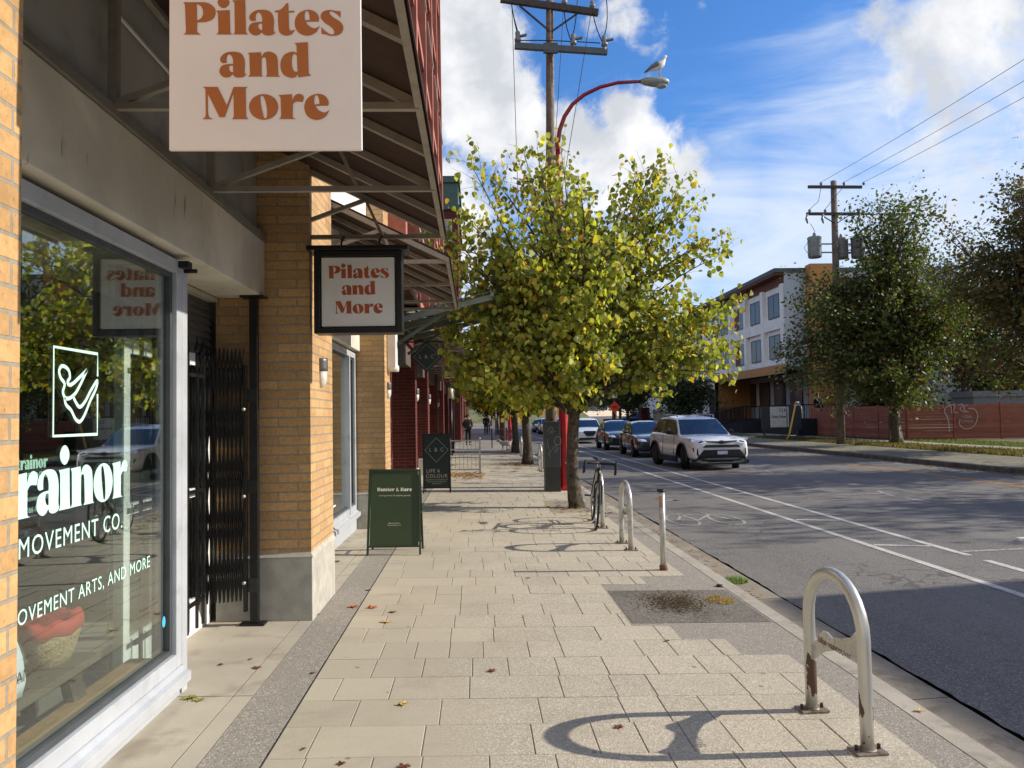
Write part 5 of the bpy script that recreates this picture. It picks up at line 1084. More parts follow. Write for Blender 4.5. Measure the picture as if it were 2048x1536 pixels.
# ------------------------------------------------------------------ vehicles
TYRE = M('tyre', '#101010', .85); RIMM = M('alloy_rim', '#8f9296', .3, metal=.9); PLAS = M('black_plastic', '#121314', .6); HEADL = M('headlamp_glass', '#dfe4e8', .15, metal=.1, coat=1.); CHROME = M('chrome', '#c5c8cc', .12, metal=1.)
from mathutils.bvhtree import BVHTree
BV = {}
def carpaint(name, c, metal=.0): return M(name, c, .3, metal=metal, var=.0, coat=1.)
def car(name, label, paint, kind='suv', group='cars parked along the bike lane', steer=0., rim=RIMM, claddings=True):
    """front of the car towards -y, ground at z=0, centred on x=y=0"""
    o = thing(name, label, 'car', (0, 0, 0), group)
    if kind == 'suv': Lg, W, Hh = 4.6, 1.84, 1.66; belt, hood, sill, wr, fwb, rwb = 1.07, 1.04, .28, .355, -1.37, 1.29; cab = [(-.98, 1.07), (-.30, 1.57), (1.35, 1.60), (2.02, 1.12)]; nose = .90
    elif kind == 'hatch': Lg, W, Hh = 4.45, 1.79, 1.54; belt, hood, sill, wr, fwb, rwb = 1.0, .98, .22, .325, -1.35, 1.30; cab = [(-1.12, .99), (-.25, 1.47), (1.0, 1.50), (1.95, 1.05)]; nose = .78
    else: Lg, W, Hh = 4.62, 1.78, 1.44; belt, hood, sill, wr, fwb, rwb = .95, .93, .22, .32, -1.38, 1.32; cab = [(-.95, .94), (-.15, 1.37), (.95, 1.38), (1.75, 1.0)]; nose = .74
    h = W/2; f = -Lg/2
    # stations: y, half width, low z, shoulder z, centre top z
    ST = [(f, .80*h, sill+.10, nose-.16, nose-.12), (f+.03, .91*h, sill+.03, nose-.05, nose-.0), (f+.22, .975*h, sill, nose+.03, nose+.07), (f+.62, .99*h, sill, (nose+hood)/2+.01, (nose+hood)/2+.05),
          (fwb+.02, 1.0*h, sill, hood-.05, hood), (fwb+.5, 1.0*h, sill, belt-.04, hood+.03), (-.3, .99*h, sill, belt-.03, hood+.02), (.5, .99*h, sill, belt, hood+.04), (rwb, 1.0*h, sill, belt+.02, belt+.05),
          (rwb+.5, .985*h, sill+.02, belt+.02, belt+.05), (-f-.22, .93*h, sill+.06, belt, belt+.03), (-f-.04, .84*h, sill+.12, belt-.1, belt-.06), (-f, .74*h, sill+.16, belt-.2, belt-.16)]
    rings = []
    for y, w_, zl, zb, zt in ST:
        half = [(0, zl), (w_*.80, zl), (w_*.97, zl+.06), (w_*1.0, zl+(zb-zl)*.32), (w_*.985, zl+(zb-zl)*.62), (w_*.975, zl+(zb-zl)*.82), (w_*.93, zb), (w_*.80, zb+(zt-zb)*.6), (w_*.45, zt), (0, zt+.012)]
        rings.append([(x, y, z) for x, z in half]+[(-x, y, z) for x, z in half[-2:0:-1]])
    m = MB(); m.loft(rings); body = m.build('body', [paint, PLAS], o, subsurf=2)
    # wheel arches cut clean through the lower body
    cut = MB()
    for y in (fwb, rwb):
        for s_ in (-1, 1): cut.tube([(s_*(h-.32), y, wr), (s_*(h+.2), y, wr)], wr+.075, 32, smooth=True)
    cme = bpy.data.meshes.new('cut'); cme.from_pydata(cut.v, [], cut.f); cme.materials.append(paint); cme.materials.append(PLAS)
    for p in cme.polygons: p.material_index = 1
    co = bpy.data.objects.new('cut', cme); col.objects.link(co)
    bm = bmesh.new(); bm.from_mesh(cme); bmesh.ops.recalc_face_normals(bm, faces=bm.faces); bm.to_mesh(cme); bm.free()
    b = body.modifiers.new('arch', 'BOOLEAN'); b.operation = 'DIFFERENCE'; b.object = co; b.solver = 'EXACT'
    dg = bpy.context.evaluated_depsgraph_get(); me2 = bpy.data.meshes.new_from_object(body.evaluated_get(dg)); body.modifiers.clear(); body.data = me2
    bpy.data.objects.remove(co)
    BV[o.name] = BVHTree.FromPolygons([v.co.copy() for v in me2.vertices], [tuple(p.vertices) for p in me2.polygons])
    for y in (fwb, rwb):
        for s_ in (-1, 1):
            if kind == 'suv' or claddings:
                m = MB(); P = [(s_*(h+.004), y+math.cos(a)*(wr+.09), wr+math.sin(a)*(wr+.09)) for a in [R(-18)+R(216)*i/18 for i in range(19)]]; m.tube(P, .035 if kind == 'suv' else .014, 6, flat=None); m.build('wheel_arch', PLAS if kind == 'suv' else paint, o)
            c = Vector((s_*(h-.11), y, wr)); m = MB(); st_ = steer if y == fwb else 0.
            ax = Vector((math.cos(st_), math.sin(st_), 0)); fw_ = Vector((-math.sin(st_), math.cos(st_), 0))
            def wring(off, r, n=28): return [c+ax*off+fw_*(r*math.cos(2*math.pi*i/n))+Vector((0, 0, r*math.sin(2*math.pi*i/n))) for i in range(n)]
            m.loft([wring(-.11, wr*.7), wring(-.11, wr-.02), wring(-.08, wr), wring(.08, wr), wring(.11, wr-.02), wring(.11, wr*.72), wring(.09, wr*.70)]); wh = m.build('wheel', TYRE, o)
            m = MB(); e = s_*.10; m.loft([wring(e, wr*.69), wring(e*1.02, wr*.66), wring(e*.75, wr*.62)], caps=False)
            for i in range(5 if kind != 'hatch' else 7):
                a = 2*math.pi*i/(5 if kind != 'hatch' else 7); d = fw_*math.cos(a)+Vector((0, 0, math.sin(a)))
                m.bar(c+ax*e*.9+d*.02, c+ax*e*.95+d*(wr*.66), .055, .02)
            m.tube([c+ax*e*.7, c+ax*e*1.0], .05, 12); m.loft([wring(e*.45, wr*.62), wring(e*.44, .01)], mi=1, caps=False); m.build('rim', [rim, PLAS], wh)
    # cabin
    (y0, z0), (y1, z1), (y2, z2), (y3, z3) = cab; wb, wt = h*.93, h*.72
    def rg(y, z, w_, k=0): return [(-w_, y, z), (-w_*.5, y-k, z+.0), (0, y-k*1.2, z+.0), (w_*.5, y-k, z), (w_, y, z)]
    side = []
    m = MB()
    rows = [rg(y0-.02, z0-.06, wb, .10), rg(y1, z1-.04, wt, .05), [(x, y1+.14, z1+(.035 if abs(x) < wt*.9 else -.02)) for x in (-wt, -wt*.5, 0, wt*.5, wt)], [(x, (y1+y2)/2, Hh-(0 if abs(x) < wt*.9 else .05)) for x in (-wt*1.02, -wt*.5, 0, wt*.5, wt*1.02)],
            [(x, y2-.1, z2+(.02 if abs(x) < wt*.9 else -.03)) for x in (-wt, -wt*.5, 0, wt*.5, wt)], rg(y2+.05, z2-.05, wt*.97, -.03), rg(y3+.05, z3-.06, wb*.93, -.06)]
    vs = [p for r in rows for p in r]; n = 5; fs = [(i*n+k, i*n+k+1, (i+1)*n+k+1, (i+1)*n+k) for i in range(len(rows)-1) for k in range(n-1)]
    # side walls
    o0 = len(vs); base = [(y0-.02, z0-.06), (y0+.6, z0-.08), ((y0+y3)/2, z0-.06), (y3-.6, z3-.06), (y3+.05, z3-.06)]
    for s_ in (-1, 1): fs.append(tuple((i*n+(0 if s_ < 0 else n-1)) for i in range(len(rows))))
    fs.append(tuple([0, 1, 2, 3, 4]+[(len(rows)-1)*n+k for k in (4, 3, 2, 1, 0)])); m.add(vs, fs, 0, False)
    cabo = m.build('cabin', paint, o, bevel=.035, seg=3)
    # glass
    def lerp(a, b, t): return Vector(a).lerp(Vector(b), t)
    def panel(q, nrm, nm, mat, th=.006, par=o):
        q = [Vector(p) for p in q]; nrm = Vector(nrm).normalized(); m = MB(); k = len(q); m.add([p for p in q]+[p+nrm*th for p in q], [tuple(range(k)), tuple(range(2*k-1, k-1, -1))]+[(i, (i+1) % k, k+(i+1) % k, k+i) for i in range(k)]); return m.build(nm, mat, par)
    A, B = rows[0], rows[1]; 
    wsm = MB(); row = []
    for t_ in (.07, .5, .97):
        row.append([lerp(A[i], B[i], t_)+Vector((0, -.006, .006)) for i in range(5)])
        row[-1][0] = lerp(row[-1][0], row[-1][1], .12); row[-1][4] = lerp(row[-1][4], row[-1][3], .12)
    wsm.loft(row, caps=False, closed=False, smooth=True); wsm.build('windshield', CARGLASS, o)
    A, B = rows[6], rows[5]; row = [[lerp(A[i], B[i], t_)+Vector((0, .007, .006)) for i in range(5)] for t_ in (.1, .9)]
    for rr in row: rr[0] = lerp(rr[0], rr[1], .15); rr[4] = lerp(rr[4], rr[3], .15)
    m = MB(); m.loft(row, caps=False, closed=False); m.build('rear_window', CARGLASS, o)
    # side glass lies in the side wall plane between base and roof edge
    def sidept(y, t_, s_):
        zb = z0-.05+(z3-z0)*max(0, min(1, (y-y0)/(y3-y0))); w_ = wb+(wb*.93-wb)*(y-y0)/(y3-y0)
        if y < y1: zt = z0+(z1-z0)*(y-y0)/(y1-y0)
        elif y > y2: zt = z2+(z3-z2)*(y-y2)/(y3-y2)
        else: zt = z1+(z2-z1)*(y-y1)/(y2-y1)
        zt -= .05; ztop = (z1+z2)/2-.03; z = zb+(zt-zb)*t_; k = (z-zb)/(ztop-zb)
        return Vector((s_*(w_+(wt-w_)*k+.012), y, z+.02))
    ym = (y1+y2)/2-.05
    for s_ in (-1, 1):
        for ya, yb in ((y0+.18, ym-.03), (ym+.03, y2-.05), (y2+.0, y3-.16)):
            if yb-ya < .1: continue
            pts = [sidept(ya, .03, s_), sidept(yb, .03, s_)]
            top = [sidept(yy, .93, s_) for yy in ([yb]+([y2] if ya < y2 < yb-.05 else [])+([y1] if ya < y1 < yb else [])+[ya])]
            panel(pts+top, (s_, 0, .3), 'side_window', CARGLASS)
        # mirror
        m = MB(); c = Vector((s_*(h+.10), y0+.42, z0+.06)); m.ellipsoid(c, (.11, .07, .075), 12, 8); m.bar(c-Vector((s_*.05, 0, .03)), Vector((s_*(h-.06), y0+.42, z0-.02)), .05, .03); m.build('wing_mirror', PLAS if kind == 'suv' else paint, o)
        # door lines and handles
        m = MB()
        for yy in (ym, y0+.35, y2-.05+(.1 if kind != 'suv' else .12)): m.bar((s_*(h+.0005), yy, sill+.12), (s_*(h-.035), yy, belt-.06), .012, .012)
        m.build('door_seam', PLAS, o)
        m = MB()
        for yy in (ym-.22, y2-.15): m.bar((s_*(h+.004), yy-.08, belt-.14), (s_*(h+.004), yy+.08, belt-.14), .02, .03)
        m.build('door_handle', CHROME if kind != 'suv' else paint, o)
    return o, dict(L=Lg, W=W, f=f, h=h, sill=sill, nose=nose, belt=belt, cab=cab, H=Hh, panel=panel, fwb=fwb, rwb=rwb)
def front_panel(o, pts, y, mat, name, bow=.12, h=.9, th=.02, slope=.0, zc=.6):
    """flat-ish panel wrapped on the bowed nose; pts (x,z)"""
    m = MB(); 
    bv = BV[o.name]
    def fn(a, b, t):
        hit = bv.ray_cast(Vector((a, -6, b)), Vector((0, 1, 0)))[0]
        return Vector((a, (hit.y if hit is not None else y+.12)-t, b))
    xs = sorted(set([p[0] for p in pts])); X = []
    for a, b in zip(xs, xs[1:]):
        k = max(1, int((b-a)/.05)); X += [a+(b-a)*j/k for j in range(k)]
    X.append(xs[-1]); top, rows = [], []
    for x in X:
        zz = []
        for i, p in enumerate(pts):
            n = pts[(i+1) % len(pts)]
            if min(p[0], n[0])-1e-6 <= x <= max(p[0], n[0])+1e-6: zz += [p[1], n[1]] if abs(n[0]-p[0]) < 1e-6 else [p[1]+(n[1]-p[1])*(x-p[0])/(n[0]-p[0])]
        lo, hi = min(zz), max(zz); col_ = [fn(x, lo+(hi-lo)*j/5, .012+th*.25) for j in range(6)]
        rows.append([fn(x, lo, -.02)]+col_+[fn(x, hi, -.02)])
    m.loft(rows, smooth=False); return m.build(name, mat, o)
WHITEP = carpaint('white_car_paint', '#dfe0e0'); GREYP = carpaint('grey_car_paint', '#3b4148', .6); DGREYP = carpaint('dark_car_paint', '#26292d', .5)
suv, q = car('parked_car', 'white SUV with roof rails and turned front wheels, nearest in the parking lane', WHITEP, 'suv', steer=R(-24), rim=M('dark_rim', '#3b3b3d', .35, metal=.7))
f = q['f']; h = q['h']
def sym(pts): return pts+[(-x, z) for x, z in reversed(pts)]
front_panel(suv, [(-.58, .69), (-.50, .765), (.50, .765), (.58, .69)], f-.0, PLAS, 'upper_grille', .12, h, .018)
front_panel(suv, [(-.5, .855), (-.14, .82), (0, .79), (.14, .82), (.5, .855), (.5, .89), (.14, .875), (-.14, .875), (-.5, .89)], f+.035, PLAS, 'grille_bar', .16, h, .02, .25, .9)
front_panel(suv, [(-.80, .34), (-.56, .62), (.56, .62), (.80, .34), (.6, .28), (-.6, .28)], f-.0, PLAS, 'lower_grille', .12, h, .02)
front_panel(suv, [(-.80, .27), (-.72, .34), (-.45, .375), (.45, .375), (.72, .34), (.80, .27), (.6, .22), (-.6, .22)], f-.0, M('silver_skid', '#8d9093', .4, metal=.6), 'skid_plate', .12, h, .028)
front_panel(suv, [(-.90, .22), (-.88, .32), (.88, .32), (.90, .22), (.8, .18), (-.8, .18)], f+.01, PLAS, 'bumper_lip', .15, h, .01)
for s_ in (-1, 1):
    front_panel(suv, [(s_*.44, .85), (s_*.66, .775), (s_*.86, .83), (s_*.885, .955), (s_*.62, .905)][::s_], f+.03, HEADL, 'headlight', .17, h, .03, .25, .9)
    front_panel(suv, [(s_*.52, .865), (s_*.68, .82), (s_*.74, .85), (s_*.6, .89)][::s_], f+.03, PLAS, 'headlight_bezel', .17, h, .036, .25, .9)
    front_panel(suv, [(s_*.70, .40), (s_*.84, .56), (s_*.86, .68), (s_*.74, .66)][::s_], f+.02, PLAS, 'fog_lamp_bezel', .15, h, .012)
    m = MB(); m.cyl((s_*.785, f+.03+.1, .60), (s_*.785, f+.03+.02, .60), .035, 12); m.build('fog_lamp', HEADL, suv)
    m = MB(); m.tube([(s_*.60, -.22, 1.60), (s_*.62, -.12, 1.665), (s_*.62, 1.2, 1.68), (s_*.60, 1.35, 1.62)], .018, 8); m.build('roof_rail', M('rail_grey', '#9a9da0', .4, metal=.6), suv)
    m = MB(); m.loft([[(s_*x, y, z) for x, z in ((h-.02, .20), (h+.012, .22), (h+.012, .36), (h-.02, .38))] for y in (-.95, .88)], smooth=False); m.build('side_cladding', PLAS, suv)
m = MB(); m.prism(circ(0, .845, .085, 20, .052), lambda a, b, t: Vector((a, f+.0-t, b)), -.1, .012); em = m.build('emblem', M('emblem_blue', '#2b4a6b', .3, metal=.5), suv)
m = MB(); U, V = Vector((1, 0, 0)), Vector((0, 0, 1)); eo = (0, f-.013, .845); stroke(m, circ(0, 0, .075, 20, .045), .01, eo, U, V, True); stroke(m, circ(0, .005, .028, 14, .04), .008, eo, U, V, True); stroke(m, circ(0, .015, .055, 16, .02), .008, eo, U, V, True); m.build('emblem_rings', CHROME, em)
m = MB(); m.box(-.17, .17, f-.045, f-.025, .47, .60); pl_ = m.build('number_plate', M('plate_frame', '#1f2f6a', .5), suv); m = MB(); m.box(-.155, .155, f-.05, f-.0455, .485, .585); m.build('plate_face', M('plate_face', '#b3b6c4', .5), pl_)
m = MB()
for a, b in (((-.45, f+1.45), (-.05, f+1.72)), ((.1, f+1.45), (.5, f+1.70))): m.bar((a[0], -1.0+.02, 1.10), (b[0], -.62, 1.36), .012)
m.build('wiper', BLACK, suv)
suv.location = (7.08, 24.9, RZ); suv.rotation_euler = (0, 0, R(4.5))
def sedan_front(o, q, dark):
    f, h, ns = q['f'], q['h'], q['nose']
    front_panel(o, [(-.62, .28), (-.5, .52), (.5, .52), (.62, .28)], f-.0, PLAS, 'lower_grille', .12, h, .015)
    front_panel(o, [(-.45, .66), (-.4, .70), (.4, .70), (.45, .66)], f-.0, PLAS, 'upper_grille', .12, h, .012)
    for s_ in (-1, 1):
        front_panel(o, [(s_*.46, .64), (s_*.80, .66), (s_*.84, .76), (s_*.55, .73)][::s_], f+.03, HEADL, 'headlight', .16, h, .02, .2, .7)
        front_panel(o, [(s_*.66, .30), (s_*.82, .32), (s_*.82, .48), (s_*.74, .46)][::s_], f+.02, PLAS, 'fog_lamp_bezel', .15, h, .012)
    m = MB(); m.box(-.16, .16, f-.03, f-.012, .36, .47); m.build('number_plate', M('plate_face', '#b3b6c4', .5), o)
    m = MB(); m.box(-.05, .05, f-.02, f+.02, .70, .75); m.build('emblem', CHROME, o)
sed, q = car('parked_car', 'dark grey sedan parked directly behind the white SUV', GREYP, 'sedan', claddings=False); sedan_front(sed, q, 1); sed.location = (7.15, 29.9+2.3, RZ); sed.rotation_euler = (0, 0, R(-1))
copy_tree(sed, (7.15, 36.6+2.3, RZ), R(-1), 'black sedan parked between the grey sedan and the white hatchback')
hat, q = car('parked_car', 'white electric hatchback parked behind the two dark sedans', WHITEP, 'hatch', claddings=False); f, h = q['f'], q['h']
front_panel(hat, [(-.42, .72), (-.2, .46), (.2, .46), (.42, .72), (.30, .78), (-.30, .78)], f-.0, PLAS, 'grille', .12, h, .016)
front_panel(hat, [(-.68, .26), (-.62, .36), (.62, .36), (.68, .26)], f, PLAS, 'lower_grille', .12, h, .015)
for s_ in (-1, 1): front_panel(hat, [(s_*.42, .70), (s_*.80, .76), (s_*.84, .86), (s_*.5, .78)][::s_], f+.03, HEADL, 'headlight', .17, h, .022, .2, .75)
m = MB(); m.box(-.16, .16, f-.03, f-.012, .36, .46); m.build('number_plate', MATS['plate_face'], hat)
hat.location = (6.95, 46.4+2.2, RZ); hat.rotation_euler = (0, 0, R(-3))
for x, y, src, lb in ((7.0, 54.5, sed, 'small dark car seen just beyond the white hatchback'), (6.9, 62, hat, 'white car far along the parking lane beyond the trees'), (6.9, 74, hat, 'pale car seen between the pole and the second tree'), (6.9, 82, sed, 'dark car at the far end of the parking lane')): copy_tree(src, (x, y, RZ), 0, lb)
BLUEP = carpaint('blue_car_paint', '#1f5f9a', .3); BLUEP2 = carpaint('deep_blue_paint', '#1d3f9a', .3)
for (x, y), pt, lb in (((20.5, 98), BLUEP, 'light blue car parked in the lot behind the low brick wall'), ((22.6, 99), BLUEP2, 'deep blue car parked in the lot beside the light blue one')):
    c_, q = car('parked_car', lb, pt, 'sedan', group='blue cars in the far lot', claddings=False); c_.location = (x, y, .35); c_.rotation_euler = (0, 0, R(-60))

# ------------------------------------------------------------------ across the road: housing block
hb = thing('housing_block', 'white three storey modular housing block with dark windows and orange entrance', 'building', (26, 62, 0))
WPAN = M('white_panel', '#eceae4', .7, var=.05, vs=1, dirt='#c0beb6', dirtamt=.3, ds=1.5); GPAN = M('grey_blue_panel', '#b4bac0', .7, var=.05, vs=.7); ORP = M('orange_panel', '#b98245', .7, var=.08); SOF = M('brown_soffit', '#6a3f2f', .8)
HX, HY0, HY1 = 22.0, 53.4, 108.
m = MB(); m.box(HX+.12, 34, HY0+.05, HY1, 4.75, 11.25); m.build('wall', WPAN, hb)
m = MB(); m.box(HX-.02, 33.9, HY0-.03, HY0+.05, 4.75, 11.45); m.box(26.6, 33.9, HY0-.5, HY0-.03, 4.75, 11.3); m.build('end_wall', GPAN, hb)
m = MB(); m.box(HX-.75, 34.2, HY0-.12, HY1, 11.45, 11.75); m.build('roof', M('roof_edge', '#55585a', .7), hb)
m = MB(); m.box(HX-.7, HX+.12, HY0, HY1, 11.28, 11.445); m.box(HX-.02, HX+.115, HY0+.06, HY1, 10.7, 11.28); m.build('soffit', SOF, hb)
m = MB(); grid = MB()
for i in range(15):
    y = HY0+.1+i*3.78
    if y < HY1: grid.box(HX-.16, HX+.118, y, y+.55, 4.95, 10.7)
for z0, z1 in ((4.75, 5.15), (7.55, 8.2)): grid.box(HX-.14, HX+.116, HY0+.06, HY1, z0, z1)
grid.build('facade_grid', WPAN, hb)
REDG = glass_mat('window_reflecting', (0, 0, 0), .14, body='#12171a')
CUR = M('curtain_red', '#7a4038', .8, var=.2); CURG = M('curtain_green', '#4d6455', .8, var=.3)
for z in (5.45, 8.45):
    for i in range(14):
        y = HY0+1.2+i*3.78
        if y+2 > HY1: continue
        m = MB(); m.box(HX+.06, HX+.115, y, y+2.1, z, z+1.75); m.box(HX+.03, HX+.06, y, y+.07, z, z+1.75); m.box(HX+.03, HX+.06, y+2.03, y+2.1, z, z+1.75); m.box(HX+.03, HX+.06, y+.07, y+2.03, z, z+.07); m.box(HX+.03, HX+.06, y+.07, y+2.03, z+1.68, z+1.75); m.box(HX+.03, HX+.06, y+1.0, y+1.07, z+.07, z+1.68)
        w_ = m.build('window', DARKF, hb)
        m = MB(); m.box(HX+.04, HX+.055, y+.07, y+1.0, z+.07, z+1.68); m.box(HX+.04, HX+.055, y+1.07, y+2.03, z+.07, z+1.68); m.build('pane', REDG, w_)
        if (i*7+int(z)) % 3 == 1: m = MB(); a = .1 if i % 2 else 1.1; m.box(HX+.034, HX+.039, y+a, y+a+.85, z+.09, z+1.66); m.build('curtain', CUR if i % 3 else CURG, w_)
m = MB(); m.box(25.0, 34, 50.5, HY1, .9, 4.7); m.build('ground_storey', M('ground_panel', '#b5b4ae', .7), hb)
m = MB(); m.box(HX-.1, 25, HY0-.1, HY1, 4.55, 4.745); m.build('overhang_soffit', M('overhang_dark', '#4c4d4c', .8), hb)
for i in range(8):
    y = 51.2+i*3.3; m = MB(); m.box(24.94, 24.995, y, y+2.4, 2.0, 4.1); w_ = m.build('ground_window', DARKF, hb); m = MB(); m.box(24.92, 24.935, y+.08, y+2.32, 2.08, 4.02); m.build('pane', glass_mat('ground_glass', (0, 0, 0), .8, body='#0a0c0e') if 'ground_glass' not in MATS else MATS['ground_glass'], w_)
m = MB(); m.box(HX-.22, HX-.165, HY0-.1, 69.4, 4.3, 4.95); m.box(HX-.2, 25, 69.0, 69.4, .9, 4.55); m.box(HX-.2, HX+.0, 69.0, 69.5, .9, 4.3); m.build('entrance_portal', ORP, hb)
m = MB(); m.box(23.5, 25.4, HY0-.9, HY0-.04, .9, 11.9); m.build('stair_tower', ORP, hb)
m = MB(); m.box(HX+.3, 26, 69.5, HY1, 0, 4.55); m.build('ground_wall', WPAN, hb)
for i in range(5): m = MB(); y = 71+i*4; m.box(HX+.26, HX+.295, y, y+1.8, 1.4, 3.7); m.build('ground_window', DARKF, hb)
# terrace deck, ramp, rails
dk = thing('terrace', 'dark railed terrace and ramp in front of the housing block', 'terrace', (22, 55, 0))
DK = M('dark_cladding', '#20242a', .8, var=.1); m = MB(); m.box(20.8, 25, 49.6, 69, .0, .95); m.build('deck', DK, dk)
m = MB(); m.add([(19.6, 56, 0), (20.79, 56, 0), (20.79, 70, 0), (19.6, 70, 0), (19.6, 56, .95), (20.79, 56, .95), (20.79, 70, .2), (19.6, 70, .2)], [(0, 3, 2, 1), (4, 5, 6, 7), (0, 1, 5, 4), (1, 2, 6, 5), (2, 3, 7, 6), (3, 0, 4, 7)]); m.build('ramp', DK, dk)
def rail(par, pts, h, step, mat=BLACK, nm='railing'):
    m = MB()
    for a, b in zip(pts, pts[1:]):
        a, b = Vector(a), Vector(b); u = Vector((0, 0, h)); m.bar(a+u, b+u, .06); m.bar(a+u*.12, b+u*.12, .04); n = max(1, int((b-a).length/step))
        for i in range(n+1): q = a.lerp(b, i/n); m.bar(q, q+u, .05 if i % 6 == 0 else .025)
    m.build(nm, mat, par)
rail(dk, [(24.5, 49.7, .95), (20.85, 49.7, .95), (20.85, 56, .95), (19.65, 56, .95), (19.65, 70, .2)], 1.05, .16)
rail(dk, [(20.9, 57, .95), (20.9, 66, .95)], 1.05, .3)
for i in range(6): m = MB(); m.box(20.8-.3*(i+1), 20.8-.3*i, 66, 68.4, .01, .95-.16*(i+1)); m.build('step', DK, dk)
rail(dk, [(20.7, 66, .8), (19.0, 66, .0)], 1.0, .2)
# street number sign
sn = thing('address_sign', 'white 258 Union Street sign on a dark panel before the terrace', 'sign', (18.9, 47, 0))
m = MB(); m.box(17.7, 20.2, 47.08, 47.2, .45, 1.9); m.box(17.8, 17.9, 47.1, 47.18, 0, .45); m.box(19.9, 20.0, 47.1, 47.18, 0, .45); m.build('backing', M('dark_sign_backing', '#33383a', .7), sn)
m = MB(); m.box(18.2, 19.22, 47.0, 47.07, .60, 1.87); m.build('face', M('sign_face', '#c9c6bc', .5), sn)
m = MB(); btext(m, '258', (18.96, 46.998, 1.56), (1, 0, 0), (0, 0, 1), .2, .003, .8, weight=.02, space=1.4); btext(m, 'Union Street', (18.74, 46.998, 1.18), (1, 0, 0), (0, 0, 1), .17, .003, .72, weight=.02); m.build('lettering', BLACK, sn)
m = MB(); m.box(19.28, 19.36, 47.0, 47.07, .6, 1.87); m.build('edge_strip', MATS['sign_face'], sn)
m = MB(); m.box(20.2, 24.4, 47.6, 48.0, .0, 1.1); tag(m.build('planter_wall', DK, loc=(22, 47.8, 0)), 'dark solid screen wall between the address sign and the red fence', 'wall')
yp = MB(); yp.tube([(16.9, 41.4, 0), (17.05, 41.4, .3), (17.45, 41.4, 1.95)], .05, 10); o = yp.build('yellow_post', M('yellow_guard', '#d3a52f', .5), loc=(16.9, 41.4, 0)); tag(o, 'leaning yellow plastic guard on a guy wire by the far path', 'guy guard')
# red board fence
def fence(name, label, a, b, h, mat, gate=None):
    o = thing(name, label, 'fence', tuple(a), None); a, b = Vector(a), Vector(b); d = (b-a); Ln = d.length; d.normalize(); nrm = Vector((-d.y, d.x, 0)) 
    if nrm.dot(Vector((0, -1, 0))) < 0 and abs(nrm.y) > .3: nrm = -nrm
    if abs(nrm.x) > .7 and nrm.x > 0: nrm = -nrm
    k = int(h/.145); npn = max(1, round(Ln/2.4))
    for i in range(npn):
        m = MB(); p0 = a+d*(Ln*i/npn+.05); p1 = a+d*(Ln*(i+1)/npn-.05)
        for j in range(k): z = .04+j*.145+.06; dz = random.uniform(-.006, .006); m.bar(p0+Vector((0, 0, z+dz))+nrm*random.uniform(0, .012), p1+Vector((0, 0, z+dz))+nrm*random.uniform(0, .012), .022, .135)
        m.build('board_panel', mat, o)
    for i in range(npn+1):
        p = a+d*(Ln*i/npn); m = MB(); m.bar(p, p+Vector((0, 0, h+.03)), .09); m.build('post', mat, o)
    return o
FM = bpy.data.materials.new('red_boards'); t = NT(FM); sz = t.new('ShaderNodeSeparateXYZ'); t.put(sz.inputs[0], t.pos())
rowid = t.math('FLOOR', t.math('DIVIDE', sz.outputs[2], .145)); wn_ = t.new('ShaderNodeTexWhiteNoise', noise_dimensions='1D'); t.put(wn_.inputs['W'], rowid)
c = t.mix(t.math('MULTIPLY', wn_.outputs['Value'], .8), lin('#a9624a'), lin('#8a4c3c')); c = t.mix(t.ramp(t.noise(2.5, 5, t.vecscale((1, 1, 9)), .6), .45, .7, 0, .5), c, lin('#b37a60')); t.out(t.prin(c, .85)); MATS['red_boards'] = FM
fence('board_fence', 'orange red board fence along the path beside the utility pole', (21.4, 48.3, 0), (21.9, 38.4, 0), 1.78, FM); fence('board_fence', 'dark red board fence with white graffiti at right behind the trees', (21.95, 38.3, 0), (33, 36.6, 0), 1.85, FM)
m = MB(); fo = Vector((23.6, 37.93, .95)); uu = Vector((1, -.154, 0)).normalized(); FV = Vector((0, 0, 1))
stroke(m, [(.25, -.55, 1), (.2, .1, 1), (.05, .55, 1), (.3, .78, 1), (.6, .8, 1)], .05, fo, uu, FV); stroke(m, [(1.2, .62, 1), (1.5, .55, 1), (1.62, .2, 1), (1.4, -.3, 1), (1.0, -.42, 1), (.75, -.2, 1), (.78, .1, 1)], .04, fo, uu, FV)
stroke(m, [(.35, .8), (.4, .35)], .04, fo, uu, FV); stroke(m, [(.55, .75, 1), (.5, .45, 1), (.7, .4, 1)], .04, fo, uu, FV); stroke(m, [(.7, .78, 1), (.95, .8, 1), (.8, .6, 1), (1.0, .4, 1)], .04, fo, uu, FV); stroke(m, [(1.2, .8, 1), (1.0, .7, 1), (1.05, .45, 1), (1.2, .45, 1)], .04, fo, uu, FV)
btext(m, 'USA', fo+uu*1.1+FV*.12, uu, FV, .16, .004, 1.1); btext(m, 'CIVILO', fo+uu*1.12-FV*.1, uu, FV, .14, .004, 1.0); m.build('graffiti', M('chalk_white', '#b9b3ac', .8), bpy.data.objects['board_fence.001'])
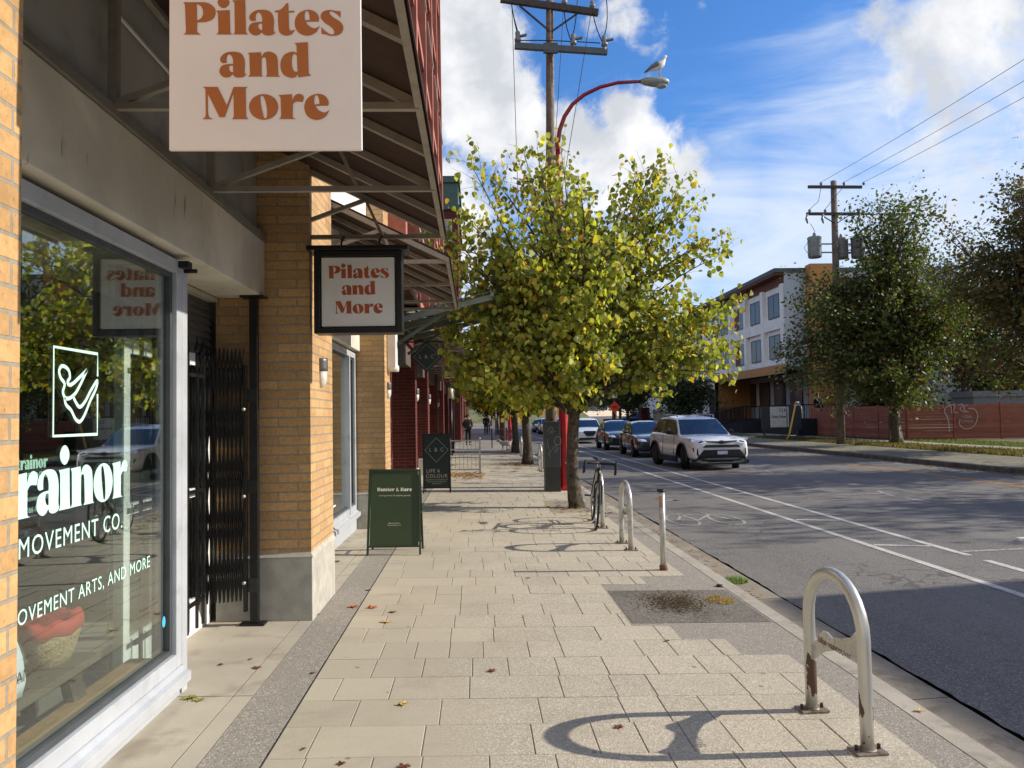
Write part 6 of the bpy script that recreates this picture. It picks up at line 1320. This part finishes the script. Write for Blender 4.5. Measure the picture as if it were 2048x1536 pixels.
# utility pole with transformer
p2 = thing('utility_pole', 'wooden utility pole with grey transformers among the trees across the road', 'utility pole', (16.95, 35.2, 0))
m = MB(); m.tube([(16.93, 35.2, -.05), (16.97, 35.2, 6), (17.02, 35.2, 12.4)], [.20, .17, .13], 14); m.build('pole', WOODP, p2)
m = MB(); m.bar((15.72, 35.05, 12.08), (18.3, 35.05, 12.06), .1, .13); m.build('crossarm', ARM, p2); m = MB(); m.bar((15.6, 35.05, 10.80), (18.4, 35.05, 10.78), .1, .13); m.bar((16.95, 35.08, 10.35), (16.3, 35.06, 10.75), .04); m.bar((17.05, 35.08, 10.35), (17.7, 35.06, 10.75), .04); m.build('crossarm', ARM, p2)
for x, z in ((16.35, 12.15), (17.45, 12.15), (18.4, 12.15), (15.75, 10.86), (16.5, 10.86), (18.1, 10.86)): m = MB(); m.tube([(x, 35.05, z), (x, 35.05, z+.08), (x, 35.05, z+.16)], [.03, .08, .03], 8); m.build('insulator', INS, p2)
for x in (15.6, 16.35, 18.1): m = MB(); m.tube([(x, 34.95, 10.75), (x-.08, 34.9, 10.5), (x-.02, 34.9, 10.3)], [.05, .06, .03], 8); m.build('cutout', INS, p2)
for dx, y_ in ((-.98, 35.2), (.45, 35.5), (1.15, 35.3)):
    m = MB(); x = 16.98+dx; m.tube([(x, y_, 8.75), (x, y_, 8.82), (x, y_, 9.62), (x, y_, 9.68), (x, y_, 9.74)], [.28, .31, .31, .33, .28], 20); m.tube([(x, y_, 9.74), (x, y_, 9.86), (x, y_, 9.95)], [.06, .08, .03], 10); m.bar((x, y_, 9.4), (16.98, 35.2, 9.4), .06); m.bar((x, y_, 9.0), (16.98, 35.2, 9.0), .06); m.build('transformer', M('transformer_grey', '#8e9597', .5, metal=.2), p2)
m = MB(); m.tube([(15.7, 34.9, 10.3), (15.85, 35, 10.15), (16.0, 35.1, 9.95)], .012, 5); m.tube([(15.7, 35.1, 9.55), (15.45, 35.1, 9.2), (15.75, 35.1, 8.75)], .012, 5); m.tube([(16.35, 35.05, 12.1), (16.2, 35.05, 11.4), (15.75, 35.05, 11.0)], .012, 5); m.tube([(17.45, 35.05, 12.1), (16.9, 35.05, 11.5), (16.5, 35.05, 11.0)], .012, 5); m.build('jumper_wire', WIRE, p2)
for i, (x, ex_) in enumerate(((16.35, 15.9), (17.45, 17.0), (18.4, 18.0))): wire(sag((x, 35.05, 12.3), (ex_, -12, 12.4), .7, 30), ('leftmost', 'middle', 'rightmost')[i]+' of the three overhead wires running to the far pole', .009, 'wires to the far pole')
# background: low brick wall, orange road sign, box light panel behind fence
m = MB(); m.box(14.6, 30, 88, 88.4, .0, 1.1); tag(m.build('brick_wall', BRICK_R, loc=(20, 88, 0)), 'low brick wall in front of the far car park', 'wall')
m = MB(); m.box(18.6, 19.5, 86, 88, 0, 2.3); tag(m.build('brick_pier', BRICK_R, loc=(19, 87, 0)), 'square brick pier at the end of the low wall', 'pier')
m = MB(); m.box(19.5, 30, 84, 84.3, 0, 2.0); tag(m.build('garden_wall', M('light_wall', '#a8a49b', .9), loc=(24, 84, 0)), 'pale wall running behind the dark trees beyond the SUV', 'wall')
m = MB(); m.box(25.6, 30.0, 36.0+2.6, 40.6, 2.15, 2.45); m.box(25.7, 30, 38.7, 40.5, 0, 2.15); tag(m.build('storage_shed', M('shed_grey', '#6f7778', .6), loc=(28, 39.5, 0)), 'low grey flat roofed shed behind the graffiti fence', 'shed')
os_ = thing('road_sign', 'orange diamond road works sign on a red post', 'road sign', (14.2, 79, 0)); OX, OY = 14.25, 79.
m = MB(); m.cyl((OX, OY, 0), (OX, OY, 4.2), .07, 8); m.build('post', M('dark_red_post', '#6a1c1c', .6), os_)
m = MB(); m.prism([(0, -.62), (.62, 0), (0, .62), (-.62, 0)], lambda a, b, t: Vector((OX+a, OY-.1-t, 2.35+b)), 0, .02); m.build('diamond', M('sign_orange', '#ff4a1c', .5), os_)
m = MB(); m.bar((OX-.28, OY-.125, 2.42), (OX+.28, OY-.125, 2.42), .005, .08); m.bar((OX-.2, OY-.125, 2.27), (OX+.24, OY-.125, 2.27), .005, .07); m.build('message', BLACK, os_)
m = MB(); m.box(OX-.25, OX+.25, OY-.12, OY-.1, 3.3, 4.1); m.build('parking_plate', PAINTW, os_)
# building across the road, out of frame to the right, whose shadow falls on the near lane
cb = thing('corner_building', 'flat roofed corner building across the road whose shadow crosses the near lane', 'building', (22, 0, 0))
m = MB(); H2 = 7.45; x0c = 2.64+(H2+.2+.17)/math.tan(SUN_EL); k = math.tan(R(10))
m.prism([(x0c, -14), (x0c+12, -14), (x0c+12, 6.95+.36+12*k), (x0c, 6.95+.36)], lambda a, b, t: Vector((a, b, t)), 0, H2); m.build('wall', BRICK_R, cb)
m = MB(); m.prism([(x0c-.06, -14), (x0c+12, -14), (x0c+12, 7.35+12*k), (x0c-.06, 7.35)], lambda a, b, t: Vector((a, b, t)), H2, H2+.2); m.build('roof', BASE, cb)
for z in (1, 4.3):
    for i in range(5): m = MB(); m.box(x0c-.03, x0c-.005, -11+i*3.6, -9.2+i*3.6, z, z+1.9); m.build('window', DARKF, cb)

# ------------------------------------------------------------------ trees
def leafmesh(name, P, size, cols, mat, parent, droop=.6, sd=0, shape=0, axis=None, jitter=.35, colw=None):
    """many small leaf faces; P (n,3) world"""
    r = np.random.default_rng(sd); n = len(P); P = np.asarray(P)-np.array(ORG[parent.name])
    th = r.uniform(0, 2*math.pi, n); out = np.c_[np.cos(th), np.sin(th), np.zeros(n)]
    tipd = out*(1-droop)+np.c_[np.zeros(n), np.zeros(n), -np.ones(n)]*droop+r.normal(0, jitter, (n, 3)); tipd /= np.linalg.norm(tipd, axis=1)[:, None]
    sdv = np.cross(tipd, r.normal(0, 1, (n, 3))); sdv /= np.linalg.norm(sdv, axis=1)[:, None]; nv = np.cross(sdv, tipd)
    s = size*r.uniform(.6, 1.15, n)[:, None]
    if shape == 0: prof = [(0, 0, 0), (-.42, .12, .10), (-.50, .45, .14), (-.25, .85, .06), (0, 1.08, -.05), (.25, .85, .06), (.50, .45, .14), (.42, .12, .10)]; faces = [(0, 1, 2, 3, 4), (0, 4, 5, 6, 7)]
    else: prof = [(0, 0, 0), (-.32, .45, .1), (0, 1., 0), (.32, .45, .1)]; faces = [(0, 1, 2), (0, 2, 3)]
    V_ = np.stack([P+s*(a*sdv+b*tipd+c*nv) for a, b, c in prof], 1).reshape(-1, 3); k = len(prof)
    me = bpy.data.meshes.new(name); nf = len(faces); ln = len(faces[0])
    me.vertices.add(n*k); me.vertices.foreach_set('co', V_.ravel().astype('f'))
    idx = (np.arange(n)[:, None, None]*k+np.array(faces)[None]).reshape(-1); me.loops.add(len(idx)); me.loops.foreach_set('vertex_index', idx.astype('i'))
    me.polygons.add(n*nf); me.polygons.foreach_set('loop_start', (np.arange(n*nf)*ln).astype('i'))
    C = np.array([lin(c) for c in cols]); ci = r.choice(len(cols), n, p=colw) if colw is not None else r.integers(0, len(cols), n)
    cc = C[ci]*r.uniform(.75, 1.25, (n, 1)); cc = np.c_[np.repeat(cc, k, 0), np.ones(n*k)]
    at = me.attributes.new('lc', 'FLOAT_COLOR', 'POINT'); at.data.foreach_set('color', cc.ravel().astype('f'))
    me.materials.append(mat); me.update(calc_edges=True); me.validate()
    o = bpy.data.objects.new(name, me); col.objects.link(o); o.parent = parent; ORG[o.name] = ORG[parent.name]; return o
def bez(a, b, c, n): return [(a*(1-t)+b*t)*(1-t)+(b*(1-t)+c*t)*t for t in [i/n for i in range(n+1)]]
def tree(name, label, base, trunk, fork, crown, nb, per, lsize, cols, mat=LEAF, tr=.13, droop=.6, sd=1, shape=0, colw=None, group=None, spread=.16, ends=None, twig=.010, subt=4, cat='tree', low=.35):
    """crown: function rng -> point on the outer surface; branches curve from the fork out to it, leaves hang on the outer part and side twigs"""
    o = thing(name, label, cat, base, group); r = np.random.default_rng(sd); rr = random.Random(sd); random.seed(sd)
    B = Vector(base); m = MB(); T = [B+Vector(p) for p in trunk]; nr = len(T); m.tube(T, [tr*(1.5-.25*min(i, 2)) if i < 2 else tr*(1-.25*(i-2)/max(1, nr-2)) for i in range(nr)], 14, jit=.10)
    m.build('trunk', BARK, o)
    br = MB(); L = []; tw = MB()
    F0 = [B+Vector(f) for f in fork]
    ENDS = ends(r) if ends else [crown(r) for _ in range(nb)]
    for e in ENDS:
        e = B+Vector(e); s_ = F0[rr.randrange(len(F0))]; d = e-s_
        mid = s_+d*.45+Vector((0, 0, abs(d.length)*.16))+Vector((rr.uniform(-1, 1), rr.uniform(-1, 1), rr.uniform(-.5, .5)))*d.length*.10
        q = bez(s_, mid, e, 9); rb = tr*.32*min(1, d.length/2.5)
        br.tube(q, [rb*(1-.85*i/9) for i in range(10)], 6)
        for j in range(3, 10):
            for _ in range(subt):
                dirv = Vector(r.normal(0, 1, 3)); dirv.z *= .6; dirv = dirv.normalized()+d.normalized()*.55; ln = d.length*rr.uniform(.10, .26)*(1.15-.06*j)
                a = q[j]; b = a+dirv.normalized()*ln; c = a.lerp(b, .5)+Vector((0, 0, ln*.12)); qq = bez(a, c, b, 3); tw.tube(qq, [twig, twig*.7, twig*.5, twig*.25], 3, caps=False)
                k = max(1, int(per*rr.uniform(.5, 1.4))); 
                for _2 in range(k): p = qq[0].lerp(qq[-1], rr.uniform(.15, 1.08)); L.append(tuple(p+Vector(r.normal(0, spread, 3))*(.5 if shape == 0 else 1)))
    br.build('limbs', BARK, o); tw.build('twigs', M('twig', '#3b2f28', .9), o, normals=False)
    leafmesh('crown', L, lsize, cols, mat, o, droop, sd, shape, colw=colw)
    return o, len(L)
def shell(cx, cy, cz, rx, ry, rz, lo=.55, hi=1., zmin=-1.):
    def f(r):
        while True:
            v = r.normal(0, 1, 3); v /= np.linalg.norm(v)
            if v[2] >= zmin: break
        k = r.uniform(lo, hi)*(1+.13*math.sin(3.1*v[0]+5*v[2])+.10*math.sin(7*v[1]+4*v[0])); return (cx+rx*v[0]*k, cy+ry*v[1]*k, cz+rz*v[2]*k)
    return f
LC = ['#a1a64c', '#b6b85c', '#879042', '#677436', '#bba94c', '#b8923f']; LW = [.25, .20, .25, .19, .08, .03]
def ends1(r):
    E = [shell(-.15, 0, 4.0, 2.3, 2.0, 2.15, .45, 1.0, -.9)(r) for _ in range(92)]
    E += [(1.2+i*.135, r.uniform(-.5, .5), 5.85-i*.14+r.uniform(-.15, .1)) for i in range(12)]+[(r.uniform(1.7, 2.7), r.uniform(-.7, .7), r.uniform(2.2, 3.7)) for i in range(12)]+[(r.uniform(-2.3, -1.5), r.uniform(-.8, .8), r.uniform(2.3, 5.2)) for i in range(16)]       # long limb reaching right
    E += [(r.uniform(1.8, 2.6), r.uniform(-.6, .6), r.uniform(2.3, 3.4)) for i in range(9)]+[(r.uniform(-.9, -.1), r.uniform(-.4, .4), r.uniform(5.6, 6.35)) for i in range(7)]+[(r.uniform(.8, 1.9), r.uniform(-.4, .4), r.uniform(5.2, 5.9)) for i in range(6)]
    E += [(r.uniform(-2.1, 2.0), r.uniform(-1.2, 1.2), r.uniform(1.95, 2.5)) for i in range(16)]
    return E
tree('street_tree', 'nearest street tree with large heart shaped yellow green leaves', (1.70, 13.2, gz(1.7)), [(0, 0, -.05), (-.03, 0, .12), (-.07, 0, .6), (-.05, .02, 1.2), (.0, .02, 1.8), (.05, .04, 2.6), (.1, 0, 3.4)],
     [(-.04, 0, 1.55), (0, 0, 1.8), (.03, .03, 2.2), (.05, .04, 2.6), (.1, 0, 3.3)], None, 0, 6.4, .101, LC, LEAF, .105, .72, 5, 0, LW, 'street trees along the near kerb', .16, ends1, .005, 3)
LC2 = ['#8b963a', '#a89c3a', '#707f30', '#b58432', '#53682a', '#b9a23e']
for i, (x, y, s_, lb) in enumerate(((1.66, 25.5, 1., 'second street tree along the kerb with yellow green leaves and forked trunk'), (1.69, 33.9, 1., 'third street tree along the kerb turning yellow orange'), (1.75, 52, 1.15, 'fourth street tree along the kerb, beyond the farther red lamp'), (1.8, 68, 1.3, 'fifth street tree near the far end of the kerb'))):
    tree('street_tree', lb, (x, y, gz(x)), [(0, 0, -.05), (0, 0, .15), (.02, 0, .7), (-.05, 0, 1.5), (-.1, 0, 2.4), (0, 0, 3.4)], [(-.03, 0, 1.5), (-.1, 0, 2.2), (0, 0, 3)], shell(-.3*0, 0, 4.0*s_, 2.9*s_, 2.7*s_, 2.4*s_, .45, 1., -.9), 95, 3.0, .18*s_, LC2, LEAF, .14, .6, 20+i, 0, [.25, .22, .2, .1, .13, .1], 'street trees along the near kerb', .14, None, .008, 3)
DL = ['#566638', '#66723c', '#68603c', '#46552f', '#74583c', '#857636']; DW = [.32, .24, .16, .22, .05, .01]
DT = 'dark leaved trees across the road'
tree('verge_tree', 'dark bushy beech like tree with white painted trunk foot on the far verge', (18.9, 34.0, 0), [(0, 0, -.05), (0, 0, .3), (-.05, 0, 1.2), (.1, 0, 2.2), (.1, 0, 4), (.0, 0, 7), (0, 0, 9.5)], [(0, 0, 1.6), (.1, 0, 2.4), (.1, 0, 3.5), (.1, 0, 5), (0, 0, 6.5), (0, 0, 8)],
     None, 0, 9, .20, DL, LEAFD, .22, .35, 40, 1, DW, DT, .22, lambda r: [shell(-.2, 0, 5.2, 4.4, 3.9, 3.4, .4, 1., -.95)(r) for _ in range(115)]+[(r.normal(-.1, 1.0), r.normal(0, 1.0), r.uniform(7.5, 11.4)) for _ in range(26)]+[(r.uniform(-4.6, -2.6), r.normal(0, 1), r.uniform(2.8, 8.0)) for _ in range(30)], .008, 4)
m = MB(); m.tube([(18.9, 34, .02), (18.9, 34, .35), (18.87, 34, .75)], [.30, .275, .235], 14, jit=.02); m.build('white_band', M('limewash', '#857f70', .9, dirt='#5d5648', dirtamt=.6), bpy.data.objects['verge_tree'])
tree('verge_tree', 'reddish brown tree filling the right edge beyond the far verge', (21.4, 27.5, 0), [(0, 0, -.05), (0, 0, .3), (0, 0, 2.2), (0, 0, 5), (0, 0, 8)], [(0, 0, 2.2), (0, 0, 3.5), (0, 0, 5), (0, 0, 7)], None, 0, 8.5, .19, ['#645a36', '#586438', '#74583a', '#68603a', '#7a5a3c', '#8a7c40'], LEAFD, .22, .35, 41, 1, DW, DT, .2,
     lambda r: [shell(0, 0, 5.9, 4.2, 3.8, 4.0, .5, 1., -.9)(r) for _ in range(110)]+[(r.normal(.4, 1.0), r.normal(0, 1.0), r.uniform(8.5, 10.6)) for _ in range(20)]+[(r.uniform(1, 3.5), r.normal(0, 1.6), r.uniform(9.5, 12.5)) for _ in range(24)], .008, 4)
tree('garden_tree', 'large dull brown green tree behind the graffiti fence', (27.5, 42.0, 0), [(0, 0, -.05), (0, 0, .3), (0, 0, 2.4), (0, 0, 5), (0, 0, 8)], [(0, 0, 2.6), (0, 0, 4), (0, 0, 6)], shell(0, 0, 6.6, 4.8, 4, 4.6, .5, 1., -.8), 100, 6.5, .22, DL, LEAFD, .25, .35, 42, 1, DW, DT, .3, None, .012, 4)
DG2 = ['#38442a', '#434e2c', '#2b3820', '#555a2e']
for i, (x, y, h_, rw, lb) in enumerate(((17.2, 62, 5.2, 2.9, 'small dark tree in front of the housing block ramp'), (16.6, 84, 7, 4.2, 'dark tree over the orange road sign'), (19.5, 104, 8, 5, 'dark tree behind the far car park'), (12.5+3, 125, 9, 5.5, 'far dark tree at the end of the right verge'))):
    tree('verge_tree', lb, (x, y, 0), [(0, 0, -.05), (0, 0, .3), (0, 0, h_*.28), (0, 0, h_*.6)], [(0, 0, h_*.28), (0, 0, h_*.5)], shell(0, 0, h_*.62, rw, rw, h_*.42, .45, 1., -.9), 70, 5, .13+.002*y, DG2, LEAFD, .16, .4, 50+i, 1, None, DT, .3, None, .01, 3)
for i, (x, y, lb) in enumerate(((24.5, 45, 'low bushy tree just behind the graffiti fence'), (31.5, 45, 'low bushy tree behind the grey shed'), (36.5, 47, 'low bushy tree at the right edge behind the shed'))):
    tree('garden_tree', lb, (x, y, 0), [(0, 0, -.05), (0, 0, .3), (0, 0, 1.2), (0, 0, 3)], [(0, 0, 1), (0, 0, 2)], shell(0, 0, 3.4, 3.6, 2.5, 2.6, .4, 1., -.95), 70, 6, .24, DL, LEAFD, .18, .35, 80+i, 1, DW, DT, .3, None, .012, 3)
# trees beyond the right edge of the picture: they stand in the same row and shade the road
for i, (x, y) in enumerate(((19.8, 19.5), (23.5, 13.2))):
    tree('verge_tree', ('next', 'last')[i]+' tree of the far verge row, outside the right edge of the view', (x, y, 0), [(0, 0, -.05), (0, 0, .3), (0, 0, 2.2), (0, 0, 6)], [(0, 0, 2.2), (0, 0, 4), (0, 0, 5.5)], shell(0, 0, 6.4, 3.3, 3.8, 4.3, .5, 1., -.9), 80, 4, .24, DL, LEAFD, .2, .35, 60+i, 1, DW, DT, .35, None, .012, 3)
# end of the street
tree('far_tree', 'tall tree closing the view at the end of the pavement', (-2.5, 165, 0), [(0, 0, -.05), (0, 0, .5), (0, 0, 5), (0, 0, 9)], [(0, 0, 4), (0, 0, 7)], shell(0, 0, 9, 8, 6, 7, .5, 1., -.9), 70, 5, .5, ['#55622c', '#6d7434', '#3f4a22', '#8a8436'], LEAF, .4, .4, 70, 1, None, 'trees closing the end of the street', .6, None, .03, 3)
tree('far_tree', 'smaller dark tree standing where the pavement ends', (2.5, 140, 0), [(0, 0, -.05), (0, 0, .5), (0, 0, 2), (0, 0, 4)], [(0, 0, 1.5), (0, 0, 3)], shell(0, 0, 4.5, 4.5, 4, 3.6, .4, 1., -.9), 70, 5, .4, ['#4a562a', '#5f6632', '#38441f'], LEAFD, .25, .4, 74, 1, None, 'trees closing the end of the street', .5, None, .03, 3)
tree('far_tree', 'round tree standing over the end of the road', (9, 175, 0), [(0, 0, -.05), (0, 0, .5), (0, 0, 5), (0, 0, 9)], [(0, 0, 4), (0, 0, 7)], shell(0, 0, 8, 9, 6, 6.5, .5, 1., -.9), 70, 5, .5, ['#3f4a22', '#4d5a28', '#2f3a1e', '#6d6a30'], LEAFD, .4, .4, 71, 1, None, 'trees closing the end of the street', .6, None, .03, 3)
tree('far_tree', 'dark tree at the far right end of the road', (27, 150, 0), [(0, 0, -.05), (0, 0, .5), (0, 0, 5), (0, 0, 9)], [(0, 0, 4), (0, 0, 7)], shell(0, 0, 8, 9, 6, 6.5, .5, 1., -.9), 70, 5, .5, ['#2f3a1e', '#3a4422', '#28301a'], LEAFD, .4, .4, 72, 1, None, 'trees closing the end of the street', .6, None, .03, 3)
m = MB(); m.loft([[(x, y, z) for x in (-30, -10, 10, 30)] for y, z in ((190, -.25), (215, 2.5), (260, 6))], caps=False, closed=False); structure(m, 'far_hill', M('hill_grass', '#66663c', .95, var=.3, vs=.2))
lt = thing('far_building', 'pale far building behind the end of street trees', 'building', (-12, 230, 0)); m = MB(); m.box(-40, 40, 235, 250, 3, 14); m.build('wall', M('far_pale_wall', '#8f8c86', .9), lt)

# ------------------------------------------------------------------ people and the dog
def skin(name, joints, edges, radii, mat, parent, sub=2):
    me = bpy.data.meshes.new(name); o3 = ORG[parent.name]; me.from_pydata([Vector(j)-o3 for j in joints], edges, []); me.update(); me.materials.append(mat)
    o = bpy.data.objects.new(name, me); col.objects.link(o); o.parent = parent; ORG[o.name] = o3
    md = o.modifiers.new('skin', 'SKIN'); md.use_smooth_shade = True; sv = me.skin_vertices[0].data
    for i, r_1 in enumerate(radii): sv[i].radius = (r_1, r_1) if not isinstance(r_1, tuple) else r_1
    sv[0].use_root = True; s_ = o.modifiers.new('sub', 'SUBSURF'); s_.levels = s_.render_levels = sub; return o
def person(label, base, rz, H, coat, trousers, hair, stride=.22, bag=None, sit=False, group=None, skinc='#b98a6c'):
    o = thing('person', label, 'person', base, group); B = Vector(base); c, s_ = math.cos(rz), math.sin(rz); k = H/1.72
    def P(x, y, z): return B+Vector((c*x-s_*y, s_*x+c*y, z))*k
    J = dict(pel=(0, 0, .95), hl=(-.09, 0, .92), hr=(.09, 0, .92), kl=(-.095, -stride*.55, .50), kr=(.095, stride*.2, .50), al=(-.09, -stride, .08), ar=(.09, stride*1.1, .10), tl=(-.09, -stride-.14, .03), tr=(.09, stride*1.1-.13, .03),
             wa=(0, -.01, 1.10), ch=(0, -.01, 1.32), ne=(0, 0, 1.47), hd=(0, -.02, 1.58), ht=(0, -.01, 1.68), sl=(-.17, 0, 1.41), sr=(.17, 0, 1.41), el=(-.23, .04, 1.14), er=(.23, -.03, 1.14), wl=(-.20, -.10, .94), wr=(.22, -.12, .98), fl=(-.20, -.15, .86), fr=(.22, -.18, .92))
    if sit: J.update(kl=(-.11, -.42, .93), kr=(.11, -.42, .93), al=(-.11, -.46, .5), ar=(.11, -.46, .5), tl=(-.11, -.58, .46), tr=(.11, -.58, .46))
    n = list(J); E = [('pel', 'hl'), ('pel', 'hr'), ('hl', 'kl'), ('hr', 'kr'), ('kl', 'al'), ('kr', 'ar'), ('al', 'tl'), ('ar', 'tr'), ('pel', 'wa'), ('wa', 'ch'), ('ch', 'ne'), ('ne', 'hd'), ('hd', 'ht'), ('ch', 'sl'), ('ch', 'sr'), ('sl', 'el'), ('sr', 'er'), ('el', 'wl'), ('er', 'wr'), ('wl', 'fl'), ('wr', 'fr')]
    RD = dict(pel=.13, hl=.09, hr=.09, kl=.06, kr=.06, al=.04, ar=.04, tl=.035, tr=.035, wa=.12, ch=.14, ne=.05, hd=.095, ht=.07, sl=.06, sr=.06, el=.045, er=.045, wl=.03, wr=.03, fl=.03, fr=.03)
    def mk(nm, keys, grow, mat, ov={}):
        ks = [x for x in n if x in keys]; skin(nm, [P(*J[x]) for x in ks], [(ks.index(a), ks.index(b)) for a, b in E if a in ks and b in ks], [(ov.get(x, RD[x])+grow)*k for x in ks], mat, o)
    mk('body', n, 0, M('skin_'+skinc[1:], skinc, .6))
    mk('jacket', ('pel', 'wa', 'ch', 'sl', 'sr', 'el', 'er', 'wl', 'wr'), .025, coat); mk('trousers', ('pel', 'hl', 'hr', 'kl', 'kr', 'al', 'ar'), .018, trousers)
    m = MB(); hc = P(0, .02, 1.63); m.ellipsoid(hc, (.105*k, .115*k, .12*k)); m.build('hair', hair, o)
    m = MB()
    for q in ('tl', 'tr'): a = P(*J[q]); m.ellipsoid(a+Vector((0, 0, .01)), (.05*k, .11*k, .045*k))
    m.build('shoes', BLACK, o)
    if bag: m = MB(); a = P(*bag[:3]); m.ellipsoid(a, (.17*k, .12*k, .20*k)); m.build('bag', bag[3], o)
    return o
C_BR = M('brown_jacket', '#3a2c22', .8); C_BK = M('black_cloth', '#121316', .85); C_NV = M('navy_cloth', '#1a2030', .85); HB = M('dark_hair', '#1d1512', .7); C_LT = M('light_cloth', '#b9b7b4', .8); C_TAN = M('tan_cloth', '#a5764f', .8)
person('woman in brown jacket with a green backpack walking away past the brick pillars', (-.47, 43, .01), 0, 1.68, C_BR, C_BK, HB, .12, (-.18, .02, 1.18, M('green_bag', '#1f2a1c', .8)))
o = person('person in dark coat carrying a light bag far along the pavement', (.82, 68, -.01), 0, 1.75, C_NV, C_NV, HB, .15, (.22, .0, .98, C_LT))
person('person in dark clothes walking just behind the one with the light bag', (1.1, 73, -.01), 0, 1.72, C_BK, C_NV, M('light_hair', '#6d5138', .7), .15); person('person in a pink top standing close to the brick pillars far away', (-1.0, 66, .0), 0, 1.7, M('pink_top', '#c98a94', .8), C_BK, HB, .05)
person('person in black sitting at the terrace rail across the road', (22.3, 49.4, 1.0), R(10), 1.72, C_BK, C_BK, HB, 0, None, True)
ov = thing('coat_on_rail', 'striped grey white garment hanging on the terrace rail', 'garment', (21.0, 49.3, 1.0))
m = MB(); m.loft([[(20.98+w_*math.cos(a), 49.52+.08*math.sin(a), z) for a in [2*math.pi*i/16 for i in range(16)]] for z, w_ in ((1.15, .34), (1.5, .33), (1.85, .30), (2.02, .18), (2.06, .06))]); m.build('cloth', C_LT, ov)
m = MB()
for i in range(4): m.bar((20.78+i*.13, 49.435, 1.15), (20.82+i*.11, 49.435, 1.98), .035, .006)
m.build('stripes', C_BK, ov); m = MB(); m.ellipsoid((20.98, 49.5, 2.12), (.14, .13, .10)); m.build('cap', C_LT, ov)
dg = thing('dog', 'small white dog standing beside the red stand', 'dog', (1.2, 35.4, 0)); DW_ = M('dog_white', '#d6d0c4', .9, var=.1, vs=20); dx, dy = 1.2, 35.4
skin('body', [(dx, dy, .33), (dx+.15, dy, .33), (dx+.30, dy, .33), (dx-.1, dy, .37), (dx-.17, dy, .45), (dx-.25, dy, .44), (dx-.31, dy, .42), (dx+.36, dy, .40), (dx+.42, dy, .50), (dx-.02, dy-.06, .18), (dx-.02, dy-.06, .02), (dx-.02, dy+.06, .18), (dx-.02, dy+.06, .02), (dx+.31, dy-.06, .22), (dx+.34, dy-.06, .13), (dx+.31, dy-.06, .02), (dx+.31, dy+.06, .22), (dx+.34, dy+.06, .13), (dx+.31, dy+.06, .02)],
     [(0, 1), (1, 2), (0, 3), (3, 4), (4, 5), (5, 6), (2, 7), (7, 8), (0, 9), (9, 10), (0, 11), (11, 12), (2, 13), (13, 14), (14, 15), (2, 16), (16, 17), (17, 18)], [.11, .10, .09, .08, .07, .06, .03, .035, .03, .035, .025, .035, .025, .045, .025, .025, .045, .025, .025], DW_, dg)
for s_ in (-1, 1): m = MB(); m.tube([(dx-.18, dy+s_*.05, .50), (dx-.19, dy+s_*.08, .44), (dx-.19, dy+s_*.085, .39)], [.02, .028, .01], 8); m.build('ear', DW_, dg)
